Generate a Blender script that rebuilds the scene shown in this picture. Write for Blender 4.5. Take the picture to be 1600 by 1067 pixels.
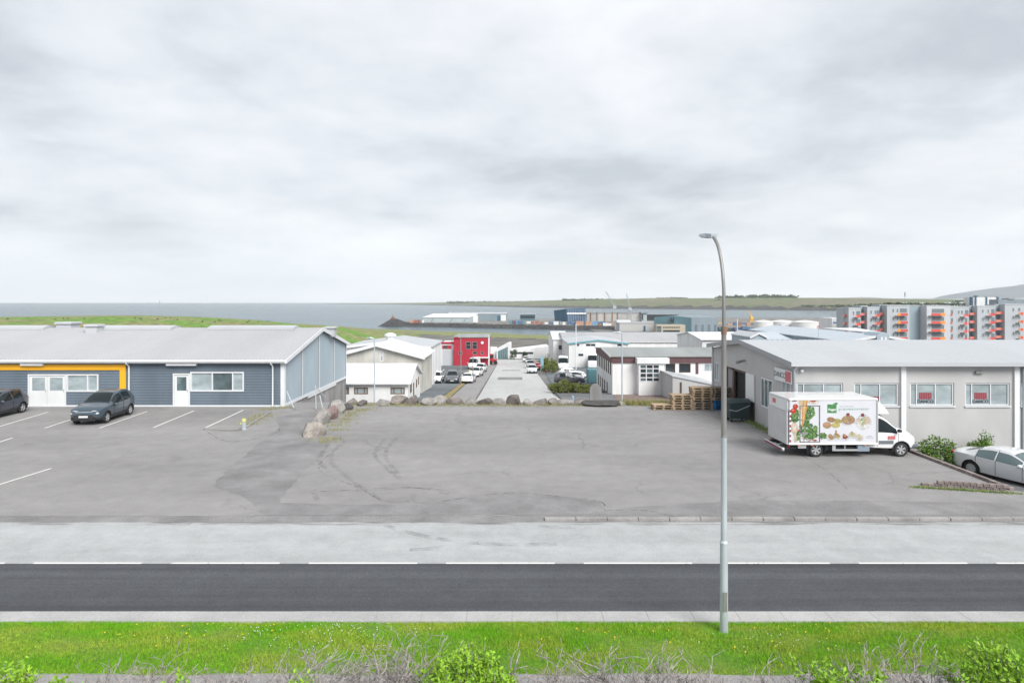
import bpy, math, random
import numpy as np
from mathutils import Vector, Matrix

for o in list(bpy.data.objects):
    bpy.data.objects.remove(o, do_unlink=True)
scene = bpy.context.scene
C = scene.collection
R = math.radians
random.seed(7)
RNG = np.random.default_rng(11)

# ------------------------------------------------------------------ camera
CAMZ = 7.0
cam_d = bpy.data.cameras.new('camera')
cam = bpy.data.objects.new('camera', cam_d)
C.objects.link(cam)
cam.location = (0, 0, CAMZ)
cam.rotation_euler = (R(90), 0, 0)
cam_d.sensor_width = 36.0
cam_d.lens = 22.5
cam_d.shift_y = -0.0397
cam_d.clip_start = 0.1
cam_d.clip_end = 60000
scene.camera = cam

# ------------------------------------------------------------------ sky and sun
SUN_EL, SUN_AZ = R(42), R(148)          # azimuth measured from +Y towards +X
world = bpy.data.worlds.new('World')
scene.world = world
world.use_nodes = True
nt = world.node_tree
nt.nodes.clear()
def wn(t, **kw):
    n = nt.nodes.new(t)
    for k, v in kw.items():
        setattr(n, k, v)
    return n
def wl(a, b):
    nt.links.new(a, b)
def wmath(op, a, b=None, c=None):
    n = wn('ShaderNodeMath', operation=op)
    for i, v in enumerate((a, b, c)):
        if v is None: continue
        if isinstance(v, (int, float)): n.inputs[i].default_value = v
        else: wl(v, n.inputs[i])
    return n.outputs[0]
tc = wn('ShaderNodeTexCoord')
sep = wn('ShaderNodeSeparateXYZ'); wl(tc.outputs['Generated'], sep.inputs[0])
zp = wmath('ADD', wmath('MAXIMUM', sep.outputs[2], 0.0), 0.17)
px_ = wmath('DIVIDE', sep.outputs[0], zp)
py_ = wmath('DIVIDE', sep.outputs[1], zp)
comb = wn('ShaderNodeCombineXYZ'); wl(px_, comb.inputs[0]); wl(py_, comb.inputs[1])
def wnoise(scale, detail, rough, dist, off):
    mp = wn('ShaderNodeMapping'); mp.inputs['Location'].default_value = off
    wl(comb.outputs[0], mp.inputs['Vector'])
    n = wn('ShaderNodeTexNoise'); n.inputs['Scale'].default_value = scale
    n.inputs['Detail'].default_value = detail; n.inputs['Roughness'].default_value = rough
    n.inputs['Distortion'].default_value = dist
    wl(mp.outputs[0], n.inputs['Vector'])
    return n.outputs['Fac']
big = wnoise(0.62, 3, 0.45, 0.2, (3.3, 1.15, 0.0))
mid = wnoise(1.5, 8, 0.55, 0.3, (7.2, 4.4, 2.0))
fine = wnoise(4.2, 7, 0.6, 0.3, (2.6, 9.1, 5.0))
cl = wmath('ADD', wmath('MULTIPLY', big, 0.54), wmath('ADD', wmath('MULTIPLY', mid, 0.33), wmath('MULTIPLY', fine, 0.13)))
ramp = wn('ShaderNodeValToRGB'); wl(cl, ramp.inputs[0])
e = ramp.color_ramp.elements
e[0].position = 0.405; e[0].color = (0.236, 0.253, 0.275, 1)
e[1].position = 0.63; e[1].color = (0.425, 0.43, 0.441, 1)
m_ = ramp.color_ramp.elements.new(0.505); m_.color = (0.335, 0.349, 0.371, 1)
# thin bright veil and pale blue gaps towards the horizon
hz = wn('ShaderNodeMapRange'); hz.inputs['From Min'].default_value = 0.0; hz.inputs['From Max'].default_value = 0.15
hz.inputs['To Min'].default_value = 0.72; hz.inputs['To Max'].default_value = 0.0
hz.interpolation_type = 'SMOOTHSTEP'
wl(sep.outputs[2], hz.inputs['Value'])
mixh = wn('ShaderNodeMix', data_type='RGBA'); wl(hz.outputs[0], mixh.inputs['Factor'])
wl(ramp.outputs[0], mixh.inputs['A']); mixh.inputs['B'].default_value = (0.46, 0.48, 0.508, 1)
sky = wn('ShaderNodeTexSky', sky_type='NISHITA')
sky.sun_disc = False; sky.sun_elevation = SUN_EL; sky.sun_rotation = SUN_AZ
skys = wn('ShaderNodeMix', data_type='RGBA', blend_type='MULTIPLY'); skys.inputs['Factor'].default_value = 1
wl(sky.outputs[0], skys.inputs['A']); skys.inputs['B'].default_value = (0.05, 0.05, 0.05, 1)
mixs = wn('ShaderNodeMix', data_type='RGBA'); mixs.inputs['Factor'].default_value = 0.93
wl(skys.outputs['Result'], mixs.inputs['A']); wl(mixh.outputs['Result'], mixs.inputs['B'])
bg = wn('ShaderNodeBackground'); bg.inputs['Strength'].default_value = 0.83
wl(mixs.outputs['Result'], bg.inputs['Color'])
wout = wn('ShaderNodeOutputWorld'); wl(bg.outputs[0], wout.inputs['Surface'])

sun_d = bpy.data.lights.new('sun', 'SUN')
sun_d.energy = 1.5; sun_d.angle = R(32); sun_d.color = (1.0, 0.985, 0.96)
sun = bpy.data.objects.new('sun', sun_d); C.objects.link(sun)
sd = Vector((math.sin(SUN_AZ) * math.cos(SUN_EL), math.cos(SUN_AZ) * math.cos(SUN_EL), math.sin(SUN_EL)))
sun.rotation_euler = sd.to_track_quat('Z', 'Y').to_euler()
sun.location = sd * 100

scene.view_settings.view_transform = 'Standard'
scene.view_settings.look = 'None'
scene.view_settings.exposure = 1.6
scene.view_settings.gamma = 1.0
scene.view_settings.use_curve_mapping = False
scene.cycles.max_bounces = 6
scene.cycles.diffuse_bounces = 3
scene.cycles.glossy_bounces = 3
scene.cycles.transmission_bounces = 4
scene.cycles.transparent_max_bounces = 8
scene.cycles.volume_bounces = 2
scene.cycles.use_denoising = True

# ------------------------------------------------------------------ helpers
ORG = {}
def X_(x, D): return (x - 800.0) * D / 1000.0
def Z_(y, D): return CAMZ - (y - 470.0) * D / 1000.0

class MB:
    def __init__(s):
        s.v = []; s.f = []; s.m = []
    def add(s, vs, fs, mi=0):
        b = len(s.v); s.v.extend(vs)
        for f in fs:
            s.f.append(tuple(b + i for i in f)); s.m.append(mi)
        return s
    def box(s, x0, x1, y0, y1, z0, z1, mi=0):
        return s.add([(x0,y0,z0),(x1,y0,z0),(x1,y1,z0),(x0,y1,z0),(x0,y0,z1),(x1,y0,z1),(x1,y1,z1),(x0,y1,z1)],
              [(0,3,2,1),(4,5,6,7),(0,1,5,4),(1,2,6,5),(2,3,7,6),(3,0,4,7)], mi)
    def bbox(s, x0, x1, y0, y1, z0, z1, c=0.02, mi=0):
        """box with chamfered vertical and top edges"""
        def ring(z, k): return [(x0+c+k,y0+k,z),(x1-c-k,y0+k,z),(x1-k,y0+c+k,z),(x1-k,y1-c-k,z),(x1-c-k,y1-k,z),(x0+c+k,y1-k,z),(x0+k,y1-c-k,z),(x0+k,y0+c+k,z)]
        vs = ring(z0, c*.6) + ring(z0+c, 0) + ring(z1-c, 0) + ring(z1, c*.6)
        fs = [tuple(range(7,-1,-1)), tuple(range(24,32))]
        for r in range(3):
            for i in range(8):
                j = (i+1) % 8
                fs.append((r*8+i, r*8+j, r*8+8+j, r*8+8+i))
        return s.add(vs, fs, mi)
    def poly(s, pts, mi=0):
        return s.add(list(pts), [tuple(range(len(pts)))], mi)
    def prism(s, pts, d, mi=0):
        """closed solid: polygon pts swept by vector d"""
        n = len(pts); d = Vector(d)
        vs = [tuple(p) for p in pts] + [tuple(Vector(p) + d) for p in pts]
        fs = [tuple(range(n)), tuple(range(2*n-1, n-1, -1))]
        for i in range(n):
            j = (i+1) % n
            fs.append((j, i, n+i, n+j))
        return s.add(vs, fs, mi)
    def tube(s, path, radii, n=8, mi=0, cap=True, phase=0.0):
        path = [Vector(p) for p in path]
        if not isinstance(radii, (list, tuple)): radii = [radii] * len(path)
        vs = []; up0 = None
        for i, p in enumerate(path):
            t = (path[min(i+1, len(path)-1)] - path[max(i-1, 0)])
            if t.length < 1e-9: t = Vector((0,0,1))
            t.normalize()
            if up0 is None:
                up0 = Vector((0,1,0)) if abs(t.z) > .8 else Vector((0,0,1))
            a = t.cross(up0)
            if a.length < 1e-6: a = t.orthogonal()
            a.normalize(); b = t.cross(a).normalized(); up0 = b.cross(t) * -1 if False else up0
            for k in range(n):
                th = phase + 2*math.pi*k/n
                vs.append(tuple(p + (a*math.cos(th) + b*math.sin(th)) * radii[i]))
        fs = []
        for i in range(len(path)-1):
            for k in range(n):
                j = (k+1) % n
                fs.append((i*n+k, i*n+j, (i+1)*n+j, (i+1)*n+k))
        if cap:
            fs.append(tuple(range(n-1,-1,-1))); fs.append(tuple(range((len(path)-1)*n, len(path)*n)))
        return s.add(vs, fs, mi)
    def lathe(s, prof, cx, cy, n=20, mi=0, axis='z', cz=0.0):
        """profile [(r, h)] turned round an axis through (cx,cy[,cz])"""
        vs = []; fs = []
        for r, h in prof:
            for k in range(n):
                th = 2*math.pi*k/n
                if axis == 'z': vs.append((cx+r*math.cos(th), cy+r*math.sin(th), cz+h))
                elif axis == 'y': vs.append((cx+r*math.cos(th), cy+h, cz+r*math.sin(th)))
                else: vs.append((cx+h, cy+r*math.cos(th), cz+r*math.sin(th)))
        for i in range(len(prof)-1):
            for k in range(n):
                j = (k+1) % n
                fs.append((i*n+k, i*n+j, (i+1)*n+j, (i+1)*n+k))
        fs.append(tuple(range(n-1,-1,-1))); fs.append(tuple(range((len(prof)-1)*n, len(prof)*n)))
        return s.add(vs, fs, mi)
    def sphere(s, c, r, nu=10, nv=6, mi=0):
        if not isinstance(r, (tuple, list)): r = (r, r, r)
        vs = [(c[0], c[1], c[2]-r[2])]; fs = []
        for i in range(1, nv):
            ph = math.pi*i/nv - math.pi/2
            for k in range(nu):
                th = 2*math.pi*k/nu
                vs.append((c[0]+r[0]*math.cos(ph)*math.cos(th), c[1]+r[1]*math.cos(ph)*math.sin(th), c[2]+r[2]*math.sin(ph)))
        vs.append((c[0], c[1], c[2]+r[2])); L = len(vs)-1
        for k in range(nu):
            j = (k+1) % nu
            fs.append((0, 1+j, 1+k)); fs.append((L, L-nu+k, L-nu+j))
            for i in range(nv-2):
                a = 1+i*nu
                fs.append((a+k, a+j, a+nu+j, a+nu+k))
        return s.add(vs, fs, mi)
    def build(s, name, mats, parent=None, smooth=False, local=False, auto=None):
        me = bpy.data.meshes.new(name)
        vs = s.v
        if parent is not None and not local:
            o = ORG.get(parent.name, (0,0,0))
            vs = [(a-o[0], b-o[1], c-o[2]) for a, b, c in vs]
        me.from_pydata(vs, [], s.f)
        if not isinstance(mats, (list, tuple)): mats = [mats]
        for m in mats: me.materials.append(m)
        if len(mats) > 1: me.polygons.foreach_set('material_index', s.m)
        if smooth: me.polygons.foreach_set('use_smooth', [True]*len(me.polygons))
        me.update()
        if auto is not None:
            me.polygons.foreach_set('use_smooth', [True]*len(me.polygons))
            me.set_sharp_from_angle(angle=R(auto))
        ob = bpy.data.objects.new(name, me); C.objects.link(ob)
        if parent is not None:
            ob.parent = parent; ORG[ob.name] = ORG.get(parent.name, (0,0,0))
        return ob

def tag(o, label=None, cat=None, group=None, kind=None):
    if label: o['label'] = label
    if cat: o['category'] = cat
    if group: o['group'] = group
    if kind: o['kind'] = kind
    return o
def thing(name, loc, label, cat, group=None):
    o = bpy.data.objects.new(name, None); C.objects.link(o)
    o.location = loc; o.empty_display_size = 0.2
    ORG[o.name] = tuple(loc)
    return tag(o, label, cat, group)
def struct(mb, name, mats, **kw):
    return tag(mb.build(name, mats, **kw), kind='structure')
def copy_tree(o, parent=None):
    c = o.copy(); C.objects.link(c); c.parent = parent
    for ch in o.children: copy_tree(ch, c)
    return c
def text(parent, body, size, loc, rot, m, name='lettering', depth=0.004, align='CENTER', bold=0.0, space=1.0):
    cu = bpy.data.curves.new(name, 'FONT'); cu.body = body; cu.size = size
    cu.extrude = depth; cu.align_x = align; cu.align_y = 'CENTER'; cu.offset = bold; cu.space_character = space
    cu.resolution_u = 3
    tmp = bpy.data.objects.new(name, cu); C.objects.link(tmp)
    me = bpy.data.meshes.new_from_object(tmp.evaluated_get(bpy.context.evaluated_depsgraph_get()))
    bpy.data.objects.remove(tmp, do_unlink=True); bpy.data.curves.remove(cu)
    me.materials.clear(); me.materials.append(m); me.name = name
    ob = bpy.data.objects.new(name, me); C.objects.link(ob)
    o = ORG.get(parent.name, (0,0,0)) if parent else (0,0,0)
    ob.location = tuple(loc[i]-o[i] for i in range(3)); ob.rotation_euler = rot
    if parent: ob.parent = parent
    return ob
ORD = ['first','second','third','fourth','fifth','sixth','seventh','eighth','ninth','tenth','eleventh','twelfth','thirteenth','fourteenth','fifteenth','sixteenth','seventeenth','eighteenth','nineteenth','twentieth',
       'twenty-first','twenty-second','twenty-third','twenty-fourth','twenty-fifth','twenty-sixth','twenty-seventh','twenty-eighth','twenty-ninth','thirtieth']
COUNT = {}
def nth(key):
    COUNT[key] = COUNT.get(key, 0)+1; return ORD[COUNT[key]-1]
# ------------------------------------------------------------------ materials
MATS = {}
def mat(name, col, rough=0.6, metal=0.0, var=0.0, vscale=1.0, stretch=(1,1,1), bump=0.0, bscale=20.0, bstretch=None,
        spec=0.5, col2=None, fine=0.0, fscale=60.0, alpha=None, coat=0.0, trans=0.0, detail=5.0, lo=.35, hi=.65):
    """principled material: col varied towards col2 (or darker) by noise, fine speckle, noise bump"""
    if name in MATS: return MATS[name]
    m = bpy.data.materials.new(name); m.use_nodes = True
    t = m.node_tree; b = t.nodes['Principled BSDF']
    b.inputs['Base Color'].default_value = (*col, 1)
    b.inputs['Roughness'].default_value = rough; b.inputs['Metallic'].default_value = metal
    b.inputs['Specular IOR Level'].default_value = spec
    b.inputs['Coat Weight'].default_value = coat; b.inputs['Coat Roughness'].default_value = 0.05
    if trans: b.inputs['Transmission Weight'].default_value = trans
    tcn = t.nodes.new('ShaderNodeTexCoord')
    def noise(scale, st, det=detail):
        mp = t.nodes.new('ShaderNodeMapping'); mp.inputs['Scale'].default_value = st
        t.links.new(tcn.outputs['Object'], mp.inputs['Vector'])
        n = t.nodes.new('ShaderNodeTexNoise'); n.inputs['Scale'].default_value = scale
        n.inputs['Detail'].default_value = det; n.inputs['Roughness'].default_value = 0.6
        t.links.new(mp.outputs[0], n.inputs['Vector'])
        return n.outputs['Fac']
    cur = None
    if var or col2:
        c2 = col2 if col2 else tuple(max(0, c*(1-var)) for c in col)
        c1 = col if col2 else tuple(min(1, c*(1+var*0.6)) for c in col)
        mr = t.nodes.new('ShaderNodeMapRange'); mr.inputs['From Min'].default_value = lo; mr.inputs['From Max'].default_value = hi
        t.links.new(noise(vscale, stretch), mr.inputs['Value'])
        mx = t.nodes.new('ShaderNodeMix'); mx.data_type = 'RGBA'
        t.links.new(mr.outputs[0], mx.inputs['Factor'])
        mx.inputs['A'].default_value = (*c1, 1); mx.inputs['B'].default_value = (*c2, 1)
        cur = mx.outputs['Result']
    if fine:
        mr = t.nodes.new('ShaderNodeMapRange'); mr.inputs['From Min'].default_value = .3; mr.inputs['From Max'].default_value = .7
        mr.inputs['To Min'].default_value = 1-fine; mr.inputs['To Max'].default_value = 1+fine
        t.links.new(noise(fscale, (1,1,1), 3), mr.inputs['Value'])
        mx = t.nodes.new('ShaderNodeMix'); mx.data_type = 'RGBA'; mx.blend_type = 'MULTIPLY'; mx.inputs['Factor'].default_value = 1
        if cur: t.links.new(cur, mx.inputs['A'])
        else: mx.inputs['A'].default_value = (*col, 1)
        t.links.new(mr.outputs[0], mx.inputs['B'])
        cur = mx.outputs['Result']
    if cur: t.links.new(cur, b.inputs['Base Color'])
    if bump:
        bp = t.nodes.new('ShaderNodeBump'); bp.inputs['Strength'].default_value = bump; bp.inputs['Distance'].default_value = 0.02
        t.links.new(noise(bscale, bstretch or (1,1,1)), bp.inputs['Height'])
        t.links.new(bp.outputs[0], b.inputs['Normal'])
    if alpha is not None:      # worn marking: noise-broken coverage
        a0, a1, asc, ast = alpha
        mr = t.nodes.new('ShaderNodeMapRange'); mr.inputs['From Min'].default_value = a0; mr.inputs['From Max'].default_value = a1
        t.links.new(noise(asc, ast), mr.inputs['Value']); t.links.new(mr.outputs[0], b.inputs['Alpha'])
    MATS[name] = m
    return m

white_paint = mat('white_paint', (.68,.69,.69), .5, var=.06, vscale=1.2, stretch=(1,1,.3))
white_trim = mat('white_trim', (.66,.67,.68), .45, var=.05, vscale=2)
white_wall = mat('white_plaster', (.70,.70,.69), .75, var=.12, vscale=.5, stretch=(1,1,.25), bump=.1, bscale=9)
slate = mat('slate_blue_cladding', (.135,.172,.208), .5, var=.15, vscale=.6, stretch=(1,1,.4), spec=.4)
slate_pale_lit = mat('pale_and_lit_blue_cladding', (.33,.395,.44), .5, var=.07, vscale=.5, stretch=(1,1,.3), spec=.4)  # workshop gable's side light put in colour; plain pale blue on other halls
roof_grey = mat('grey_roof_sheet', (.37,.37,.377), .5, var=.07, vscale=.35, stretch=(.7,.12,1), spec=.3, bump=.05, bscale=3)
roof_pale = mat('pale_roof_sheet', (.44,.455,.47), .45, var=.06, vscale=.3, stretch=(.7,.12,1), spec=.35)
roof_white = mat('white_roof_sheet', (.68,.69,.70), .5, var=.04, vscale=.4)
roof_dark = mat('weathered_roof_sheet', (.27,.285,.28), .6, var=.22, vscale=.22, stretch=(1.2,.15,1))
yellow = mat('yellow_paint', (.85,.42,.012), .5, var=.05, vscale=1)
concrete = mat('old_concrete', (.28,.27,.265), .9, var=.3, vscale=.8, stretch=(1,1,.35), bump=.3, bscale=12, fine=.1, fscale=30)
concrete_warm = mat('stained_concrete', (.50,.485,.44), .9, var=.25, vscale=.5, stretch=(1,1,.5), bump=.2, bscale=6)
grey_render = mat('grey_render', (.45,.445,.44), .9, var=.09, vscale=.45, stretch=(1,1,.5), bump=.25, bscale=45, fine=.06, fscale=40)
glass = mat('window_glass', (.10,.14,.15), .04, spec=.75, var=.5, vscale=.6)
glass_pale = mat('pale_window_glass', (.33,.385,.40), .06, spec=.6, var=.3, vscale=.55, stretch=(1,1,2))
glass_dark = mat('dark_window_glass', (.03,.036,.042), .06, spec=.6)
galv = mat('galvanised_steel', (.47,.52,.545), .45, metal=.2, var=.18, vscale=3, stretch=(1,1,.2), bump=.05, bscale=25)
galv_dark = mat('weathered_steel', (.27,.265,.255), .5, metal=.3, var=.25, vscale=3, stretch=(1,1,.2))
black_rubber = mat('black_rubber', (.018,.018,.02), .8, fine=.2, fscale=30)
black_plastic = mat('black_plastic', (.028,.03,.033), .5)
alloy = mat('alloy_rim', (.55,.56,.57), .35, metal=.6)
brown = mat('brown_cladding', (.105,.052,.055), .65, var=.15, vscale=.8, stretch=(1,1,.2))
brown_wood = mat('brown_wood', (.09,.055,.04), .7, var=.2, vscale=2)
red_clad = mat('crimson_cladding', (.40,.022,.045), .5, var=.1, vscale=.5)
teal = mat('teal_paint', (.12,.34,.38), .5)
black = mat('black_void', (.012,.012,.013), .8)
plate_white = mat('plate_white', (.72,.72,.70), .5)
lamp_red = mat('red_lens', (.42,.02,.02), .2, coat=.5)
lamp_orange = mat('amber_lens', (.75,.18,.02), .25, coat=.5)
lamp_clear = mat('clear_lens', (.55,.58,.60), .12, coat=.8)
danco_red = mat('sign_red', (.225,.04,.055), .6)
danco_pink = mat('faded_sign_red', (.52,.15,.16), .6)
ink = mat('dark_ink', (.035,.045,.06), .5)
# ------------------------------------------------------------------ terrain
SEA = -16.0
def gs(Y):
    """height of the street side of the hill"""
    return np.interp(Y, [-50, 43.6, 47.5, 180, 235, 300, 330], [0, 0, -1.9, -10.0, -12.2, -14.4, -15.0])
def g(Y): return float(gs(Y))
def D_at(y):
    lo, hi = 5.0, 320.0
    for _ in range(50):
        m = (lo+hi)/2
        if CAMZ - (y-470)*m/1000 > g(m): lo = m
        else: hi = m
    return m
def vnoise(X, Y, seed, oct_=4):
    r = np.random.default_rng(seed); out = np.zeros_like(X); a = 1.0
    for k in range(oct_):
        for _ in range(4):
            th = r.uniform(0, 6.28); ph = r.uniform(0, 6.28); f = (2.0**k) * r.uniform(.7, 1.3)
            out += a*.25*np.sin(f*(X*np.cos(th)+Y*np.sin(th)) + ph)
        a *= .55
    return out
def bw_line(X): return np.interp(X, [-125, -60, 0, 60, 120, 400], [572, 548, 520, 492, 464, 430])
def terrain(X, Y):
    z = gs(Y) + 0*X - np.where(Y < 45, .35, .05)
    kind = np.zeros(X.shape, int)
    # tidal flat beyond the town, west of the harbour land
    n1 = vnoise(X/30, Y/9, 3); n2 = vnoise(X/9, Y/9, 5)
    flat = -15.75 + .30*n1
    t = np.clip((Y-212-.10*(X+60))/45, 0, 1)
    west = np.clip((32-X)/14, 0, 1)
    zf = z*(1-t) + flat*t
    z = np.where(west > 0, zf*west + z*(1-west), z)
    kind = np.where((west > .5) & (t > .75), 2, kind)
    # low grass spit
    edge = np.interp(X, [-400, -95, 20, 40], [1, 1, 1, 0])
    yc = 432-.75*(X+40)+6*vnoise(X/40, X*0, 8)
    s = np.exp(-((Y-yc)/(29+4*n2))**4) * edge
    z = np.where(s > .08, np.maximum(z, -16.1+1.5*s+.12*n2), z); kind = np.where(s > .55, 3, kind)
    off = (Y > yc+28) & (X < 60)
    z = np.where(off, -17.5, z)
    # headland
    zr = np.interp(X, [-700,-300,-240,-180,-150,-128,-113,-96,-84,-76,-66,-50], [-3,-1.3,-.6,.1,-1.0,-2.6,-4.3,-6.2,-8.4,-10.6,-13.8,-16.5])
    yr = np.interp(X, [-700,-180,-113,-84,-60], [300,300,322,352,385])
    d = (Y-yr); w = np.where(d < 0, 95, 55)
    hl = -16.8 + (zr+16.8)*np.exp(-(d/w)**2) + .35*n1
    m = hl > z
    z = np.where((Y > 190) & m & (X < -45), hl, z); kind = np.where((Y > 190) & m & (X < -45) & (hl > -15.2), 1, kind)
    # harbour quay behind its stone breakwater
    b = Y - bw_line(X); bx = X + 118
    q = np.clip(np.minimum(b/14, bx/14), 0, 1) * np.clip((760-Y)/20, 0, 1) * np.clip((690+X*.5-Y)/20, 0, 1)
    zq = -18 + 5.4*q + np.where(q < .97, .9*vnoise(X/2.2, Y/2.2, 21), 0)
    tip = np.exp(-(((X+106)/12)**2+((Y-578)/14)**2)); zq = np.maximum(zq, -18+9.0*tip+.6*n2)
    z = np.where((q > 0) | (tip > .1), np.maximum(zq, z), z)
    kind = np.where((q > .02) | (tip > .15), np.where((q < .9) | (tip > .3), 5, 4), kind)
    # lower yard at the right of the parking lot
    yard = (X > 17.6) & (Y > 20.4) & (Y < 60)
    z = np.where(yard, z-1.6, z)
    back = (Y > 58) & (X < -14) & (Y < 200)
    return z, kind
xs = np.unique(np.concatenate([np.arange(-700,-260,18), np.arange(-260,-60,4.0), np.arange(-60,60,2.0), np.arange(60,260,5.0), np.arange(260,721,20)]))
ys = np.unique(np.concatenate([np.arange(-40,40,5), np.arange(40,60,.8), np.arange(60,230,4), np.arange(230,470,2.4), np.arange(470,600,2.6), np.arange(600,800,7)]))
GX, GY = np.meshgrid(xs, ys)
GZ, GK = terrain(GX, GY)
mb = MB(); nx, ny = len(xs), len(ys)
mb.v = [tuple(p) for p in np.stack([GX.ravel(), GY.ravel(), GZ.ravel()], 1).tolist()]
for j in range(ny-1):
    for i in range(nx-1):
        a = j*nx+i
        mb.f.append((a, a+1, a+nx+1, a+nx)); mb.m.append(int(GK[j, i]))
town = mat('town_gravel', (.17,.165,.16), .95, var=.3, vscale=.12, fine=.15, fscale=3)
headland = mat('headland_grass', (.115,.215,.03), .95, col2=(.21,.185,.085), vscale=.03, stretch=(1,2.2,1), fine=.35, fscale=.35, lo=.44, hi=.58)
mud = mat('tidal_mud', (.16,.145,.12), .6, col2=(.055,.052,.04), vscale=.06, stretch=(1,3,1), fine=.3, fscale=.6, lo=.4, hi=.6)
spit = mat('spit_grass', (.17,.22,.06), .95, col2=(.20,.18,.09), vscale=.06, stretch=(1,2,1), fine=.3, fscale=.5)
quay = mat('quay_gravel', (.20,.19,.175), .95, var=.35, vscale=.08, fine=.2, fscale=1)
rock_dark = mat('breakwater_stone', (.045,.045,.047), .95, var=.5, vscale=.5, fine=.5, fscale=.9)
struct(mb, 'ground', [town, headland, mud, spit, quay, rock_dark])

# sea
sea_m = mat('sea_water', (.055,.105,.13), .22, spec=.5, var=.22, vscale=.0035, stretch=(.45,2.6,1))
t = sea_m.node_tree; b = t.nodes['Principled BSDF']
tcn = t.nodes.new('ShaderNodeTexCoord'); mp = t.nodes.new('ShaderNodeMapping'); mp.inputs['Scale'].default_value = (.05,.11,.05)
t.links.new(tcn.outputs['Object'], mp.inputs[0])
nz = t.nodes.new('ShaderNodeTexNoise'); nz.inputs['Scale'].default_value = 4; nz.inputs['Detail'].default_value = 6
t.links.new(mp.outputs[0], nz.inputs['Vector'])
bp = t.nodes.new('ShaderNodeBump'); bp.inputs['Strength'].default_value = 1.0; bp.inputs['Distance'].default_value = 1.6
t.links.new(nz.outputs['Fac'], bp.inputs['Height']); t.links.new(bp.outputs[0], b.inputs['Normal'])
mb = MB(); mb.poly([(-16000,232,SEA),(16000,232,SEA),(16000,7000,SEA),(-16000,7000,SEA)])
struct(mb, 'sea', sea_m)

# far low peninsula across the water
pxs = np.linspace(-1500, 1700, 150); pys = np.linspace(1250, 5400, 110)
PX, PY = np.meshgrid(pxs, pys)
shore = np.interp(PX, [-1500,-1100,-700,-300,0,250,420,600,760,1100,1700], [4650,4400,3900,3000,2350,1880,1760,1600,1420,1330,1280]) + 35*vnoise(PX/130, PX*0, 4)
inl = np.clip((PY-shore)/np.interp(PX, [-1000,0,400,1700],[900,500,320,420]), 0, 1)
top = np.interp(PX, [-1500,-1100,-600,0,300,450,700,900,1200,1700], [-14.5,-13.2,-7,2,10,15,14.5,14,9,10]) + 1.3*vnoise(PX/160, PY/160, 6)
PZ = -18 + (top+18)*(inl**.55)
PZ = np.where(PY < shore, -19, PZ)
mb = MB(); nx, ny = len(pxs), len(pys)
mb.v = [tuple(p) for p in np.stack([PX.ravel(), PY.ravel(), PZ.ravel()], 1).tolist()]
for j in range(ny-1):
    for i in range(nx-1):
        a = j*nx+i; mb.f.append((a, a+1, a+nx+1, a+nx)); mb.m.append(1 if inl[j, i] < .06 else 0)
pen = mat('peninsula_meadow', (.105,.13,.05), .95, col2=(.15,.14,.085), vscale=.006, stretch=(1,.6,1), fine=.25, fscale=.05, lo=.42, hi=.6)
shore_m = mat('peninsula_shore', (.05,.05,.047), .95, var=.3, vscale=.02)
struct(mb, 'peninsula_terrain', [pen, shore_m])

# far coast and the hazy mountain
mb = MB(); n = 60
for k in range(n):
    x0 = 1700 + k*75; x1 = x0+75
    h = lambda x: CAMZ + 20 + 5*math.sin(x/180.0)+3*math.sin(x/67.0)
    mb.add([(x0,4500,SEA),(x1,4500,SEA),(x1,4750,h(x1)),(x0,4750,h(x0)),(x1,5400,SEA),(x0,5400,SEA)], [(0,1,2,3),(3,2,4,5)])
struct(mb, 'far_coast_hill', mat('far_coast', (.20,.21,.19), .95, var=.4, vscale=.004, fine=.4, fscale=.012))
mxs = np.linspace(3400, 7250, 90); mys = np.linspace(5500, 7000, 26)
mb = MB()
for y in mys:
    for x in mxs:
        u = np.interp(x*2, [6800,8300,8750,8950,9500,10200,11500,13000,14500], [0,0,70,190,280,390,560,560,300])
        w = math.sin(math.pi*(y-5500)/1500)**.8
        mb.v.append((x, y, SEA + max(0, u*.5*w + 9*math.sin(x/105+y/165)*w)))
for j in range(25):
    for i in range(89):
        a = j*90+i; mb.f.append((a,a+1,a+91,a+90)); mb.m.append(0)
struct(mb, 'mountain_hill', mat('mountain_rock_hazed', (.075,.10,.13), .95, var=.3, vscale=.002), smooth=True)  # blue of the distant haze mixed into brown-grey rock colour

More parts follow.
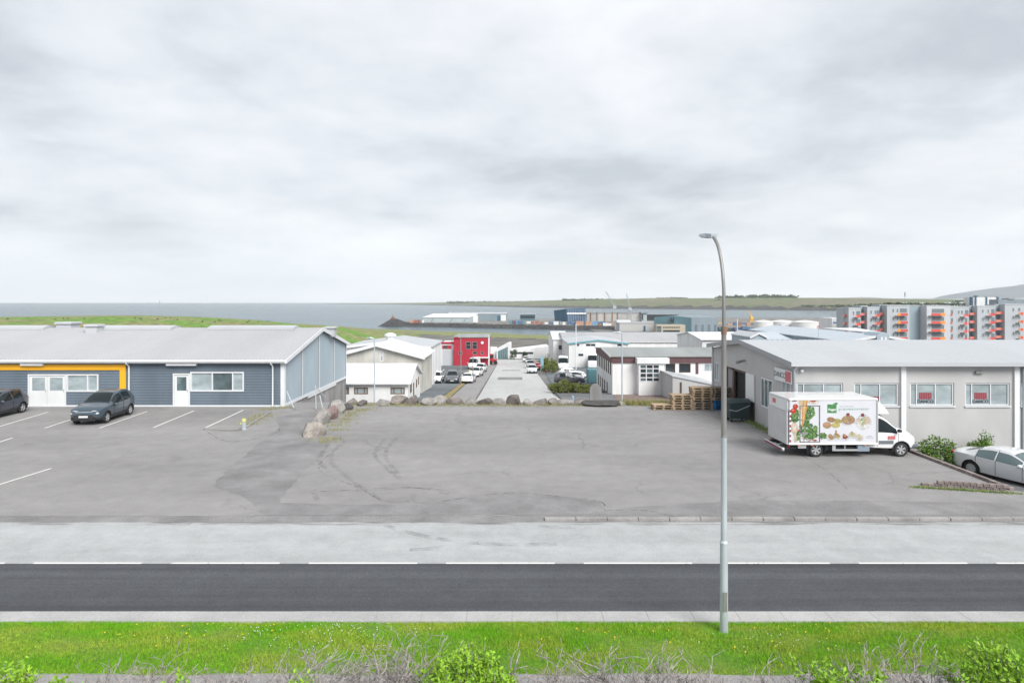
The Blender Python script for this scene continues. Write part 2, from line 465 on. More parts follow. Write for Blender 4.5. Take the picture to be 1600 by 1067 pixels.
# ------------------------------------------------------------------ near pavement sheets
def asphalt(name, col, patch=.18, pscale=.16, stretch=(1,1,1), crack=0.0, cscale=.22, fine=.2):
    m = mat(name, col, .92, var=patch, vscale=pscale, stretch=stretch, bump=.35, bscale=55, fine=fine, fscale=26, detail=9)
    t = m.node_tree; b = t.nodes['Principled BSDF']
    tcn = t.nodes.new('ShaderNodeTexCoord')
    # mid-size stains
    n0 = t.nodes.new('ShaderNodeTexNoise'); n0.inputs['Scale'].default_value = 1.3; n0.inputs['Detail'].default_value = 8; n0.inputs['Roughness'].default_value = .68
    t.links.new(tcn.outputs['Object'], n0.inputs['Vector'])
    mr0 = t.nodes.new('ShaderNodeMapRange'); mr0.inputs['From Min'].default_value = .3; mr0.inputs['From Max'].default_value = .7
    mr0.inputs['To Min'].default_value = .88; mr0.inputs['To Max'].default_value = 1.1
    t.links.new(n0.outputs['Fac'], mr0.inputs['Value'])
    src = b.inputs['Base Color'].links[0].from_socket
    mm = t.nodes.new('ShaderNodeMix'); mm.data_type = 'RGBA'; mm.blend_type = 'MULTIPLY'; mm.inputs['Factor'].default_value = 1
    t.links.new(src, mm.inputs['A']); t.links.new(mr0.outputs[0], mm.inputs['B'])
    t.links.new(mm.outputs['Result'], b.inputs['Base Color'])
    if crack:
        src = mm.outputs['Result']
        nz = t.nodes.new('ShaderNodeTexNoise'); nz.inputs['Scale'].default_value = .8; nz.inputs['Detail'].default_value = 5
        t.links.new(tcn.outputs['Object'], nz.inputs['Vector'])
        ad = t.nodes.new('ShaderNodeVectorMath'); ad.operation = 'MULTIPLY_ADD'; ad.inputs[1].default_value = (1.6,1.6,0)
        t.links.new(nz.outputs['Color'], ad.inputs[0]); t.links.new(tcn.outputs['Object'], ad.inputs[2])
        vo = t.nodes.new('ShaderNodeTexVoronoi'); vo.feature = 'DISTANCE_TO_EDGE'; vo.inputs['Scale'].default_value = cscale
        t.links.new(ad.outputs[0], vo.inputs['Vector'])
        mr = t.nodes.new('ShaderNodeMapRange'); mr.inputs['From Min'].default_value = .002; mr.inputs['From Max'].default_value = .012
        mr.inputs['To Min'].default_value = crack; mr.inputs['To Max'].default_value = 0
        t.links.new(vo.outputs['Distance'], mr.inputs['Value'])
        msk = t.nodes.new('ShaderNodeTexNoise'); msk.inputs['Scale'].default_value = .18
        t.links.new(tcn.outputs['Object'], msk.inputs['Vector'])
        mk = t.nodes.new('ShaderNodeMapRange'); mk.inputs['From Min'].default_value = .5; mk.inputs['From Max'].default_value = .62
        t.links.new(msk.outputs['Fac'], mk.inputs['Value'])
        mu = t.nodes.new('ShaderNodeMath'); mu.operation = 'MULTIPLY'
        t.links.new(mr.outputs[0], mu.inputs[0]); t.links.new(mk.outputs[0], mu.inputs[1])
        mx = t.nodes.new('ShaderNodeMix'); mx.data_type = 'RGBA'
        t.links.new(mu.outputs[0], mx.inputs['Factor']); t.links.new(src, mx.inputs['A']); mx.inputs['B'].default_value = (.05,.05,.05,1)
        t.links.new(mx.outputs['Result'], b.inputs['Base Color'])
    return m
lot_m = asphalt('parking_asphalt', (.246,.237,.232), .15, .16, stretch=(.5,1.3,1), crack=.28)
lot_dark = asphalt('patched_asphalt', (.214,.208,.207), .24, .5)
road_new = asphalt('new_asphalt', (.066,.069,.077), .32, .55, stretch=(.04,2.6,1), fine=.28)
road_old = asphalt('worn_asphalt', (.365,.372,.372), .09, .5, stretch=(.10,1.8,1), fine=.10)
kerb_m = mat('kerb_concrete', (.37,.365,.355), .9, var=.12, vscale=.8, fine=.15, fscale=30, bump=.2, bscale=30)
path_m = asphalt('footpath_asphalt', (.27,.26,.255), .1, .4)
street_m = asphalt('street_asphalt', (.43,.43,.42), .12, .12, stretch=(1.5,.35,1), fine=.12)
yard_m = asphalt('yard_asphalt', (.125,.14,.15), .32, .12, stretch=(.6,1,1))
yard2_m = asphalt('lower_asphalt', (.16,.165,.17), .25, .15)
paint_m = mat('road_paint', (.72,.71,.67), .7, fine=.12, fscale=14, alpha=(.28,.40,9,(1,1,1)))

def sheet(name, pts, z, m, **kw):
    mb = MB(); mb.poly([(x, y, z) for x, y in pts]); return struct(mb, name, m, **kw)
def gp(x, y, z=0.0):
    """pixel -> point on the level lot"""
    D = (CAMZ-z)*1000/(y-470.0); return (X_(x, D), D)
ROAD_N, ROAD_C, ROAD_F = 14.35, 17.2, 20.45
sheet('road_near_lane', [(-90,ROAD_N),(60,ROAD_N),(60,ROAD_C),(-90,ROAD_C)], -.06, road_new)
sheet('road_far_lane', [(-90,ROAD_C),(60,ROAD_C),(60,ROAD_F+.25),(-90,ROAD_F+.25)], -.056, road_old)
lot_poly = [(-75,ROAD_F+.4),(26.5,ROAD_F+.4),(26.5,22.3),(19.2,23.2),(18.4,23.7),(18.4,31.7),(14.0,31.7),(14.0,44.2),(-75,44.2)]
sheet('parking_lot', lot_poly, 0.0, lot_m)
# sunk threshold between road and lot
mb = MB(); mb.poly([(-75,ROAD_F-.03,-.052),(60,ROAD_F-.03,-.052),(60,ROAD_F+.41,-.002),(-75,ROAD_F+.41,-.002)]); struct(mb, 'lot_apron', lot_dark)
# yard lower at the right
mb = MB()
mb.add([(18.42,23.7,-.32),(60,20.5,-.5),(60,32,-1.0),(18.42,32,-1.0),(18.42,27,-.92),(60,27,-.95),(26.5,20.47,-.03),(26.5,22.3,-.1),(60,20.47,-.1),(19.2,23.2,-.22)],
       [(9,7,1,5,4,0),(4,5,2,3),(7,6,8,1)])
struct(mb, 'lower_yard_road', yard2_m)
# near kerb (unit stones), verge, footpath
mb = MB(); x = -40.0
while x < 40:
    mb.bbox(x, x+.998, 13.92, ROAD_N+.004, -.1, .045+random.uniform(-.002,.002), .006); x += 1.0
struct(mb, 'kerb_near', kerb_m)
mb = MB(); x = 1.05
while x < 26:
    mb.bbox(x, x+.985, ROAD_F+.03+random.uniform(-.012,.012), ROAD_F+.19, -.1, .05+random.uniform(-.012,.012), .015); x += 1.0
struct(mb, 'kerb_far', mat('kerb_weathered', (.27,.262,.25), .95, var=.25, vscale=1.2, fine=.2, fscale=25))
soil = mat('verge_soil', (.085,.17,.018), .95, col2=(.15,.20,.03), vscale=.7, fine=.3, fscale=20, lo=.4, hi=.6)
mb = MB(); nx_ = 80
for j in range(9):
    for i in range(nx_+1):
        X = -40 + i; Y = 11.95 + j*(13.92-11.95)/8
        mb.v.append((X, Y, .0 + .10*math.sin(math.pi*j/8) + .02*math.sin(X*1.7+j)))
for j in range(8):
    for i in range(nx_):
        a = j*(nx_+1)+i; mb.f.append((a,a+1,a+nx_+2,a+nx_+1)); mb.m.append(0)
struct(mb, 'verge_ground', soil, smooth=True)
sheet('footpath', [(-40,9.9),(40,9.9),(40,12.02),(-40,12.02)], .012, path_m)
sheet('garden_ground', [(-40,-8),(40,-8),(40,9.9),(-40,9.9)], -.03, mat('garden_soil', (.07,.06,.045), .95, var=.3, vscale=2))

dust_m = mat('road_grit', (.30,.295,.285), .95, fine=.25, fscale=20, alpha=(.40,.70,1.6,(.5,3,1)))
sheet('road_edge_grit', [(-40,ROAD_N+.004),(40,ROAD_N+.004),(40,ROAD_N+.22),(-40,ROAD_N+.22)], -.054, dust_m)
sheet('road_edge_grit', [(-40,ROAD_F-.3),(40,ROAD_F-.3),(40,ROAD_F-.035),(-40,ROAD_F-.035)], -.051, mat('road_grit_dark', (.20,.195,.19), .95, fine=.25, fscale=20, alpha=(.46,.8,1.3,(.4,3,1))))
# repaired strips, seams and tyre marks on the asphalt
def pix_poly(name, pts, z, m):
    P = []
    for i in range(len(pts)):      # ragged cut edge
        a, b_ = Vector(gp(*pts[i])), Vector(gp(*pts[(i+1) % len(pts)])); n = max(1, int((b_-a).length/.35))
        for k in range(n):
            q = a+(b_-a)*k/n; P.append((q.x+random.gauss(0,.035), max(ROAD_F+.42, q.y+random.gauss(0,.04))))
    return sheet(name, P, z, m)
pix_poly('asphalt_patch', [(470,684),(545,640),(505,640),(430,652),(436,668),(408,690),(372,720),(340,750),(338,760),(372,772),(398,790),(412,803),(432,803.5),(440,796),(436,784),(470,740),(500,715),(520,696)], .004, lot_dark)
pix_poly('asphalt_patch', [(395,805),(1650,804.5),(1650,786),(1180,781),(1010,791),(945,797),(938,784),(880,776),(800,770),(740,776),(690,783),(668,789),(520,788),(415,785),(425,803)], .006, lot_dark)
crack_m = mat('tar_seam', (.10,.098,.096), .9, alpha=(.46,.66,3,(1,1,1)))
tyre_m = mat('tyre_mark', (.12,.118,.117), .95, alpha=(.40,1.5,2.2,(1,1,1)))
def smooth_path(pts, n=10):
    P = [Vector((*p, 0)) for p in pts]; out = []
    for i in range(len(P)-1):
        p0, p1, p2, p3 = P[max(i-1,0)], P[i], P[i+1], P[min(i+2,len(P)-1)]
        for k in range(n):
            u = k/n
            out.append(.5*((2*p1)+(p2-p0)*u+(2*p0-5*p1+4*p2-p3)*u*u+(3*p1-p0-3*p2+p3)*u*u*u))
    out.append(P[-1]); return out
def ribbon(name, pts, w, z, m, world=False):
    pts = smooth_path(pts if world else [gp(x, y) for x, y in pts]); mb = MB(); n = len(pts)
    for i, p in enumerate(pts):
        tdir = (pts[min(i+1,n-1)]-pts[max(i-1,0)]).normalized(); nn = Vector((-tdir.y, tdir.x, 0))
        ww = w*(.5 if world else .5*random.uniform(.8,1.2))
        mb.v += [(p.x+nn.x*ww, p.y+nn.y*ww, z), (p.x-nn.x*ww, p.y-nn.y*ww, z)]
    for i in range(n-1):
        mb.f.append((2*i,2*i+1,2*i+3,2*i+2)); mb.m.append(0)
    return struct(mb, name, m)
zz = .0085
for pts, w in [([(318,671),(360,690),(430,677),(436,668)], .05),                ([(540,692),(512,712),(500,735),(560,762),(600,785)], .035), ([(500,768),(560,765),(640,761),(700,772)], .045),
               ([(690,783),(740,776),(800,770),(880,776),(938,784),(945,797)], .05), ([(1235,700),(1290,735),(1325,765)], .035),
               ([(1055,808),(1010,798),(945,797)], .04)]:
    ribbon('tar_seam', pts, w, zz, crack_m); zz += .0004
for pts in [[(540,688),(525,700),(516,718),(530,735),(555,755),(585,775)], [(520,684),(508,700),(499,720),(515,738)], [(602,686),(590,700),(586,712),(602,730),(625,748)],
            [(490,765),(492,775),(502,786)], [(540,768),(580,766),(640,762),(690,766),(700,772)], [(583,775),(610,784),(640,783)], [(620,684),(606,700),(603,716),(622,740)]]:
    ribbon('tyre_mark', pts, .2, zz, tyre_m); zz += .0004
for pts in [[(600,820),(640,832),(690,842),(770,850),(870,850)], [(640,859),(670,857),(700,853)], [(840,823),(900,824)], [(240,815),(300,818)]]:
    D0 = [((CAMZ+.056)*1000/(y-470)) for _, y in pts]
    ribbon('tyre_mark', [(X_(x, d), d) for (x, _), d in zip(pts, D0)], .24, -.05, tyre_m, world=True)

# painted lines
def line_px(pts, w=.1, z=.013):
    a, b_ = [Vector((*gp(*p), 0)) for p in pts]; d = (b_-a).normalized(); n = Vector((-d.y, d.x, 0))*w/2
    mb = MB(); mb.poly([tuple(p+Vector((0,0,z))) for p in (a-n, b_-n, b_+n, a+n)])
    struct(mb, 'parking_line', paint_m)
for pts in [[(-60,684),(75,644)], [(70,669),(140,646)], [(155,669),(230,643)], [(240,668),(303,642)], [(322,668),(380,641)], [(-20,763),(80,732)], [(-90,720),(20,684)]]:
    line_px(pts)
x = -9.17-3.7*6
while x < 30:
    mb = MB(); mb.poly([(x,ROAD_C-.02,-.05),(x+2.92,ROAD_C-.02,-.05),(x+2.92,ROAD_C+.06,-.05),(x,ROAD_C+.06,-.05)])
    struct(mb, 'centre_line', paint_m); x += 3.7

# ------------------------------------------------------------------ sheets draped down the hill
def drape(name, rows, dz, m, step=3.0):
    """rows: (Y, X0, X1)"""
    Ys = np.array([r[0] for r in rows]); mb = MB()
    yy = np.unique(np.concatenate([np.arange(Ys[0], Ys[-1], step), Ys]))
    for y in yy:
        x0 = np.interp(y, Ys, [r[1] for r in rows]); x1 = np.interp(y, Ys, [r[2] for r in rows]); z = g(y)+dz
        mb.v += [(x0, y, z), (x1, y, z)]
    for i in range(len(yy)-1):
        mb.f.append((2*i,2*i+1,2*i+3,2*i+2)); mb.m.append(0)
    return struct(mb, name, m)
drape('street', [(47.6,-4.2,5.2),(60,-3.6,5.2),(70,-3.5,4.5),(138,-3.6,4.5),(165,-3.6,5.0),(182,-6,7)], .02, street_m)
drape('sidewalk', [(47.6,-7.0,-4.1),(60,-6.4,-3.7),(138,-5.6,-3.7),(150,-5.4,-3.7)], .05, path_m)
drape('dry_verge', [(47.6,-8.4,-7.0),(60,-7.3,-6.4),(92,-6.9,-6.4)], .07, mat('dry_grass', (.30,.21,.09), .95, col2=(.20,.19,.07), vscale=.8, fine=.3, fscale=8))
drape('dry_verge', [(98,-8.2,-6.0),(128,-8.6,-5.7),(140,-5.9,-5.6)], .07, mat('dry_grass_far', (.31,.24,.11), .95, col2=(.18,.2,.07), vscale=.5, fine=.3, fscale=6))
drape('left_yard', [(58,-10.5,-8.0),(72,-11,-7.3),(92,-11,-6.9),(100,-12,-8.2),(130,-17,-8.6),(150,-20,-6)], .03, yard_m)
drape('right_yard', [(74,5.2,11.5),(82,5.4,12.2),(100,5.6,22),(140,6.8,24)], .03, yard_m)
drape('cross_road', [(52,5.2,26),(72,4.9,26)], .03, yard2_m)
drape('end_road', [(180,-30,40),(188,-30,40)], .035, street_m)
drape('asphalt_repair', [(96,-2.2,1.6),(103,-2.2,1.6)], .028, lot_dark)
drape('asphalt_repair', [(124,-2.0,1.6),(127,-2.0,1.6)], .028, lot_dark)
for y0 in (58.5, 61.2):
    drape('cross_road_line', [(y0,6,11.5),(y0+.25,6,11.5)], .045, paint_m)
# ------------------------------------------------------------------ building helpers
def wall(mb, p0, u, L, z0, z1, ops=(), depth=.12, n=(0,-1,0), mi=0):
    """vertical wall with real openings and reveals; p0 base point, u unit direction, n outward normal"""
    p0 = Vector((p0[0], p0[1], 0)); u = Vector(u); n = Vector(n)
    us = sorted({0.0, L, *[o[0] for o in ops], *[o[1] for o in ops]}); zs = sorted({z0, z1, *[o[2] for o in ops], *[o[3] for o in ops]})
    us = [a for a in us if 0 <= a <= L]; zs = [a for a in zs if z0 <= a <= z1]
    P = lambda a, z, d=0: tuple(p0+u*a+Vector((0,0,z))-n*d)
    for i in range(len(us)-1):
        for j in range(len(zs)-1):
            a, b_, c, d = us[i], us[i+1], zs[j], zs[j+1]
            if any(o[0]-1e-6 <= a and b_ <= o[1]+1e-6 and o[2]-1e-6 <= c and d <= o[3]+1e-6 for o in ops): continue
            mb.poly([P(a,c),P(b_,c),P(b_,d),P(a,d)], mi)
    for o in ops:
        a, b_, c, d = o[:4]
        mb.poly([P(a,c),P(a,c,depth),P(b_,c,depth),P(b_,c)], mi); mb.poly([P(a,d),P(b_,d),P(b_,d,depth),P(a,d,depth)], mi)
        mb.poly([P(a,c),P(a,d),P(a,d,depth),P(a,c,depth)], mi); mb.poly([P(b_,c),P(b_,c,depth),P(b_,d,depth),P(b_,d)], mi)
def obox(mb, o, u, n, u0, u1, d0, d1, z0, z1, mi=0):
    """box along wall direction u, from depth d0 (outwards) to d1"""
    o = Vector((o[0], o[1], 0)); u = Vector(u); n = Vector(n)
    pts = [o+u*a+n*d+Vector((0,0,z0)) for a, d in ((u0,d0),(u1,d0),(u1,d1),(u0,d1))]
    mb.prism([tuple(p) for p in pts], (0,0,z1-z0), mi)
def window(parent, o, u, n, u0, u1, z0, z1, vs=(), hs=(), fm=None, gm=None, fw=.07, inset=.0, proud=.02, name='window', pname='pane', bar=None):
    """frame with bars; every pane a mesh of its own. vs/hs: bar positions as fractions"""
    fm = fm or white_trim; gm = gm or glass; bar = bar or fw*.8
    mb = MB(); d0, d1 = -inset-.05, -inset+proud
    obox(mb,o,u,n,u0,u1,d0,d1,z0,z0+fw); obox(mb,o,u,n,u0,u1,d0,d1,z1-fw,z1)
    obox(mb,o,u,n,u0,u0+fw,d0,d1,z0+fw,z1-fw); obox(mb,o,u,n,u1-fw,u1,d0,d1,z0+fw,z1-fw)
    ue = [u0+fw] + [u0+(u1-u0)*f for f in vs] + [u1-fw]; ze = [z0+fw] + [z0+(z1-z0)*f for f in hs] + [z1-fw]
    for a in ue[1:-1]: obox(mb,o,u,n,a-bar/2,a+bar/2,d0,d1-.004,z0+fw,z1-fw)
    for a in ze[1:-1]: obox(mb,o,u,n,u0+fw,u1-fw,d0,d1-.008,a-bar/2,a+bar/2)
    w = mb.build(name, fm, parent)
    for i in range(len(ue)-1):
        for j in range(len(ze)-1):
            a = ue[i]+(bar/2 if i else 0); b_ = ue[i+1]-(bar/2 if i < len(ue)-2 else 0)
            c = ze[j]+(bar/2 if j else 0); d = ze[j+1]-(bar/2 if j < len(ze)-2 else 0)
            q = MB(); obox(q,o,u,n,a-.005,b_+.005,d0+.005,d0+.02,c-.005,d+.005)
            q.build(pname, gm[(i+j) % len(gm)] if isinstance(gm, list) else gm, w)
    return w
def part_box(parent, name, m, *a, local=False, c=None):
    mb = MB()
    (mb.bbox(*a, c=c) if c else mb.box(*a)); return mb.build(name, m, parent, local=local)
def pipe(parent, pts, r, m, name='downpipe', n=8):
    mb = MB(); mb.tube(pts, r, n); return mb.build(name, m, parent, auto=50)
def roof_slab(mb, a, b_, c, d, th=.12, mi=0):
    """a,b,c,d corner points of a roof plane (CCW from above), thickened downwards"""
    mb.prism([a,b_,c,d], (0,0,-th), mi)

# ------------------------------------------------------------------ blue clad workshop on the left
FX = (1,0,0); FN = (0,-1,0)
bx0, bx1, by0, by1 = -62.0, -15.1, 42.4, 58.2
ym = (by0+by1)/2; ez, rz = 3.02, 4.72
blue = thing('workshop_building', (-38, by0, 0), 'long slate blue corrugated workshop with grey metal roof and yellow band', 'building')
def corr_wall(mb, p0, u, n, L, z0, z1, ops, pitch=.105, dep=.028):
    """horizontal corrugated sheeting with openings: each rib a pair of sloping faces"""
    p0 = Vector((p0[0],p0[1],0)); u = Vector(u); n = Vector(n)
    zs = np.arange(z0, z1, pitch/2); zs = list(zs)+[z1]
    for j in range(len(zs)-1):
        za, zb = zs[j], zs[j+1]; da, db = (0, dep) if j % 2 == 0 else (dep, 0)
        spans = [(0.0, L)]; zc = (za+zb)/2
        for o in ops:
            if o[2] < zc < o[3]:
                ns = []
                for s0, s1 in spans:
                    if o[1] <= s0 or o[0] >= s1: ns.append((s0,s1)); continue
                    if s0 < o[0]: ns.append((s0,o[0]))
                    if o[1] < s1: ns.append((o[1],s1))
                spans = ns
        for s0, s1 in spans:
            mb.poly([tuple(p0+u*s0+n*da+Vector((0,0,za))), tuple(p0+u*s1+n*da+Vector((0,0,za))), tuple(p0+u*s1+n*db+Vector((0,0,zb))), tuple(p0+u*s0+n*db+Vector((0,0,zb)))])
U = lambda X: X-bx0
ops = [(U(-32.05),U(-29.52),.0,2.14), (U(-29.5),U(-27.38),.98,2.14), (U(-22.45),U(-21.32),.0,2.2), (U(-21.3),U(-17.75),1.0,2.3),
       (U(-46.5),U(-44),.0,2.14), (U(-43.9),U(-41),.98,2.14)]
mb = MB(); corr_wall(mb, (bx0,by0), FX, FN, bx1-bx0, .02, ez, ops); mb.build('front_cladding', slate, blue)
mb = MB()  # shell: back, left, plinth
mb.poly([(bx0,by1,-4),(bx0,by0,-.5),(bx0,by0,ez),(bx0,ym,rz),(bx0,by1,ez)]); mb.poly([(bx1,by1,-4),(bx0,by1,-4),(bx0,by1,ez),(bx1,by1,ez)])
mb.box(bx0+.1,bx1-.1,by0+.5,by0+.55,0,ez)
mb.build('rear_wall', slate, blue)
mb = MB(); mb.poly([(bx1-.05,by0+.1,-3.6),(bx1-.05,by1-.02,-4),(bx1-.05,by1-.02,.1),(bx1-.05,by0+.1,.1)]); mb.build('foundation', concrete, blue)
mb = MB(); obox(mb,(bx0,by0),FX,FN,0,bx1-bx0-.004,.0,.045,-.05,.1); mb.build('base_trim', white_trim, blue)
# gable: four clad panels with ribs between white strips
cuts = [by0+.22, 46.05, 50.0, 54.2, by1-.04]
topz = lambda y: ez + (rz-ez)*(1-abs(y-ym)/(ym-by0))
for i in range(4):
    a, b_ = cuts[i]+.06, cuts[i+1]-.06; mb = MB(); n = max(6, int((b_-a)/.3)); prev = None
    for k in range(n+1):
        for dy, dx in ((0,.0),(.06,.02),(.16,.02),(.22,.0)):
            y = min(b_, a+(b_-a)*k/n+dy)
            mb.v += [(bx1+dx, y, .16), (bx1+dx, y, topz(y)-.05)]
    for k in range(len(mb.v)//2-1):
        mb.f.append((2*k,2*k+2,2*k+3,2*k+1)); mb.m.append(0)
    mb.build('gable_panel', slate_pale_lit, blue)  # slate blue gable, its side light painted in as a paler tone
for y in cuts[1:-1]:
    part_box(blue, 'cover_strip', white_trim, bx1-.03, bx1+.05, y-.055, y+.055, .14, topz(y)-.05)
part_box(blue, 'corner_trim', white_trim, bx1-.22, bx1+.045, by0-.05, by0+.2, .0, ez+.02)
part_box(blue, 'corner_trim', white_trim, bx1-.1, bx1+.045, by1-.04, by1+.06, .0, ez)
part_box(blue, 'gable_base_trim', white_trim, bx1-.04, bx1+.06, by0+.2, by1-.04, -.02, .16)
part_box(blue, 'gable_base_trim', white_trim, bx1-.06, bx1+.05, by0+5, by1-3.4, -.2, -.024)
# roof: two ribbed slopes, fascia, verge boards
for side in (0, 1):
    mb = MB(); ya, yb = (by0-.32, ym) if side == 0 else (by1+.32, ym); za = ez-.02
    n = int((bx1-bx0+.3)/.25)
    for k in range(n+1):
        x = bx0+(bx1+.25-bx0)*k/n
        for dx, dz in ((0,0),(.04,.025),(.09,.025),(.13,0)):
            xx = min(bx1+.25, x+dx); mb.v += [(xx, ya, za+.11+dz), (xx, yb, rz+.16+dz)]
    for k in range(len(mb.v)//2-1):
        f = (2*k,2*k+2,2*k+3,2*k+1); mb.f.append(f if side == 0 else f[::-1]); mb.m.append(0)
    roof_slab(mb, (bx0,ya,za+.09),(bx1+.24,ya,za+.09),(bx1+.24,yb,rz+.14),(bx0,yb,rz+.14), .1)
    mb.build('roof_slope', roof_grey, blue)
part_box(blue, 'eaves_fascia', white_trim, bx0, bx1+.27, by0-.36, by0-.322, ez-.13, ez+.1)
part_box(blue, 'gutter', white_trim, bx0, bx1+.2, by0-.46, by0-.365, ez-.03, ez+.07)
for ya, yb in ((by0-.37, ym), (by1+.37, ym)):
    mb = MB(); mb.prism([(bx1+.255,ya,ez-.14),(bx1+.255,yb,rz-.1),(bx1+.255,yb,rz+.2),(bx1+.255,ya,ez+.12)], (.05,0,0)); mb.build('verge_board', white_trim, blue)
for X in (-25.35, -15.85):
    pipe(blue, [(X,by0-.40,ez-.02),(X,by0-.40,ez-.12),(X+.03,by0-.1,ez-.34),(X+.03,by0-.1,.1),(X+.03,by0-.22,.02)], .055, white_trim)
mb = MB(); obox(mb,(0,by0),FX,FN,bx0,-25.55,.035,.075,2.42,2.80); obox(mb,(0,by0),FX,FN,-25.95,-25.55,.035,.075,.1,2.419); mb.build('yellow_band', yellow, blue)
for X, w in ((-32.4,1.5),(-22.8,2.0),(-44,1.5)):
    part_box(blue, 'roller_box', white_trim, X, X+w, by0-.3, by0-.03, ez-.3, ez-.14, c=.03)
# doors and windows
def door(o, u0, u1, z1, leaves, pt):
    fr = MB(); obox(fr,o,FX,FN,u0,u1,-.06,.05,z1-.09,z1); obox(fr,o,FX,FN,u0,u0+.09,-.06,.05,0,z1-.09); obox(fr,o,FX,FN,u1-.09,u1,-.06,.05,0,z1-.09)
    d = fr.build('door', white_trim, blue); w = (u1-u0-.18)/leaves
    for k in range(leaves):
        a, b_ = u0+.09+k*w+.008, u0+.09+(k+1)*w-.008; l = MB()
        obox(l,o,FX,FN,a,b_,-.05,.0,.02,1.05); obox(l,o,FX,FN,a,b_,-.05,.0,z1-.24,z1-.1)
        obox(l,o,FX,FN,a,a+.15,-.05,.0,1.05,z1-.24); obox(l,o,FX,FN,b_-.15,b_,-.05,.0,1.05,z1-.24)
        obox(l,o,FX,FN,a+.12,b_-.12,.0,.006,.14,.95)
        l.build('door_leaf', white_paint, d)
        q = MB(); obox(q,o,FX,FN,a+.14,b_-.14,-.04,-.02,1.04,z1-.23); q.build('pane', pt, d)
        h = MB(); obox(h,o,FX,FN,b_-.1,b_-.06,.0,.05,1.0,1.16); h.build('handle', galv, d)
    return d
door((0,by0), -32.05, -29.52, 2.14, 2, glass_pale)
window(blue, (0,by0), FX, FN, -29.5, -27.38, .98, 2.14, (.66,), (), gm=glass_pale, fw=.09, proud=.05)
door((0,by0), -22.45, -21.32, 2.2, 1, glass)
window(blue, (0,by0), FX, FN, -21.3, -17.75, 1.0, 2.3, (.41,.79), (), gm=[glass_pale, glass], fw=.09, proud=.05)
door((0,by0), -46.5, -44, 2.14, 2, glass_pale)
window(blue, (0,by0), FX, FN, -43.9, -41, .98, 2.14, (.66,), (), gm=glass_pale, fw=.09, proud=.05)
# ridge vents
for x0, x1 in ((-60,-36.3), (-33.2,-26.4), (-23.6,-16.9)):
    mb = MB(); mb.prism([(x0,ym-.75,rz+.02),(x0,ym-.75,rz+.2),(x0,ym,rz+.36),(x0,ym+.75,rz+.2),(x0,ym+.75,rz+.02)], (x1-x0,0,0)); mb.build('ridge_vent', roof_pale, blue)
rust = mat('rust_stain', (.30,.12,.05), .9, var=.3, vscale=3)
for X, Y, w, h in ((-35.3,ym+.6,1.15,.62), (-32.05,ym-1.2,.85,.62), (-14.95,ym+2.6,.7,.6)):
    zb = topz(Y)+.12; r_ = MB(); r_.bbox(X-w/2,X+w/2,Y-w/2,Y+w/2,zb-.25,zb+h*.7,.03); r_.bbox(X-w/2-.1,X+w/2+.1,Y-w/2-.1,Y+w/2+.1,zb+h*.7,zb+h,.04)
    vb = r_.build('vent_hood', roof_pale, blue)
    if X == -32.05: part_box(vb, 'rusty_flashing', rust, X-w/2-.3, X+w/2+.3, Y-w/2-.22, Y+w/2+.22, zb-.2, zb-.12)

# ------------------------------------------------------------------ grey rendered building on the right
rx0, ry0, ry1, rx1 = 14.0, 31.7, 44.6, 62.0
rm = 38.6; rez, rrz = 3.95, 4.62
gb = thing('warehouse_building', (30, ry0, 0), 'grey rendered warehouse with pale metal roof and red lettered window signs', 'building')
wins = [(14.1,16.4),(16.95,19.15),(19.72,21.9),(22.45,24.65),(25.2,27.4),(28.3,30.5),(31.3,33.5)]
mb = MB()
wall(mb, (rx0,ry0), FX, rx1-rx0, -1.7, rez-.12, [(a-rx0,b_-rx0,1.80,2.93) for a, b_ in wins], .14)
GN = (-1,0,0); GU = (0,-1,0)
gops = [(ry1-36.1,ry1-34.4,1.05,2.75),(ry1-33.3,ry1-32.15,.95,2.95),(ry1-42.0,ry1-38.2,-.01,2.75),(ry1-44.4,ry1-43.3,1.5,2.8)]
wall(mb, (rx0,ry1), GU, ry1-ry0, -.4, rez-.2, gops, .14, n=GN)
mb.poly([(rx0,ry1,rez-.2),(rx0,ry0,rez-.2),(rx0,rm,rrz-.1)])
mb.poly([(rx1,ry1,-2),(rx0,ry1,-2),(rx0,ry1,rez-.2),(rx1,ry1,rez-.2)])
mb.build('wall', grey_render, gb)
mb = MB(); mb.box(rx0+.9,rx1,ry0+.5,ry0+.55,-.4,rez-.3); mb.box(rx0+.6,rx0+.65,ry0+.5,ry1-.3,-.3,rez-.3); mb.build('interior_wall', mat('dim_interior', (.10,.11,.115), .9), gb)
for i, (a, b_) in enumerate(wins):
    w = window(gb, (0,ry0), FX, FN, a+.01, b_-.01, 1.81, 2.92, (.155,.585), (), gm=[glass_pale,glass_pale,glass_pale], fw=.055, inset=.06)
    sill = MB(); obox(sill,(0,ry0),FX,FN,a-.04,b_+.04,-.1,.06,1.74,1.80); sill.build('sill', white_trim, w)
    if i in (2, 3):
        cx = a+.37*(b_-a); pn = part_box(gb, 'window_sign', danco_red, cx-.31, cx+.31, ry0+.082, ry0+.09, 2.12, 2.44)
        for k in range(5): part_box(pn, 'sign_stripe', mat('sign_stripe_red', (.34,.11,.125), .6), cx-.26+k*.115, cx-.235+k*.115, ry0+.078, ry0+.081, 2.15, 2.41)
        text(pn, 'DANCO', .215, (cx,ry0+.08,2.0), (R(90),0,0), ink, bold=.006)
    if i == 1:
        part_box(gb, 'window_sign', danco_red, a+.75, a+1.35, ry0+.082, ry0+.09, 2.08, 2.25)
for X in (19.35, 24.95, 30.9): part_box(gb, 'pilaster', white_paint, X-.12, X+.12, ry0-.1, ry0+.01, -1.7, rez-.1)
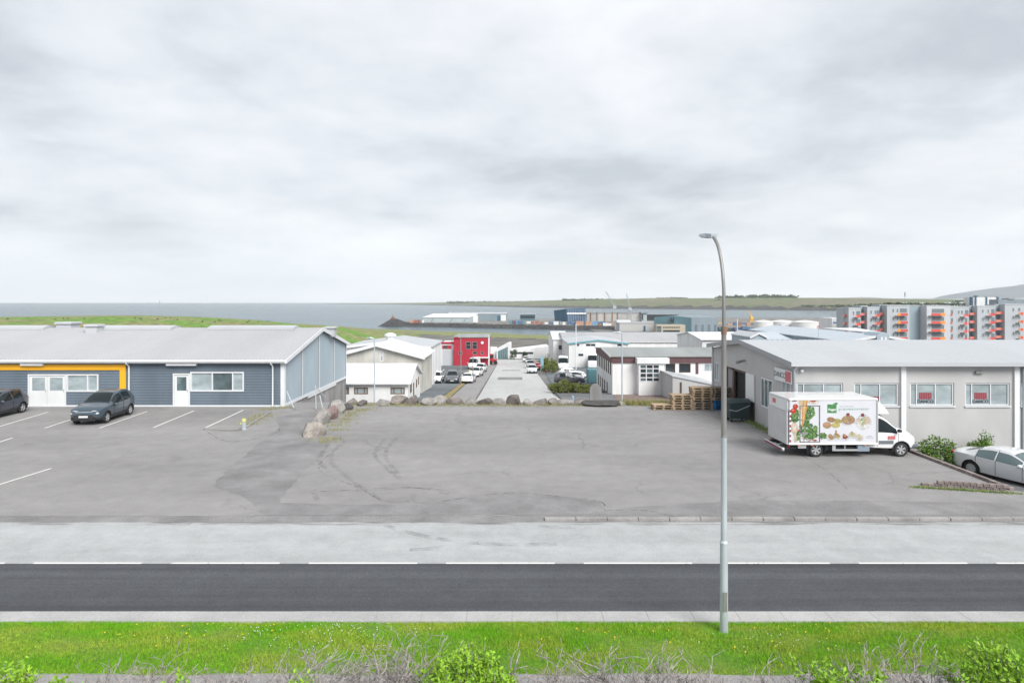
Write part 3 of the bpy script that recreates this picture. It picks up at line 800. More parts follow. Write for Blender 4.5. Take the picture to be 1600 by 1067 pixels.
pipe(gb, [(25.28,ry0-.2,rez),(25.28,ry0-.2,rez-.2),(25.28,ry0-.07,rez-.3),(25.28,ry0-.07,-1.6)], .05, galv)
pipe(gb, [(14.02,ry0-.28,rez),(14.02,ry0-.28,rez-.15),(13.95,ry0-.07,rez-.4),(13.95,ry0-.07,.05)], .05, galv)
pipe(gb, [(13.93,ry1-.1,rez-.1),(13.93,ry1-.1,.0)], .05, white_trim)
for ya, za, yb, zb, flip in ((ry0-.35, rez, rm, rrz, 0), (ry1+.35, rez, rm, rrz, 1)):
    mb = MB(); n = int((rx1-rx0)/.3)
    for k in range(n+1):
        x = rx0-.3+(rx1-rx0+.3)*k/n
        for dx, dz in ((0,0),(.05,.02),(.1,.02),(.15,0)):
            mb.v += [(x+dx, ya, za+dz), (x+dx, yb, zb+.02+dz)]
    for k in range(len(mb.v)//2-1):
        f = (2*k,2*k+2,2*k+3,2*k+1); mb.f.append(f[::-1] if flip else f); mb.m.append(0)
    roof_slab(mb, (rx0-.29,ya,za-.005),(rx1,ya,za-.005),(rx1,yb,zb+.012),(rx0-.29,yb,zb+.012), .12)
    mb.build('roof_slope', roof_pale, gb)
    fas = mat('grey_fascia', (.30,.31,.33), .5)
    mb = MB(); mb.prism([(rx0-.3,ya,za-.22),(rx0-.3,yb,zb-.2),(rx0-.3,yb,zb+.05),(rx0-.3,ya,za+.05)], (-.05,0,0)); mb.build('verge_board', fas, gb)
mb = MB(); mb.box(rx0-.34,rx1,ry0-.42,ry0-.355,rez-.16,rez+.02); mb.build('eaves_fascia', roof_pale, gb)
# gable openings
window(gb, (rx0,0), (0,-1,0), GN, -36.08, -34.42, 1.07, 2.73, (.3,.62), (), gm=glass, fw=.09, inset=.03)
window(gb, (rx0,0), (0,-1,0), GN, -33.28, -32.17, .97, 2.93, (.5,), (), gm=glass_pale, fw=.08, inset=.03)
window(gb, (rx0,0), (0,-1,0), GN, -44.38, -43.32, 1.52, 2.78, (.5,), (), gm=glass_pale, fw=.07, inset=.03)
dr = MB(); dr.box(rx0+.01,rx0+.12,38.2,38.5,.0,2.75); dr.box(rx0+.01,rx0+.12,40.4,40.7,0,2.75); dr.box(rx0-.005,rx0+.12,41.85,42,0,2.75); dr.box(rx0+.01,rx0+.12,38.5,41.85,2.62,2.75)
dd = dr.build('loading_door', brown_wood, gb)
part_box(dd, 'door_leaf', mat('grey_door', (.26,.25,.265), .6, var=.1, vscale=1, stretch=(1,4,.3)), rx0+.1, rx0+.16, 40.7, 41.85, 0, 2.62)
part_box(dd, 'dark_opening', black, rx0+.2, rx0+.25, 38.5, 40.4, 0, 2.62)
part_box(dd, 'open_door_leaf', white_paint, rx0-.08, rx0-.02, 36.85, 38.15, 1.15, 2.72)
part_box(dd, 'open_door_leaf', black_plastic, rx0-.09, rx0-.015, 36.9, 38.15, .02, 1.15)
mb = MB(); mb.tube([(rx0,38.4,3.42),(rx0-.3,38.4,3.36),(rx0-.55,38.3,3.3)], [.05,.08,.1], 8); mb.build('wall_lamp', galv_dark, gb)
mb = MB(); mb.sphere((rx0+.3,ry0-.12,3.55),.09); mb.tube([(rx0+.3,ry0,3.6),(rx0+.3,ry0-.12,3.6)],.03); mb.build('security_camera', white_trim, gb)
part_box(gb, 'floodlight', galv_dark, 22.9, 23.3, ry0-.14, ry0-.01, 3.42, 3.52)
sg = thing('wall_sign', (rx0-.12, 32.6, 3.05), 'white DANCO sign with pink red block on grey gable corner', 'sign')
part_box(sg, 'board', white_paint, rx0-.12, rx0-.07, 31.8, 33.85, 2.85, 3.5)
part_box(sg, 'colour_block', danco_pink, rx0-.13, rx0-.121, 31.86, 32.5, 2.92, 3.44)
text(sg, 'DANCO', .40, (rx0-.125,33.18,3.17), (R(90),0,R(-90)), ink, space=.95)
# ------------------------------------------------------------------ buildings down the hill
def hall(name, label, X0, X1, Y0, Y1, zb, ze, zr, axis='Y', wm=None, rm_=None, tm=None, over=.3, cat='building', ops_front=(), ops_side=(), th=.14):
    """gabled hall. axis 'Y': ridge runs in depth, gable faces the camera; 'X': ridge runs across"""
    wm = wm or white_wall; rm_ = rm_ or roof_white; tm = tm or white_trim
    h = thing(name, ((X0+X1)/2, Y0, zb), label, cat)
    mb = MB(); xm, ymd = (X0+X1)/2, (Y0+Y1)/2
    wall(mb, (X0,Y0), FX, X1-X0, zb, ze, [(o[0]-X0,o[1]-X0,o[2],o[3]) for o in ops_front], .12)
    right = X1 < 0
    if right: wall(mb, (X1,Y0), (0,1,0), Y1-Y0, zb, ze, [(o[0]-Y0,o[1]-Y0,o[2],o[3]) for o in ops_side], .12, n=(1,0,0)); mb.poly([(X0,Y1,zb),(X0,Y0,zb),(X0,Y0,ze),(X0,Y1,ze)])
    else: wall(mb, (X0,Y1), (0,-1,0), Y1-Y0, zb, ze, [(Y1-o[1],Y1-o[0],o[2],o[3]) for o in ops_side], .12, n=(-1,0,0)); mb.poly([(X1,Y0,zb),(X1,Y1,zb),(X1,Y1,ze),(X1,Y0,ze)])
    mb.poly([(X1,Y1,zb),(X0,Y1,zb),(X0,Y1,ze),(X1,Y1,ze)])
    if axis == 'Y':
        mb.poly([(X0,Y0,ze),(X1,Y0,ze),(xm,Y0,zr-.02)]); mb.poly([(X1,Y1,ze),(X0,Y1,ze),(xm,Y1,zr-.02)])
    else:
        mb.poly([(X1,Y0,ze),(X1,Y1,ze),(X1,ymd,zr-.02)]); mb.poly([(X0,Y1,ze),(X0,Y0,ze),(X0,ymd,zr-.02)])
    if ops_front or ops_side: mb.box(X0+.25,X1-.25,Y0+.25,Y1-.25,zb,ze-.05,1)
    mb.build('wall', [wm, black], h)
    k = (zr-ze)/((X1-X0)/2 if axis == 'Y' else (Y1-Y0)/2)
    if axis == 'Y':
        for xa in (X0-over, X1+over):
            mb = MB(); z = ze-k*over; q = [(xa,Y0-over,z+th),(xm,Y0-over,zr+th),(xm,Y1+over,zr+th),(xa,Y1+over,z+th)]
            mb.prism(q if xa > xm else q[::-1], (0,0,-th)); mb.build('roof_slope', rm_, h)
            mb = MB(); mb.prism([(xa,Y0-over-.06,z-.12),(xm,Y0-over-.06,zr-.12),(xm,Y0-over-.06,zr+th+.03),(xa,Y0-over-.06,z+th+.03)], (0,.055,0)); mb.build('verge_board', tm, h)
    else:
        for ya in (Y0-over, Y1+over):
            mb = MB(); z = ze-k*over; q = [(X0-over,ya,z+th),(X1+over,ya,z+th),(X1+over,ymd,zr+th),(X0-over,ymd,zr+th)]
            mb.prism(q if ya < ymd else q[::-1], (0,0,-th)); mb.build('roof_slope', rm_, h)
        part_box(h, 'gutter', tm, X0-over, X1+over, Y0-over-.08, Y0-over-.005, ze-k*over-.02, ze-k*over+th-.02)
    return h
OX = lambda Y: (0, Y)
# white house with low roof, just below the boulders
Y = 60.0; zb = g(60)-1.0
fw_ = [(X_(536,Y),X_(545.5,Y)),(X_(553,Y),X_(575,Y)),(X_(610,Y),X_(632.5,Y))]
zt, zl = Z_(605,Y), Z_(616,Y)
wh = hall('white_house', 'low white house with bright white roof below the boulders', -30, -9.75, Y, 67.8, zb, Z_(598,Y), Z_(567.5,63.9)-.14, 'X', ops_front=[(a,b_,zl,zt) for a, b_ in fw_],
          ops_side=[(61.2,62.3,zl-.1,zt+.1),(63.1,63.9,zl-1.4,zt),(65.0,65.8,zl-.1,zt+.1),(66.5,67.2,zl,zt+.2)])
wood_fr = mat('brown_window_frame', (.16,.10,.07), .6)
for a, b_ in fw_: window(wh, OX(Y), FX, FN, a, b_, zl, zt, (.25,.75), (), fm=wood_fr, gm=glass_pale, fw=.1, inset=.02)
for a, b_, c, d in [(61.2,62.3,zl-.1,zt+.1),(63.1,63.9,zl-1.4,zt),(65.0,65.8,zl-.1,zt+.1),(66.5,67.2,zl,zt+.2)]:
    window(wh, (-9.75,0), (0,1,0), (1,0,0), a, b_, c, d, (), (), fm=wood_fr, gm=glass_dark, fw=.09, inset=.02)
# weathered concrete warehouse
Y = 72.0
ch = hall('concrete_warehouse', 'weathered beige concrete warehouse with white gable roof and ridge vent', -20.2, -10.2, Y, 81.5, g(Y)-1, Z_(558,Y), Z_(537,Y)-.16, 'Y', wm=concrete_warm, over=.45,
          ops_front=[(X_(585,Y),X_(590,Y),Z_(552.5,Y),Z_(546.5,Y)),(X_(593.5,Y),X_(599,Y),Z_(565,Y),Z_(547.5,Y))])
window(ch, OX(Y), FX, FN, X_(585,Y), X_(590,Y), Z_(552.5,Y), Z_(546.5,Y), gm=glass_dark, fw=.06)
window(ch, OX(Y), FX, FN, X_(593.5,Y), X_(599,Y), Z_(565,Y), Z_(547.5,Y), (), (.6,), gm=[glass_pale,glass_dark], fw=.09)
mb = MB(); mb.lathe([(.55,0),(.55,.5),(.75,.52),(.75,.75),(.3,.95)], -15.2, 80, 10, cz=Z_(530,80)-.15); mb.build('ridge_vent', white_trim, ch)
# white hall behind it
wh2 = hall('white_hall', 'white hall with pale roof behind the concrete warehouse', -22, -10.6, 82.5, 96, g(90)-1.5, Z_(544,82), Z_(526,95), 'Y', rm_=roof_pale, over=.2)
for y in (86, 90, 93): part_box(wh2, 'cover_strip', roof_pale, -10.6, -10.56, y, y+.15, g(90)-1, Z_(544,82)-.1)
# crimson building
Y = 150.0; sc = .15
rd = thing('crimson_building', (-9.5, Y, g(Y)), 'crimson red metal clad two storey building beside the street', 'building')
zt = Z_(527.5,Y); zb = g(Y)-.6; xa, xb = X_(709,Y), X_(763,Y); xl = X_(689,Y)
rw = [(X_(728,Y),X_(735.7,Y),Z_(545.5,Y),Z_(534,Y)),(X_(738,Y),X_(745.5,Y),Z_(545.5,Y),Z_(534,Y)),(X_(738.5,Y),X_(745.5,Y),Z_(553.5,Y),Z_(549,Y)),(X_(751,Y),X_(755.5,Y),Z_(553.5,Y),Z_(549,Y)),(X_(716.5,Y),X_(722.5,Y),Z_(554,Y),Z_(549,Y))]
mb = MB(); wall(mb, (xa,Y), FX, xb-xa, zb, zt, [(a-xa,b_-xa,c,d) for a,b_,c,d in rw], .15); mb.poly([(xb,Y,zb),(xb,Y+14,zb),(xb,Y+14,zt),(xb,Y,zt)]); mb.poly([(xa,Y+14,zb),(xa,Y,zb),(xa,Y,zt),(xa,Y+14,zt)])
mb.box(xa+.4,xb-.4,Y+.5,Y+13,zb,zt-.5,1); mb.build('wall', [red_clad, black], rd)
for i, (a, b_, c, d) in enumerate(rw): window(rd, OX(Y), FX, FN, a, b_, c, d, (), (.55,) if i < 2 else (), fm=galv_dark, gm=glass_dark, fw=.1)
mb = MB(); mb.lathe([(.34,-.12),(.34,-.02),(.2,-.02)], X_(753.5,Y), Y, 14, axis='y', cz=Z_(535.5,Y)); mb.build('round_window', white_trim, rd)
mb = MB(); mb.box(xa-.15,xb+.15,Y-.2,Y+14,zt,zt+.2); mb.build('roof', roof_dark, rd); part_box(rd, 'corner_trim', white_trim, xb-.02, xb+.3, Y-.1, Y+.15, zb, zt+.4)
part_box(rd, 'parapet', red_clad, X_(709,Y), X_(722,Y), Y-.25, Y-.205, zt-.1, zt+.12)
part_box(rd, 'canopy', white_trim, X_(740,Y), X_(764,Y), Y-1.2, Y, Z_(559,Y), Z_(557.5,Y))
part_box(rd, 'garage_wall', white_wall, xl, xa, Y+1, Y+10, zb, Z_(536,Y)); part_box(rd, 'garage_fascia', red_clad, xl-.1, xa, Y+.8, Y+.99, Z_(537.5,Y), Z_(534.5,Y))
part_box(rd, 'garage_door', mat('grey_garage_door', (.45,.46,.48), .6), xl+.3, xa-.2, Y+.93, Y+.99, zb, Z_(547,Y))
part_box(rd, 'garage_window', red_clad, xl+.2, xa-.6, Y+.9, Y+.99, Z_(545.5,Y), Z_(540,Y)); part_box(rd, 'garage_pane', glass, xl+.6, xl+1.4, Y+.87, Y+.9, Z_(545,Y), Z_(540.5,Y))
# low white building across the street end
Y = 196.0
wl_ = thing('white_pavilion', (4, Y, g(Y)), 'low white building with slanted glass gable across the end of the street', 'building')
zb = g(Y)-1.0; xa, xs_, xb = X_(777,Y), X_(796,Y), X_(857,Y)
mb = MB(); mb.prism([(xa-.2,Y-.5,zb),(xs_+.6,Y-.5,zb),(xs_+.6,Y-.5,Z_(537.5,Y)),(xs_-.2,Y-.5,Z_(537.5,Y)),(xa-.2,Y-.5,Z_(547.5,Y))], (0,11,0)); mb.build('glass_hall', white_wall, wl_)
mb = MB(); mb.prism([(xa+.2,Y-.56,zb+.3),(xs_-.5,Y-.56,zb+.3),(xs_-.5,Y-.56,Z_(541.5,Y)),(xa+.2,Y-.56,Z_(548.5,Y))], (0,.05,0)); mb.build('glass_gable', mat('teal_glass', (.10,.20,.22), .08, spec=.7), wl_)
for k in range(1, 5): part_box(wl_, 'mullion', galv_dark, xa+.2+k*.66, xa+.3+k*.66, Y-.62, Y-.565, zb+.3, Z_(548-k*1.2,Y))
mb = MB(); mb.prism([(xs_+.6,Y,zb),(xb,Y,zb),(xb,Y,Z_(541,Y)),(xs_+.6,Y,Z_(548,Y))], (0,10,0)); mb.build('low_wing', white_wall, wl_)
part_box(wl_, 'ribbon_window', glass_dark, X_(806,Y), X_(833,Y), Y-.06, Y-.005, Z_(553,Y), Z_(550,Y))
part_box(wl_, 'side_wing', white_wall, X_(764,Y), xa-.2, Y+1, Y+9, zb, Z_(545,Y))
# white building with dark brown band, right of the street
Y = 70.0; zb = g(Y)-1.2; xa, xb = X_(957,Y), 30.0; yb = 83.0
bw = thing('brown_band_building', (14, Y, g(Y)), 'white two storey building with dark brown band and weathered grey roof', 'building')
zt, zl = Z_(567,Y), Z_(556,Y)
fo = [(X_(1039,Y),X_(1055,Y),Z_(582,Y),Z_(568,Y)),(X_(1061,Y),X_(1079,Y),Z_(582,Y),Z_(568,Y)),(X_(1100,Y),X_(1118,Y),Z_(580,Y),Z_(568,Y)),(X_(1024,Y),X_(1036,Y),Z_(582,Y),Z_(570,Y))]
sy = lambda x: X_(957,Y)*1000/(x-800.0)         # depth on the side wall seen at pixel column x
so = []
for k in range(8):
    a = 71.0+k*1.5; so.append((a, a+.62, -1.25, .45))
for k, a in enumerate((73.6, 75.6, 77.5, 79.3, 81)): so.append((a, a+.6, -4.05-.02*k, -2.35))
mb = MB(); wall(mb, (xa,Y), FX, xb-xa, zb, zt, [(a-xa,b_-xa,c,d) for a,b_,c,d in fo], .12)
wall(mb, (xa,yb), (0,-1,0), yb-Y, zb-1.5, zt, [(yb-b_,yb-a,c,d) for a,b_,c,d in so], .12, n=(-1,0,0)); mb.poly([(xb,yb,zb-1.5),(xa,yb,zb-1.5),(xa,yb,zt),(xb,yb,zt)])
mb.box(xa+.3,xb-.3,Y+.3,yb-.3,zb,zt-.2,1); mb.build('wall', [white_wall, black], bw)
part_box(bw, 'front_band', brown, xa-.12, xb, Y-.12, Y+.05, zt, zl-.02)
mb = MB(); mb.prism([(xa-.13,Y+.052,zt),(xa-.13,yb,zt),(xa-.13,yb,zl-.1),(xa-.13,(Y+yb)/2,zl+.35),(xa-.13,Y+.052,zl-.02)], (.15,0,0)); mb.build('gable_band', brown, bw)
for ya, flip in ((Y-.25,0),(yb+.25,1)):
    mb = MB(); ym_ = (Y+yb)/2; q = [(xa-.3,ya,zl),(xb,ya,zl),(xb,ym_,zl+.42),(xa-.3,ym_,zl+.42)]; mb.prism(q[::-1] if flip else q, (0,0,-.1)); mb.build('roof_slope', roof_dark, bw)
mb = MB(); mb.prism([(xa-.32,Y-.27,zl-.14),(xa-.32,ym_,zl+.28),(xa-.32,ym_,zl+.45),(xa-.32,Y-.27,zl+.03)], (.04,0,0)); mb.build('verge_board', white_trim, bw)
for i, (a, b_, c, d) in enumerate(fo): window(bw, OX(Y), FX, FN, a, b_, c, d, (.5,) if i == 2 else (), (), gm=glass_dark if i < 2 else glass_pale, fw=.07, fm=brown_wood if i < 2 else white_trim)
for a, b_, c, d in so: window(bw, (xa,0), (0,-1,0), (-1,0,0), -b_, -a, c, d, fm=brown_wood, gm=glass_dark, fw=.07)
part_box(bw, 'brown_panel', brown, X_(1087,Y), X_(1091,Y), Y-.06, Y-.004, Z_(584,Y), zt-.01)
# glazed bay
ba, bb = X_(995,Y), X_(1040,Y); byy = Y-1.1
bo = (X_(999,byy)+.0, X_(1031,byy), Z_(597,byy), Z_(569,byy))
mb = MB(); wall(mb, (ba,byy), FX, bb-ba-.4, zb, Z_(568,byy), [(bo[0]-ba,bo[1]-ba,bo[2],bo[3])], .1); mb.poly([(ba,Y,zb),(ba,byy,zb),(ba,byy,Z_(568,byy)),(ba,Y,Z_(568,byy))])
mb.poly([(bb-.4,byy,zb),(bb,Y,zb),(bb,Y,Z_(568,byy)),(bb-.4,byy,Z_(568,byy))]); mb.build('bay_wall', white_wall, bw)
window(bw, (0,byy), FX, FN, *bo, (.34,.67), (.25,.5,.75), gm=[glass,glass_dark,glass_dark], fw=.12, name='bay_window')
part_box(bw, 'bay_roof', white_paint, ba-.2, bb+.1, byy-.2, Y-.13, Z_(568,byy)+.003, Z_(559.5,byy))
# stair ramp wing and paved terrace in front
x0, x1 = X_(1051,64), X_(1122,64); mb = MB()
mb.prism([(x0,64,g(64)-1),(x1,64,g(64)-1),(x1,64,Z_(603,64)),(x0,64,Z_(588,64))], (0,5.9,0)); mb.build('annex_wall', grey_render, bw)
mb = MB(); mb.prism([(x0-.1,63.9,Z_(588,64)),(x1,63.9,Z_(603,64)),(x1,63.9,Z_(603,64)+.1),(x0-.1,63.9,Z_(588,64)+.1)], (0,6,0)); mb.build('annex_roof', roof_pale, bw)
part_box(bw, 'annex_door', brown_wood, X_(1062.5,64), X_(1065,64), 63.93, 63.996, Z_(618,64), Z_(597,64))
mb = MB(); mb.poly([(X_(955,66),62,g(62)+.05),(X_(1052,64),60,g(60)+.05),(X_(1052,64),69.9,g(69.9)+.05),(xa,69.9,g(69.9)+.05)]); struct(mb, 'gravel_terrace', mat('red_gravel', (.20,.145,.13), .95, var=.2, vscale=1, fine=.25, fscale=8))
# white hall with teal trim, and the big sheds behind
Y = 140.0
ops = [(X_(901,Y),X_(905.5,Y),Z_(541.5,Y),Z_(537,Y)),(X_(915,Y),X_(931,Y),Z_(541.5,Y),Z_(536.5,Y)),(X_(903,Y),X_(912,Y),Z_(557,Y),Z_(552,Y)),(X_(964,Y),X_(972,Y),Z_(541.5,Y),Z_(537,Y))]
th_ = hall('teal_trim_hall', 'white hall with teal gable trim behind the parked coaches', X_(889,Y), X_(981,Y), Y, 158, g(Y)-1, Z_(537,Y), Z_(529.5,Y)-.3, 'Y', tm=teal, rm_=roof_pale, over=.25, ops_front=ops)
for i, o in enumerate(ops): window(th_, OX(Y), FX, FN, *o, (.5,) if i in (1,) else (), (), gm=glass_dark, fw=.1)
h2 = hall('long_grey_roof_hall', 'very long hall with pale grey roof behind the brown band building', X_(880,165), X_(1118,165), 160, 186, g(170)-1, Z_(534.5,160), Z_(520,172), 'X', rm_=roof_grey, over=.3)
h3 = hall('white_gable_shed', 'white shed at the left end of the long grey roof', X_(862,175), X_(884,175), 168, 190, g(170)-1, Z_(530,170), Z_(520,172), 'X', over=.2)
part_box(h3, 'window', glass_dark, X_(873,167.9), X_(877.5,167.9), 167.9, 167.99, Z_(546,168), Z_(539.5,168))
# roofs behind the grey warehouse
Y = 120.0
r1 = hall('flat_white_roof_hall', 'white roofed hall directly behind the tall street lamp', X_(1097,Y), X_(1186,Y), Y, 138, g(Y)-1, Z_(531,Y), Z_(518.5,129)-.14, 'X', over=.3)
Y = 92.0
gbl = hall('pale_blue_gable_hall', 'hall with small grey gable end and long pale blue roof', X_(1173,Y), X_(1198,Y), Y, 100, g(Y)-1, Z_(527,Y), Z_(519.5,Y)-.14, 'Y', wm=slate_pale_lit, rm_=roof_pale, over=.15)
mb = MB(); a = X_(1186,Y); b_ = X_(1400,Y); mb.prism([(a,Y+1.2,Z_(531.5,Y+1.2)),(b_,Y+1.2,Z_(531.5,Y+1.2)),(b_,Y+9,Z_(518.5,Y+9)),(a,Y+9,Z_(518.5,Y+9))], (0,0,-.14)); mb.build('long_roof', mat('pale_blue_roof', (.42,.47,.51), .5, var=.05, vscale=.3), gbl)
part_box(gbl, 'long_wall', slate_pale_lit, a+.3, b_, Y+1.6, Y+9, g(Y)-1, Z_(532,Y+1.6)-.05)
for x in (1203, 1227, 1250, 1272): part_box(gbl, 'roof_bracket', galv_dark, X_(x,Y), X_(x+1.2,Y), Y+.95, Y+1.15, Z_(535,Y), Z_(531,Y))
part_box(gbl, 'gutter', slate, X_(1201,Y), X_(1300,Y), Y+1.02, Y+1.19, Z_(532.6,Y), Z_(531.2,Y))
Y = 80.0
cv = hall('arched_vent_hall', 'pale blue gabled hall with white ridge edge before the apartment blocks', X_(1322,Y), X_(1428,Y), Y, 112, g(Y)-1, Z_(534,Y), Z_(523,Y)-.14, 'Y', wm=slate_pale_lit, rm_=mat('pale_blue_roof', (.42,.47,.51)), over=.3)
mb = MB(); mb.prism([(X_(1367,Y),Y-.5,Z_(536,Y)),(X_(1386,Y),Y-.5,Z_(536,Y)),(X_(1386,Y),Y-.5,Z_(524,Y)),(X_(1381,Y),Y-.5,Z_(519.5,Y)),(X_(1376,Y),Y-.5,Z_(518.5,Y)),(X_(1371,Y),Y-.5,Z_(520,Y)),(X_(1367,Y),Y-.5,Z_(524,Y))], (0,3,0)); dm = mb.build('arched_dormer', slate_pale_lit, cv)
for x in (1372, 1378): part_box(cv, 'dormer_window', white_trim, X_(x,Y), X_(x+3.6,Y), Y-.56, Y-.504, Z_(533,Y), Z_(526.5,Y))
mb = MB(); mb.prism([(X_(1375,Y),Y+.5,Z_(521.5,Y)),(X_(1386,Y),Y+.5,Z_(521.5,Y)),(X_(1340,112),112.5,Z_(513.5,112)),(X_(1287,112),112.5,Z_(513.5,112))], (0,0,.12)); mb.build('ridge_cap', roof_white, cv)
# ------------------------------------------------------------------ vehicles
def pchip(pts, x):
    xs = np.array([p[0] for p in pts], float); ys = np.array([p[1] for p in pts], float)
    h = np.diff(xs); d = np.diff(ys)/h; m = np.zeros_like(xs)
    for i in range(1, len(xs)-1):
        if d[i-1]*d[i] > 0:
            w1, w2 = 2*h[i]+h[i-1], h[i]+2*h[i-1]; m[i] = (w1+w2)/(w1/d[i-1]+w2/d[i])
    m[0], m[-1] = d[0], d[-1]
    x = np.clip(x, xs[0], xs[-1]); i = np.clip(np.searchsorted(xs, x)-1, 0, len(h)-1); t = (x-xs[i])/h[i]
    return (2*t**3-3*t**2+1)*ys[i] + (t**3-2*t**2+t)*h[i]*m[i] + (-2*t**3+3*t**2)*ys[i+1] + (t**3-t**2)*h[i]*m[i+1]
CLAD = mat('car_cladding', (.03,.032,.035), .6)
car_glass = mat('car_glass', (.012,.018,.02), .06, spec=.28)
seam_m = mat('panel_seam', (.012,.012,.014), .8)
def wheel(parent, x, y, r, side, w=.2, spokes=5, n=24):
    wh = thing_part('wheel', parent)
    s = side
    mb = MB(); mb.lathe([(r*.66,-w/2+.04),(r*.66,-w/2),(r*.94,-w/2),(r,-w/2+.03),(r,w/2-.03),(r*.94,w/2),(r*.66,w/2),(r*.66,w/2-.04)], x, y, n, axis='y', cz=r); t_ = mb.build('wheel', black_rubber, parent, auto=40, local=True)
    mb = MB(); f = y+s*(w/2-.035)
    mb.lathe([(r*.68,f-y-.012*s),(r*.68,f-y+.02*s),(r*.60,f-y+.02*s),(r*.58,f-y-.012*s)] if s > 0 else [(r*.58,f-y-.012*s),(r*.60,f-y+.02*s),(r*.68,f-y+.02*s),(r*.68,f-y-.012*s)], x, y, n, axis='y', cz=r)
    mb.lathe([(r*.16,f-y-.01),(r*.16,f-y+.01+.012*s)], x, y, 10, axis='y', cz=r)
    for k in range(spokes):
        th = 2*math.pi*k/spokes+.3; c, sn = math.cos(th), math.sin(th); a, b_ = r*.1, r*.6; hw = r*.09
        pts = [(x+c*a-sn*hw, f+.012*s, r+sn*a+c*hw),(x+c*b_-sn*hw*1.5, f+.012*s, r+sn*b_+c*hw*1.5),(x+c*b_+sn*hw*1.5, f+.012*s, r+sn*b_-c*hw*1.5),(x+c*a+sn*hw, f+.012*s, r+sn*a-c*hw)]
        mb.prism(pts, (0,-.02*s,0))
    mb.build('rim', alloy, t_, local=True)
    mb = MB(); mb.lathe([(r*.62,-.01),(r*.62,.01)], x, f-.02*s, n, axis='y', cz=r); mb.build('brake_disc', black_plastic, t_, local=True)
    return t_
def thing_part(*a): return None
def car_body(root, sp, paint, NS=84, fine_rows=3, local=True):
    """loft a car body from its curves; glass, lamps and wheels become parts"""
    L0, L1 = sp['zt'][0][0], sp['zt'][-1][0]
    xs = np.linspace(L0, L1, NS)
    # crowd stations towards both ends
    u = np.linspace(-1, 1, NS); xs = (L0+L1)/2 + (L1-L0)/2*(u*(1-.18) + .18*np.sign(u)*np.abs(u)**.35 if False else np.sin(u*math.pi/2)*.35+u*.65)
    zb, zl, zt, w, wt = (pchip(sp[k], xs) for k in ('zb','zl','zt','w','wt'))
    wheels = sp['wheels']; wr = sp['wr']; ar = wr*1.16
    rows = [('b',.0),('b',.5),('b',.88),('s',0.0),('s',.1),('s',.25),('s',.4),('s',.55),('s',.7),('s',.85),('s',1.0)] + [('g',k/6) for k in range(1,7)] + [('t',.2),('t',.45),('t',.72),('t',1.0)]
    def pt(i, r):
        k, v = r; W = w[i]
        if k == 'b': return (W*v, zb[i])
        if k == 's':
            z = zb[i]+.03+(zl[i]-zb[i]-.03)*v
            bulge = .94+.06*math.sin(min(1, v*1.9)*math.pi/2) - .05*max(0, v-.62)**1.3/.38**.3
            return (W*bulge, z)
        side_top = zt[i]-sp.get('crown',.07)*min(1, (zt[i]-zl[i])/.25+.15)
        if k == 'g':
            y0 = W*(.94+.06-.05*.38); y1 = wt[i]; vv = v
            return (y0+(y1-y0)*(vv**1.15), zl[i]+(max(side_top, zl[i])-zl[i])*vv)
        y1 = wt[i]; st = max(side_top, zl[i])
        return (y1*math.cos(v*math.pi/2)**.9 if v < 1 else 0.0, st+(zt[i]-st)*math.sin(v*math.pi/2))
    NR = len(rows)
    P = np.zeros((NS, NR, 3))
    for i in range(NS):
        for j, r in enumerate(rows):
            y, z = pt(i, r); P[i,j] = (xs[i], y, z)
    # round the wheel openings: snap nearby vertices to the arch circle
    inside = np.zeros((NS,NR), bool)
    for wx in wheels:
        d = np.sqrt((P[:,:,0]-wx)**2 + (P[:,:,2]-wr)**2); side = np.zeros((NS,NR), bool); side[:,2:11] = True
        hit = side & (d < ar) & (d > .01)
        near_ = hit & (d > ar-.06)
        f = np.where(near_, ar/np.maximum(d,.01), 1); P[:,:,0] = wx+(P[:,:,0]-wx)*f; P[:,:,2] = np.where(near_, wr+(P[:,:,2]-wr)*f, P[:,:,2])
        inside |= hit & ~near_
    gl = sp['glass']   # windshield (x0,x1), rear (x0,x1), sides [(x0,x1)...]
    meshes = {}
    def put(key, i, j, sgn):
        mbq = meshes.setdefault(key, MB())
        q = [P[i,j],P[i+1,j],P[i+1,j+1],P[i,j+1]]
        q = [(p[0], p[1]*sgn, p[2]) for p in q]
        mbq.poly(q if sgn < 0 else q[::-1])
    for i in range(NS-1):
        xm = (xs[i]+xs[i+1])/2; tall = (zt[i]+zt[i+1]-zl[i]-zl[i+1])/2
        for j in range(NR-1):
            if inside[i,j] or inside[i+1,j] or inside[i,j+1] or inside[i+1,j+1]: continue
            k0, k1 = rows[j], rows[j+1]; key = 'body'
            for s_ in (1,-1):
                key = 'body'
                if k1[0] == 'g' and k1[1] <= .84 and k0[0] in 'gs' and tall > .14:
                    for n_, (a, b_) in enumerate(gl['side']):
                        if a < xm < b_: key = ('side_window', n_, s_)
                if k1[0] == 't' or (k1[0] == 'g' and k1[1] > .84 and False):
                    if gl['front'][0] < xm < gl['front'][1]: key = 'windshield'
                    if gl['rear'] and gl['rear'][0] < xm < gl['rear'][1]: key = 'rear_window'
                if k1[0] == 'b' or (k1[0] == 's' and k1[1] <= sp.get('clad',.12)): key = 'sill'
                put(key, i, j, s_)
    for e in (0, NS-1):       # end caps
        for s_ in (1,-1):
            for j in range(NR-1):
                q = [(P[e,j][0],0,P[e,j][2]),(P[e,j][0],P[e,j][1]*s_,P[e,j][2]),(P[e,j+1][0],P[e,j+1][1]*s_,P[e,j+1][2]),(P[e,j+1][0],0,P[e,j+1][2])]
                meshes['body'].poly(q if (s_ > 0) == (e > 0) else q[::-1])
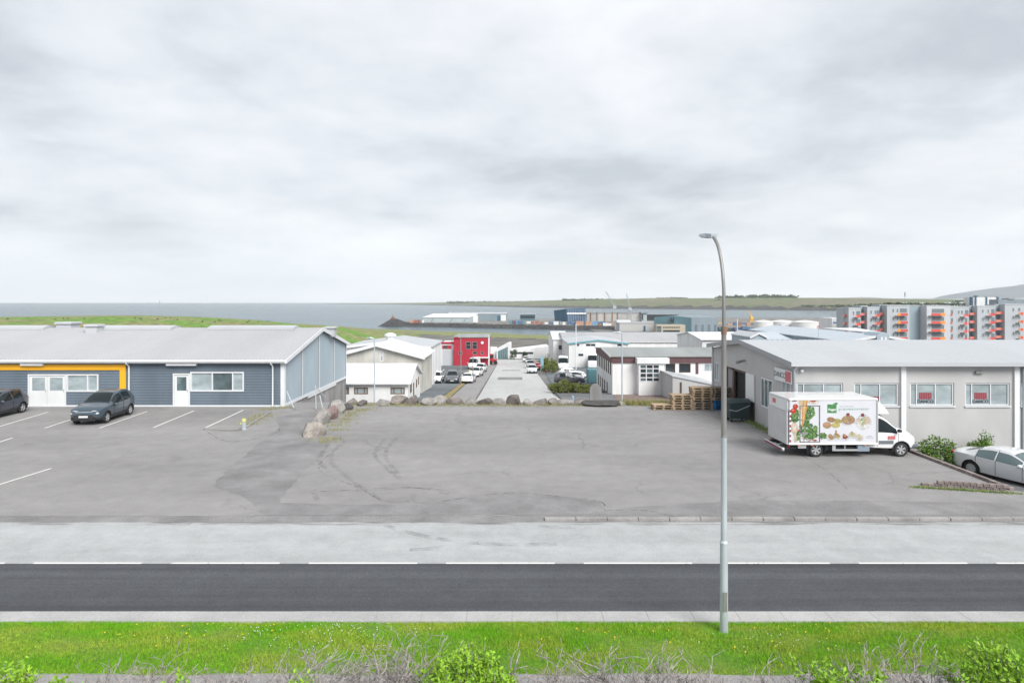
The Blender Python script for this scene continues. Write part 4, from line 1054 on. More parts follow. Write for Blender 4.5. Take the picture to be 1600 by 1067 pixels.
    def weld(mbq):
        key = {}; nv = []; mp_ = []
        for v in mbq.v:
            k = (round(v[0],4),round(v[1],4),round(v[2],4))
            if k not in key: key[k] = len(nv); nv.append(v)
            mp_.append(key[k])
        fs = []; ms = []
        for f, m_ in zip(mbq.f, mbq.m):
            g_ = []
            for a in f:
                b_ = mp_[a]
                if b_ not in g_: g_.append(b_)
            if len(g_) > 2: fs.append(tuple(g_)); ms.append(m_)
        mbq.v, mbq.f, mbq.m = nv, fs, ms
    for key, mbq in meshes.items():
        weld(mbq)
        if key == 'body': mbq.build('body', paint, root, local=True, auto=38)
        elif key == 'sill': mbq.build('sill', sp.get('sill_mat', CLAD), root, local=True, auto=38)
        else: mbq.build(key if isinstance(key, str) else key[0], sp.get('glass_mat', car_glass), root, local=True, auto=38)
    W = max(p[1] for p in sp['w'])
    for wx in wheels:
        for s_ in (1,-1):
            wheel(root, wx, s_*(W-.12), wr, s_, spokes=sp.get('spokes',5), n=sp.get('wn',24))
            mb = MB(); n = 14; ring = []
            for k in range(n+1):
                th = math.pi*k/n*1.16-.25; ring.append((math.cos(th), math.sin(th)))
            for r_, yy in ((ar*.99, W+.006),(ar*1.08, W-.005),(ar*.99, W*.55)): mb.v += [(wx+c*r_, s_*yy, max(.16, wr+sn*r_)) for c, sn in ring]
            for k in range(n):
                a = k; b_ = n+1+k; c = 2*(n+1)+k; mb.f += [(a,a+1,b_+1,b_),(a,c,c+1,a+1)]; mb.m += [0,0]
            mb.build('wheel_arch', sp.get('arch_mat', CLAD), root, local=True)
    mb = MB(); mb.box(wheels[0]+ar, wheels[1]-ar, -W*.9, W*.9, zb.min()+.02, .45); mb.box(L0+.3, L1-.3, -W*.5, W*.5, zb.min()+.03, .6); mb.build('underbody', black_plastic, root, local=True)
    # lamps, grille, plates, mirrors, handles
    for s_ in (1,-1):
        for (x, y, z, rx, ry, rz_) in sp['head']:
            mb = MB(); mb.sphere((x, s_*y, z), (rx, ry, rz_), 10, 6); mb.build('headlight', lamp_clear, root, local=True, smooth=True)
        for (x, y, z, rx, ry, rz_) in sp['tail']:
            mb = MB(); mb.sphere((x, s_*y, z), (rx, ry, rz_), 10, 6); mb.build('taillight', lamp_red, root, local=True, smooth=True)
        mx_, my_, mz_ = sp['mirror']
        mb = MB(); mb.sphere((mx_, s_*my_, mz_), (.10,.12,.08), 8, 5); mb.box(mx_-.03, mx_+.03, s_*my_-.15 if s_ > 0 else s_*my_, s_*my_ if s_ > 0 else s_*my_+.15, mz_-.07, mz_-.03); mb.build('mirror', sp.get('mirror_mat', paint), root, local=True, smooth=True)
        for x, z in sp.get('handles', ()):
            yv = float(pchip(sp['w'], np.array([x]))[0]); part_box(root, 'handle', sp.get('handle_mat', paint), x-.09, x+.09, s_*(yv-.035)-.02, s_*(yv-.035)+.02, z-.018, z+.018, local=True)
        for x in sp.get('seams', ()):
            mb = MB(); i = int(np.argmin(np.abs(xs-x)))
            ptsq = [(P[i,j][0], s_*(P[i,j][1]+.004), P[i,j][2]) for j in range(4,17) if not inside[i,j]]
            if len(ptsq) > 2: mb.tube(ptsq, .009, 4); mb.build('door_seam', seam_m, root, local=True)
    for b in sp.get('grille', ()): part_box(root, 'grille', black_plastic, *b, local=True)
    for b in sp.get('chrome', ()): part_box(root, 'bumper_trim', galv, *b, local=True)
    fx, rz1 = sp['plate_f'], sp['plate_r']
    part_box(root, 'number_plate', plate_white, fx[0]-.01, fx[0]+.012, -.24, .24, fx[1]-.05, fx[1]+.05, local=True)
    part_box(root, 'number_plate', plate_white, rz1[0]-.012, rz1[0]+.01, -.24, .24, rz1[1]-.05, rz1[1]+.05, local=True)
HATCH = dict(zb=[(-2.09,.5),(-2.0,.36),(-1.8,.3),(-1.2,.24),(0,.22),(1.2,.24),(1.85,.27),(2.0,.32),(2.09,.45)],
    zl=[(-2.09,.80),(-2.02,.95),(-1.7,1.02),(-.9,.99),(0,.95),(.9,.92),(1.4,.88),(1.8,.80),(2.0,.68),(2.09,.56)],
    zt=[(-2.09,.84),(-2.05,1.02),(-1.95,1.2),(-1.72,1.43),(-1.3,1.53),(-.6,1.57),(-.05,1.54),(.2,1.45),(.98,1.04),(1.1,1.01),(1.6,.94),(1.9,.82),(2.03,.70),(2.09,.6)],
    w=[(-2.09,.62),(-2.0,.78),(-1.7,.88),(-1.2,.9),(0,.9),(1.3,.9),(1.75,.86),(1.95,.76),(2.09,.56)],
    wt=[(-2.09,.5),(-1.95,.56),(-1.5,.58),(-.5,.62),(.1,.6),(.6,.68),(1.0,.76),(1.5,.74),(1.9,.62),(2.09,.44)],
    wheels=(-1.3,1.3), wr=.33, glass=dict(front=(.12,.92), rear=(-1.98,-1.72), side=[(-.42,.62),(-1.36,-.5)]),
    head=[(1.93,.64,.66,.12,.13,.06),(1.97,.5,.80,.07,.16,.025)], tail=[(-1.97,.68,.86,.1,.12,.06),(-2.0,.6,.55,.06,.1,.04)], mirror=(.62,1.0,.98), handles=[(-.25,.86),(-1.15,.88)], seams=[.62,-.46,-1.3],
    grille=[(1.95,2.105,-.5,.5,.36,.60),(1.85,2.07,-.6,.6,.27,.35)], chrome=[(2.0,2.075,-.45,.45,.735,.76)], plate_f=(2.115,.50), plate_r=(-2.09,.62), clad=.26)
SEDAN = dict(zb=[(-2.3,.45),(-2.2,.33),(-1.8,.26),(0,.2),(1.5,.22),(2.15,.25),(2.3,.36)],
    zl=[(-2.3,.75),(-2.22,.86),(-1.7,.93),(-.8,.92),(.3,.89),(1.1,.86),(1.7,.78),(2.15,.66),(2.3,.54)],
    zt=[(-2.3,.84),(-2.24,.99),(-2.0,1.05),(-1.75,1.08),(-1.45,1.18),(-.95,1.36),(-.4,1.43),(.1,1.41),(.35,1.33),(1.15,.98),(1.3,.95),(1.8,.86),(2.1,.74),(2.24,.63),(2.3,.57)],
    w=[(-2.3,.6),(-2.15,.78),(-1.8,.87),(-1.2,.89),(0,.89),(1.4,.88),(1.9,.83),(2.15,.7),(2.3,.48)],
    wt=[(-2.3,.55),(-2.0,.66),(-1.5,.62),(-.8,.54),(0,.56),(.6,.64),(1.15,.74),(1.7,.72),(2.1,.58),(2.3,.38)],
    wheels=(-1.32,1.38), wr=.32, glass=dict(front=(.3,1.1), rear=(-1.68,-1.02), side=[(-.28,.72),(-1.15,-.36)]),
    head=[(2.08,.6,.62,.16,.13,.05)], tail=[(-2.2,.66,.88,.1,.14,.06)], mirror=(.7,.98,.94), handles=[(-.1,.80),(-1.0,.82)], seams=[.75,-.32,-1.1],
    grille=[(2.15,2.29,-.4,.4,.3,.42)], plate_f=(2.3,.45), plate_r=(-2.3,.7), clad=.1, spokes=9)
VAN = dict(zb=[(-2.7,.45),(-2.6,.35),(0,.28),(2.3,.3),(2.7,.42)], zl=[(-2.7,1.15),(-2.6,1.2),(0,1.2),(1.4,1.18),(2.0,1.1),(2.5,.9),(2.7,.7)],
    zt=[(-2.7,2.15),(-2.66,2.25),(-2.3,2.32),(.6,2.3),(1.0,2.2),(1.3,2.02),(2.0,1.3),(2.1,1.24),(2.45,1.08),(2.62,.9),(2.7,.76)],
    w=[(-2.7,.88),(-2.5,.95),(1.6,.96),(2.2,.92),(2.5,.82),(2.7,.6)], wt=[(-2.7,.76),(-2,.8),(.8,.8),(1.3,.78),(2.0,.82),(2.4,.74),(2.7,.48)],
    wheels=(-1.6,1.65), wr=.34, glass=dict(front=(1.05,1.95), rear=(-2.7,-2.69), side=[(.75,1.62)]), crown=.1,
    head=[(2.52,.68,.82,.1,.12,.1)], tail=[(-2.68,.82,1.1,.05,.07,.25)], mirror=(1.7,1.08,1.3), handles=[(.8,1.05)], seams=[1.7,.65], grille=[(2.55,2.7,-.45,.45,.5,.72)], plate_f=(2.71,.45), plate_r=(-2.71,.6), clad=.14)
COACH = dict(zb=[(-5.5,.5),(-5.2,.35),(5.2,.35),(5.5,.5)], zl=[(-5.5,1.5),(5.1,1.5),(5.4,1.3),(5.5,1.2)],
    zt=[(-5.5,3.1),(-5.3,3.3),(4.6,3.35),(5.0,3.1),(5.25,2.6),(5.42,1.6),(5.5,1.35)],
    w=[(-5.5,1.1),(-5.2,1.2),(4.9,1.22),(5.3,1.15),(5.5,1.0)], wt=[(-5.5,1.0),(-5,1.1),(4.6,1.1),(5.2,1.08),(5.5,.95)],
    wheels=(-3.2,3.6), wr=.48, glass=dict(front=(4.75,5.41), rear=(-5.5,-5.49), side=[(-5,4.4)]), crown=.12,
    head=[(5.4,.85,.75,.1,.16,.1)], tail=[(-5.48,.95,1.0,.05,.1,.25)], mirror=(5.3,1.45,2.4), plate_f=(5.51,.6), plate_r=(-5.51,.8), clad=.1)
SUV = dict(HATCH); SUV['zt'] = [(a, b+.1 if b > 1.1 else b+.06) for a, b in HATCH['zt']]; SUV['zl'] = [(a, b+.05) for a, b in HATCH['zl']]
def paint(name, col, metal=.0, rough=.35): return mat('paint_'+name, col, rough, metal=metal, coat=.8, spec=.5)
P_KONA = paint('slate_blue', (.052,.078,.10), .3, .3); P_SILVER = paint('silver', (.66,.67,.68), .15, .35); P_WHITE = paint('white', (.78,.78,.77)); P_NAVY = paint('charcoal', (.06,.065,.085), .3, .3)
P_DARK = paint('graphite', (.10,.105,.12), .3); P_RED = paint('red', (.40,.03,.035)); P_GREY = paint('light_grey', (.40,.41,.42), .3)
cache = {}
def vehicle(name, spec, pt_, x, y, heading, label, group=None, cat='car', z=0.0, key=None, pitch=0.0, NS=84, roll=0.0, scale=1.0):
    """first of a kind is lofted, later ones are copies with their own paint"""
    if key and key in cache:
        src = cache[key]; root = copy_tree(src)
        for ch in root.children:
            for ob_ in (ch,):
                for sl in ob_.material_slots:
                    if sl.material and sl.material.name.startswith('paint_'): sl.link = 'OBJECT'; sl.material = pt_
    else:
        root = thing(name, (0,0,0), label, cat)
        car_body(root, spec, pt_, NS)
        if key: cache[key] = root
    root.location = (x, y, z); root.rotation_euler = (roll, pitch, heading); root.scale = (scale,)*3
    for k_ in ('group',):
        if k_ in root: del root[k_]
    root.name = name
    return tag(root, label, cat, group)
# near cars (heading: direction of the bonnet, 0 = +X)
KONA = dict(SUV); vehicle('parked_car', KONA, P_KONA, -24.2, 37.95, R(-85), 'dark blue grey compact crossover parked facing us by the yellow band', 'cars on the parking lot')
DARKH = dict(HATCH); DARKH['zt'] = [(a, b+.02 if b > 1.2 else b) for a, b in HATCH['zt']]
vehicle('parked_car', DARKH, P_NAVY, -31.4, 38.7, R(-86), 'dark charcoal hatchback cut off by the left photo edge', 'cars on the parking lot')
SED = dict(SEDAN, glass_mat=mat('sedan_glass_reflection', (.10,.14,.145), .08, spec=.5), sill_mat=P_SILVER, arch_mat=seam_m)  # sedan windows: pale reflection painted into the glass base colour
vehicle('parked_car', SED, P_SILVER, 22.25, 28.35, R(-66), 'silver sedan parked in the lower yard by the brick wall', 'cars on the parking lot', z=-.98, pitch=R(1.5))

# ---------------- box truck
TK = thing('box_truck', (0,0,0), 'white delivery box truck with vegetable pictures on its side', 'truck')
CAB = dict(zb=[(3.2,.42),(5.0,.36),(5.75,.38),(5.95,.5)], zl=[(3.2,1.12),(4.2,1.1),(5.0,1.04),(5.5,.96),(5.8,.82),(5.95,.7)],
    zt=[(3.2,1.96),(3.95,1.98),(4.2,1.93),(5.02,1.32),(5.15,1.25),(5.5,1.14),(5.74,1.0),(5.88,.88),(5.95,.74)],
    w=[(3.2,.92),(5.0,.92),(5.5,.88),(5.78,.78),(5.95,.55)], wt=[(3.2,.76),(3.8,.75),(4.4,.78),(4.9,.78),(5.4,.74),(5.8,.6),(5.95,.42)],
    wheels=(1.28,5.12), wr=.325, glass=dict(front=(4.22,5.0), rear=None, side=[(4.08,4.95)]), crown=.1,
    head=[(5.66,.70,.83,.16,.12,.1)], tail=[(0.05,.85,.5,.04,.08,.07)], mirror=(4.95,1.06,1.2), mirror_mat=black_plastic, handles=[(4.15,.86)], handle_mat=black_plastic, seams=[5.0,4.02],
    grille=[(5.75,5.96,-.5,.5,.42,.66),(5.86,5.97,-.4,.4,.74,.8)], plate_f=(5.98,.48), plate_r=(-.12,.38), clad=.12, sill_mat=P_WHITE, arch_mat=black_plastic, spokes=6)
car_body(TK, CAB, P_WHITE, 76)
mb = MB()
# front bumper in grey plastic, door moulding
mb2 = MB(); mb2.bbox(5.5, 6.0, -.8, .8, .34, .62, .09); mb2.build('bumper', mat('grey_plastic', (.13,.15,.165), .6), TK, local=True)
for s_ in (1,-1): part_box(TK, 'door_moulding', mat('grey_plastic', (.13,.15,.165)), 4.1, 4.75, s_*.915-.02, s_*.915+.02, .60, .74, local=True)
BL, BZ0, BZ1, BW = 3.95, .62, 2.62, 1.05
mb = MB(); mb.bbox(0, BL, -BW, BW, BZ0, BZ1, .035); mb.build('cargo_box', mat('box_white', (.60,.605,.64), .4, coat=.2, var=.05, vscale=1.2, stretch=(1,1,.3)), TK, local=True)
mb = MB(); mb.prism([(BL+.035,-.9,1.95),(BL+.62,-.9,1.93),(BL+.48,-.9,2.16),(BL+.22,-.9,2.42),(BL+.035,-.9,2.56)], (0,1.75,0)); mb.build('wind_deflector', P_WHITE, TK, local=True, auto=30)
for z0, z1 in ((BZ0-.03,BZ0+.05),(BZ1-.05,BZ1+.03)):
    mb = MB(); mb.bbox(-.03, BL+.02, -BW-.025, BW+.025, z0, z1, .02); mb.build('box_rail', P_WHITE, TK, local=True)
part_box(TK, 'corner_post', alloy, BL-.05, BL+.03, -BW-.02, BW+.02, BZ0+.06, BZ1-.06, local=True)
# tail lift
tl = mat('tail_lift_grey', (.50,.50,.50), .5, var=.08, vscale=1.5)
part_box(TK, 'tail_lift', tl, -.1, -.035, -1.0, 1.0, .60, 2.05, local=True); part_box(TK, 'rear_header', white_paint, -.06, -.032, -1.0, 1.0, 2.06, 2.56, local=True); part_box(TK, 'rear_header_print', danco_pink, -.068, -.062, .25, .6, 2.25, 2.45, local=True)
for k in range(14):
    part_box(TK, 'reflector_tape', danco_red if k % 2 == 0 else plate_white, -.006, .06, -BW-.03, -BW-.0265, BZ0+.1+k*.11, BZ0+.2+k*.11, local=True)
for s_ in (1,-1):
    mb = MB(); mb.box(-.2,.6,s_*.55-.06,s_*.55+.06,.36,.5); mb.build('lift_arm', black_plastic, TK, local=True)
mb = MB(); mb.bbox(-.3,-.18,-1.0,1.0,.3,.44,.03); mb.build('rear_bumper', alloy, TK, local=True); part_box(TK, 'rear_stripe', danco_red, -.31,-.302,-.9,.9,.33,.41, local=True)
mb = MB(); mb.box(0,3.6,-.42,-.34,.36,.6); mb.box(0,3.6,.34,.42,.36,.6); mb.box(.3,3.3,-.8,.8,.5,.615); mb.box(.65,1.95,-.8,.8,.3,.5); mb.build('chassis', black_plastic, TK, local=True)
for s_ in (1,-1):
    mb = MB(); mb.box(1.95,3.1,s_*.98-.03,s_*.98+.03,.30,.38); mb.box(1.95,2.1,s_*.98-.02,s_*.98+.02,.38,.6); mb.box(2.5,2.54,s_*.98-.02,s_*.98+.02,.38,.6); mb.build('side_guard', alloy, TK, local=True)
    part_box(TK, 'battery_box', mat('grey_blue_plastic', (.22,.27,.32), .5), 3.1, 3.62, s_*.98-.12 if s_ > 0 else -1.0, 1.0 if s_ > 0 else -.86, .28, .56, local=True)
    part_box(TK, 'toolbox', alloy, .42, .78, s_*.95-.04, s_*.95+.04, .42, .57, local=True)
    mb = MB(); n = 12
    for k in range(n+1):
        th = math.pi*(.02+.96*k/n); mb.v += [(1.28+math.cos(th)*.46, s_*.78, .325+math.sin(th)*.40), (1.28+math.cos(th)*.46, s_*1.0, .325+math.sin(th)*.40)]
    for k in range(n): mb.f.append((2*k,2*k+1,2*k+3,2*k+2)); mb.m.append(0)
    mb.build('mudguard', mat('grey_plastic', (.13,.15,.165)), TK, local=True); part_box(TK, 'mud_flap', black_rubber, .84, .87, s_*.9-.1, s_*.9+.1, .12, .4, local=True)
    for x in (.42,1.0,3.4): part_box(TK, 'marker_lamp', lamp_orange, x-.05, x+.05, s_*(BW+.026)-.008, s_*(BW+.026)+.008, .555, .585, local=True)
# pictures printed on the side of the box (flat print, thin layers)
rp = random.Random(3)
prints = {}
def uv(cx, cy): return ((cx-120)/1325*BL, BZ0+.03+(820-cy)/680*(BZ1-BZ0-.06))
def pcol(key, col): return mat('print_'+key, col, .5, var=.3, vscale=9, fine=.15, fscale=40)
def disc(key, cx, cy, rx, ry, lay, rot=0.0, n=14, wob=0.0):
    mbq = prints.setdefault(key, MB()); pts = []
    for k in range(n):
        th = 2*math.pi*k/n; q = 1+wob*rp.uniform(-1,1); a, b_ = rx*math.cos(th)*q, ry*math.sin(th)*q
        u_, v_ = uv(cx+a*math.cos(rot)-b_*math.sin(rot), cy+a*math.sin(rot)+b_*math.cos(rot)); pts.append((min(BL-.06,max(.03,u_)), -BW-.0012*lay, min(BZ1-.06,max(BZ0+.06,v_))))
    mbq.poly(pts)
def ppoly(key, pp, lay):
    prints.setdefault(key, MB()).poly([(uv(*p)[0], -BW-.0012*lay, uv(*p)[1]) for p in pp])
# herbs: many small leaf prints
def herb(cx, cy, rx, ry, n, clip=None):
    for k in range(int(n*1.7)):
        th = rp.uniform(0,6.28); r_ = math.sqrt(rp.random()); x, y = cx+rx*r_*math.cos(th), cy+ry*r_*math.sin(th)
        disc(rp.choice(['leaf_a','leaf_b','leaf_c','leaf_d']), x, y, rp.uniform(10,27), rp.uniform(8,20), 2+.012*k, rp.uniform(0,3), 9, .35)
herb(195,390,70,110,60); herb(410,330,95,80,50); herb(380,470,70,90,45); herb(330,590,60,60,30); herb(470,600,70,75,40); herb(430,690,110,75,60); herb(240,700,30,80,20); herb(620,700,50,45,22)
ppoly('carrot', [(322,150),(395,150),(385,250),(350,420),(320,565),(306,540),(308,330)], 7); ppoly('carrot_light', [(340,150),(365,150),(350,330),(322,520),(325,330)], 8)
ppoly('parsnip', [(262,140),(318,140),(305,280),(270,470),(258,300)], 6.2)
ppoly('spoon', [(190,800),(185,690),(145,610),(142,540),(170,500),(220,500),(250,545),(252,600),(218,680),(232,800)], 7); disc('spoon_light', 197,570,40,52,8)
for cx, cy, r_ in ((210,242,40),(178,310,42)): disc('tomato', cx, cy, r_, r_, 8); disc('tomato_light', cx-6, cy-14, r_*.28, r_*.2, 9)
disc('tomato_dark', 195,150,42,16,8); disc('onion', 475,160,85,42,8); disc('onion_light', 475,158,66,28,9); disc('tomato', 475,152,48,20,10); disc('tomato', 505,770,28,14,10); disc('tomato', 268,615,22,14,10)
for k in range(12): disc('radish', rp.uniform(300,450), rp.uniform(735,790), 12, 8, 9+.02*k)
disc('shade', 340,665,48,26,8.5)
disc('potato', 745,450,62,42,5,.2); disc('potato_b', 685,535,65,52,6,.1); disc('nut', 845,470,75,35,5,.2); disc('nut_b', 815,535,66,42,7)
disc('bowl', 1005,485,108,62,5); disc('bowl_in', 1005,455,104,70,6)
for k in range(26):
    th = rp.uniform(0,6.28); r_ = math.sqrt(rp.random()); disc(rp.choice(['potato','nut','radish','potato_b']), 1005+85*r_*math.cos(th), 445+52*r_*math.sin(th), 20, 15, 7+.03*k, rp.uniform(0,3))
disc('fig', 1000,370,28,26,8.5)
disc('plate', 1235,490,122,122,4); disc('plate_in', 1235,490,92,92,5)
for k in range(26): disc(rp.choice(['pasta','leaf_d','pasta_b']), rp.uniform(1150,1265), rp.uniform(410,540), 28, 7, 6+.03*k, rp.uniform(0,3), 8)
disc('pasta_b', 1290,460,50,60,6); disc('fig', 1220,378,28,28,8)
for cx, cy, keys in ((740,715,('potato','potato_b')),(835,700,('nut','potato')),(955,715,('tomato_dark','potato_b')),(1070,680,('pasta','nut')),(1175,720,('pasta_b','pasta'))):
    disc('plate', cx, cy+15, 66, 50, 4.5); disc(keys[0], cx, cy+8, 42, 32, 7, .3, 10, .2); disc(keys[1], cx-8, cy-22, 30, 22, 8, .6, 10, .2)
disc('potato_b', 822,635,14,26,8.2)
ppoly('logo_green', [(690,210),(828,210),(828,345),(690,345)], 6); disc('logo_green', 810,205,38,20,6.4,-.3)
ppoly('frame_grey', [(272,225),(580,225),(580,238),(272,238)], 12); ppoly('frame_grey', [(272,790),(580,790),(580,803),(272,803)], 12); ppoly('frame_grey', [(272,238),(285,238),(285,790),(272,790)], 12); ppoly('frame_grey', [(564,238),(580,238),(580,790),(564,790)], 12)
ppoly('tiny_text', [(1280,703),(1360,703),(1360,712),(1280,712)], 6); ppoly('tiny_text', [(1265,728),(1390,728),(1390,736),(1265,736)], 6); ppoly('tiny_text_b', [(870,238),(1085,238),(1085,246),(870,246)], 6)
PC = dict(leaf_a=(.09,.22,.05), leaf_b=(.14,.30,.08), leaf_c=(.05,.14,.04), leaf_d=(.24,.36,.12), carrot=(.72,.36,.10), carrot_light=(.80,.55,.25), parsnip=(.72,.56,.32), spoon=(.72,.58,.44), spoon_light=(.78,.68,.55), tomato=(.58,.05,.03), tomato_light=(.8,.5,.45),
    tomato_dark=(.30,.08,.05), onion=(.68,.62,.50), onion_light=(.74,.70,.62), radish=(.58,.42,.42), shade=(.35,.35,.36), potato=(.42,.25,.12), potato_b=(.52,.32,.18), nut=(.50,.40,.16), nut_b=(.58,.50,.18), bowl=(.80,.80,.80), bowl_in=(.42,.28,.2),
    fig=(.25,.07,.08), plate=(.74,.74,.74), plate_in=(.80,.80,.79), pasta=(.62,.58,.32), pasta_b=(.70,.58,.44), logo_green=(.10,.34,.12), frame_grey=(.22,.22,.23), tiny_text=(.62,.50,.60), tiny_text_b=(.58,.62,.60))
allp = MB(); pm = []
for k_, mbq in prints.items():
    c3 = tuple(c*.7 for c in PC[k_]); allp.add(mbq.v, mbq.f, len(pm)); pm.append(pcol(k_, c3))
tag(allp.build('side_print', pm, TK, local=True), kind='stuff')
u_, v_ = uv(860,280); gt = mat('print_letter', (.28,.46,.36), .5)
text(TK, 'grænmetisréttir', .17, (u_,-BW-.01,v_), (R(90),0,0), gt, align='LEFT', depth=.002, space=1.25)
u_, v_ = uv(758,292); text(TK, 'Vegan', .15, (u_,-BW-.012,v_), (R(90),0,0), white_paint, depth=.002, bold=.004)
part_box(TK, 'door_sign', danco_pink, 4.5, 4.82, -.95, -.925, .80, .95, local=True)
TK.location = (12.34, 29.55, 0); TK.rotation_euler = (0,0,R(.8))

# ---------------- cars and coaches down the hill
def far_car(x, y, spec, pt_, head, label, key, cat='car', group='cars parked down the hill', dx=0.0, name='parked_car', dz=.05, scale=1.0):
    D = D_at(y); return vehicle(name, spec, pt_, X_(x,D)+dx, D, R(head), label, group, cat, g(D)+dz, key, NS=46, scale=scale, roll=0.0)
far_car(682,598,HATCH,P_WHITE,-92,'white hatchback facing us beside the concrete warehouse wall','hatch')
far_car(683,588,SEDAN,P_WHITE,88,'white sedan parked behind the white hatchback at the warehouse','sedan')
far_car(707,598,SUV,P_DARK,-86,'dark grey car facing us in the middle of the left yard','suv')
far_car(732,598,SEDAN,P_WHITE,86,'white sedan seen from behind beside the dry verge','sedan')
far_car(744,588.5,HATCH,P_WHITE,-100,'white small car behind the white sedan near the verge','hatch')
far_car(741,576,VAN,P_WHITE,-96,'white van standing on the left yard near the crimson building','van','van')
far_car(751,582,SUV,P_WHITE,-98,'white crossover next to the white van by the stone kerb','suv')
far_car(717,567,VAN,P_GREY,90,'light grey van in front of the grey garage door','van','van')
far_car(831.5,583,HATCH,P_SILVER,-92,'nearest silver car on the right side of the street','hatch')
far_car(829,575,SUV,P_GREY,-91,'grey car second in the row on the right side of the street','suv')
far_car(826,568,SEDAN,P_SILVER,-90,'silver sedan third in the row on the right side of the street','sedan')
far_car(822,565.5,HATCH,P_WHITE,-90,'white car at the far end of the street row','hatch')
far_car(838.5,578,HATCH,P_RED,90,'dark red car half hidden beside the green mound','hatch')
far_car(880,578,VAN,P_WHITE,-94,'white minibus facing us beside the green mound','van','minibus',name='minibus',scale=1.15)
far_car(886,569,COACH,P_GREY,-96,'pale coach behind the white minibus','coach','coach',name='coach',group='coaches in the right yard',scale=.85)
far_car(930,574,COACH,P_WHITE,-104,'white coach with big windscreen beside the brown band building','coach','coach',name='coach',group='coaches in the right yard',scale=.9)
far_car(889,600.5,SUV,P_DARK,0,'dark grey car nearest to the green hedge','suv')
far_car(900,595,SEDAN,P_SILVER,4,'silver sedan between the dark and white cars by the hedge','sedan')
far_car(893,590,HATCH,P_WHITE,6,'white car furthest from the hedge in its row','hatch')
# ------------------------------------------------------------------ apartment blocks
ap_grey = mat('apartment_grey', (.42,.45,.47), .8, var=.06, vscale=.2)
ap_pale = mat('apartment_pale', (.50,.52,.535), .8, var=.05, vscale=.2)
ap_blue = mat('apartment_bluegrey', (.28,.35,.385), .8, var=.06, vscale=.15)
bal_red = mat('balcony_red', (.56,.085,.07), .6); bal_orange = mat('balcony_orange', (.85,.27,.045), .6); bal_pink = mat('balcony_pink', (.64,.20,.17), .6)
AD = 226.0; FL = 12.45
def wing(par, x0, x1, ytop, m, dy=0.0, wins=(), bals=(), dark=()):
    Yw = AD+dy; xa, xb = X_(x0,Yw), X_(x1,Yw); zt = Z_(ytop,Yw)
    w = part_box(par, 'wing', m, xa, xb, Yw, Yw+5, -16, zt)
    part_box(w, 'roof_edge', ap_pale, xa-.1, xb+.1, Yw-.12, Yw+5, zt, zt+.22)
    nfl = int((536-ytop)/FL)+1
    for fl in range(nfl):
        y = ytop+5+fl*FL
        for wx, ww in wins:
            a, b_ = X_(wx,Yw), X_(wx+ww,Yw)
            q = part_box(w, 'window', white_trim, a-.06, b_+.06, Yw-.07, Yw-.004, Z_(y+5.2,Yw)-.06, Z_(y,Yw)+.06)
            mb = MB(); mb.box(a,b_,Yw-.09,Yw-.071,Z_(y+5.2,Yw),Z_(y,Yw)); mb.build('pane', mat('recess_glass', (.16,.20,.215)), q)
        for d0, d1 in dark:
            part_box(w, 'window', mat('recess_glass', (.16,.20,.215), .3), X_(d0,Yw), X_(d1,Yw), Yw-.05, Yw-.004, Z_(y+5.8,Yw), Z_(y-.5,Yw))
    for b0, b1, y0, kind in bals:
        k = 0; y = y0
        while y < 538:
            Yb = Yw-1.5; a, b_ = X_(b0,Yb), X_(b1,Yb); c = a+(b_-a)*(.66 if kind in ('ro','po') else .3)
            mb = MB(); mb.box(a,b_,Yb,Yw-.005,Z_(y+2.2,Yb),Z_(y+1.6,Yb)); q = mb.build('balcony', ap_pale, w)
            m1, m2 = {'ro':(bal_red,bal_orange),'po':(bal_pink,bal_orange),'rr':(bal_pink,bal_red),'or':(bal_orange,bal_red)}[kind]
            part_box(q, 'balcony_panel', m1, a, c, Yb-.08, Yb-.005, Z_(y+1.9,Yb), Z_(y-2,Yb)); part_box(q, 'balcony_panel', m2, c+.005, b_, Yb-.08, Yb-.005, Z_(y+1.9,Yb), Z_(y-2,Yb))
            part_box(q, 'side_panel', m2, b_-.06, b_-.002, Yb, Yw-.01, Z_(y+1.6,Yb)+.003, Z_(y-2,Yb))
            y += FL; k += 1
a1 = thing('apartment_block', (X_(1380,AD), AD, -14), 'grey apartment block with red and orange balconies and a plain blue grey stair panel', 'building')
wing(a1, 1318, 1327, 482, ap_grey, 3, (), [(1318,1326,493,'rr')], [(1319,1326)])
wing(a1, 1326, 1345, 481.5, ap_grey, 0, [(1332.5,2.2)], [(1337,1345,494,'rr')], [(1338,1344)])
wing(a1, 1345, 1355, 478.5, ap_blue, 2.5, (), [(1345,1355,491,'po')], [(1346,1354)])
wing(a1, 1355, 1374, 480, ap_grey, 0, [(1360,2.2),(1366.5,3)], [(1367,1375.5,493,'rr')], [(1370,1374)])
wing(a1, 1374, 1386, 477, ap_blue, 2.5, (), [(1375,1386,490,'po')], [(1376,1385)])
wing(a1, 1386, 1421, 477.5, ap_grey, -1, [(1394.5,2.4),(1401,2.4)], [(1402,1418.5,491.5,'or')], [(1406,1417)])
wing(a1, 1421, 1448, 478, ap_blue, 1.5, [(1441.5,5)])
a2 = thing('apartment_block', (X_(1520,AD), AD, -14), 'pale grey apartment block with stepped balconies, cut by the right photo edge', 'building')
wing(a2, 1448, 1485, 478, ap_pale, -2, (), [(1455,1477,491.5,'ro')], [(1456,1475)])
wing(a2, 1485, 1514, 480, ap_grey, 0, [(1497,2.2),(1502,2.2)], [(1505,1513.5,493,'rr'),(1485.5,1488,492,'rr')], [(1508,1513),(1486,1489)])
wing(a2, 1514, 1527, 478.5, ap_blue, 2.5, (), [(1515,1527,490.5,'po')], [(1516,1526)])
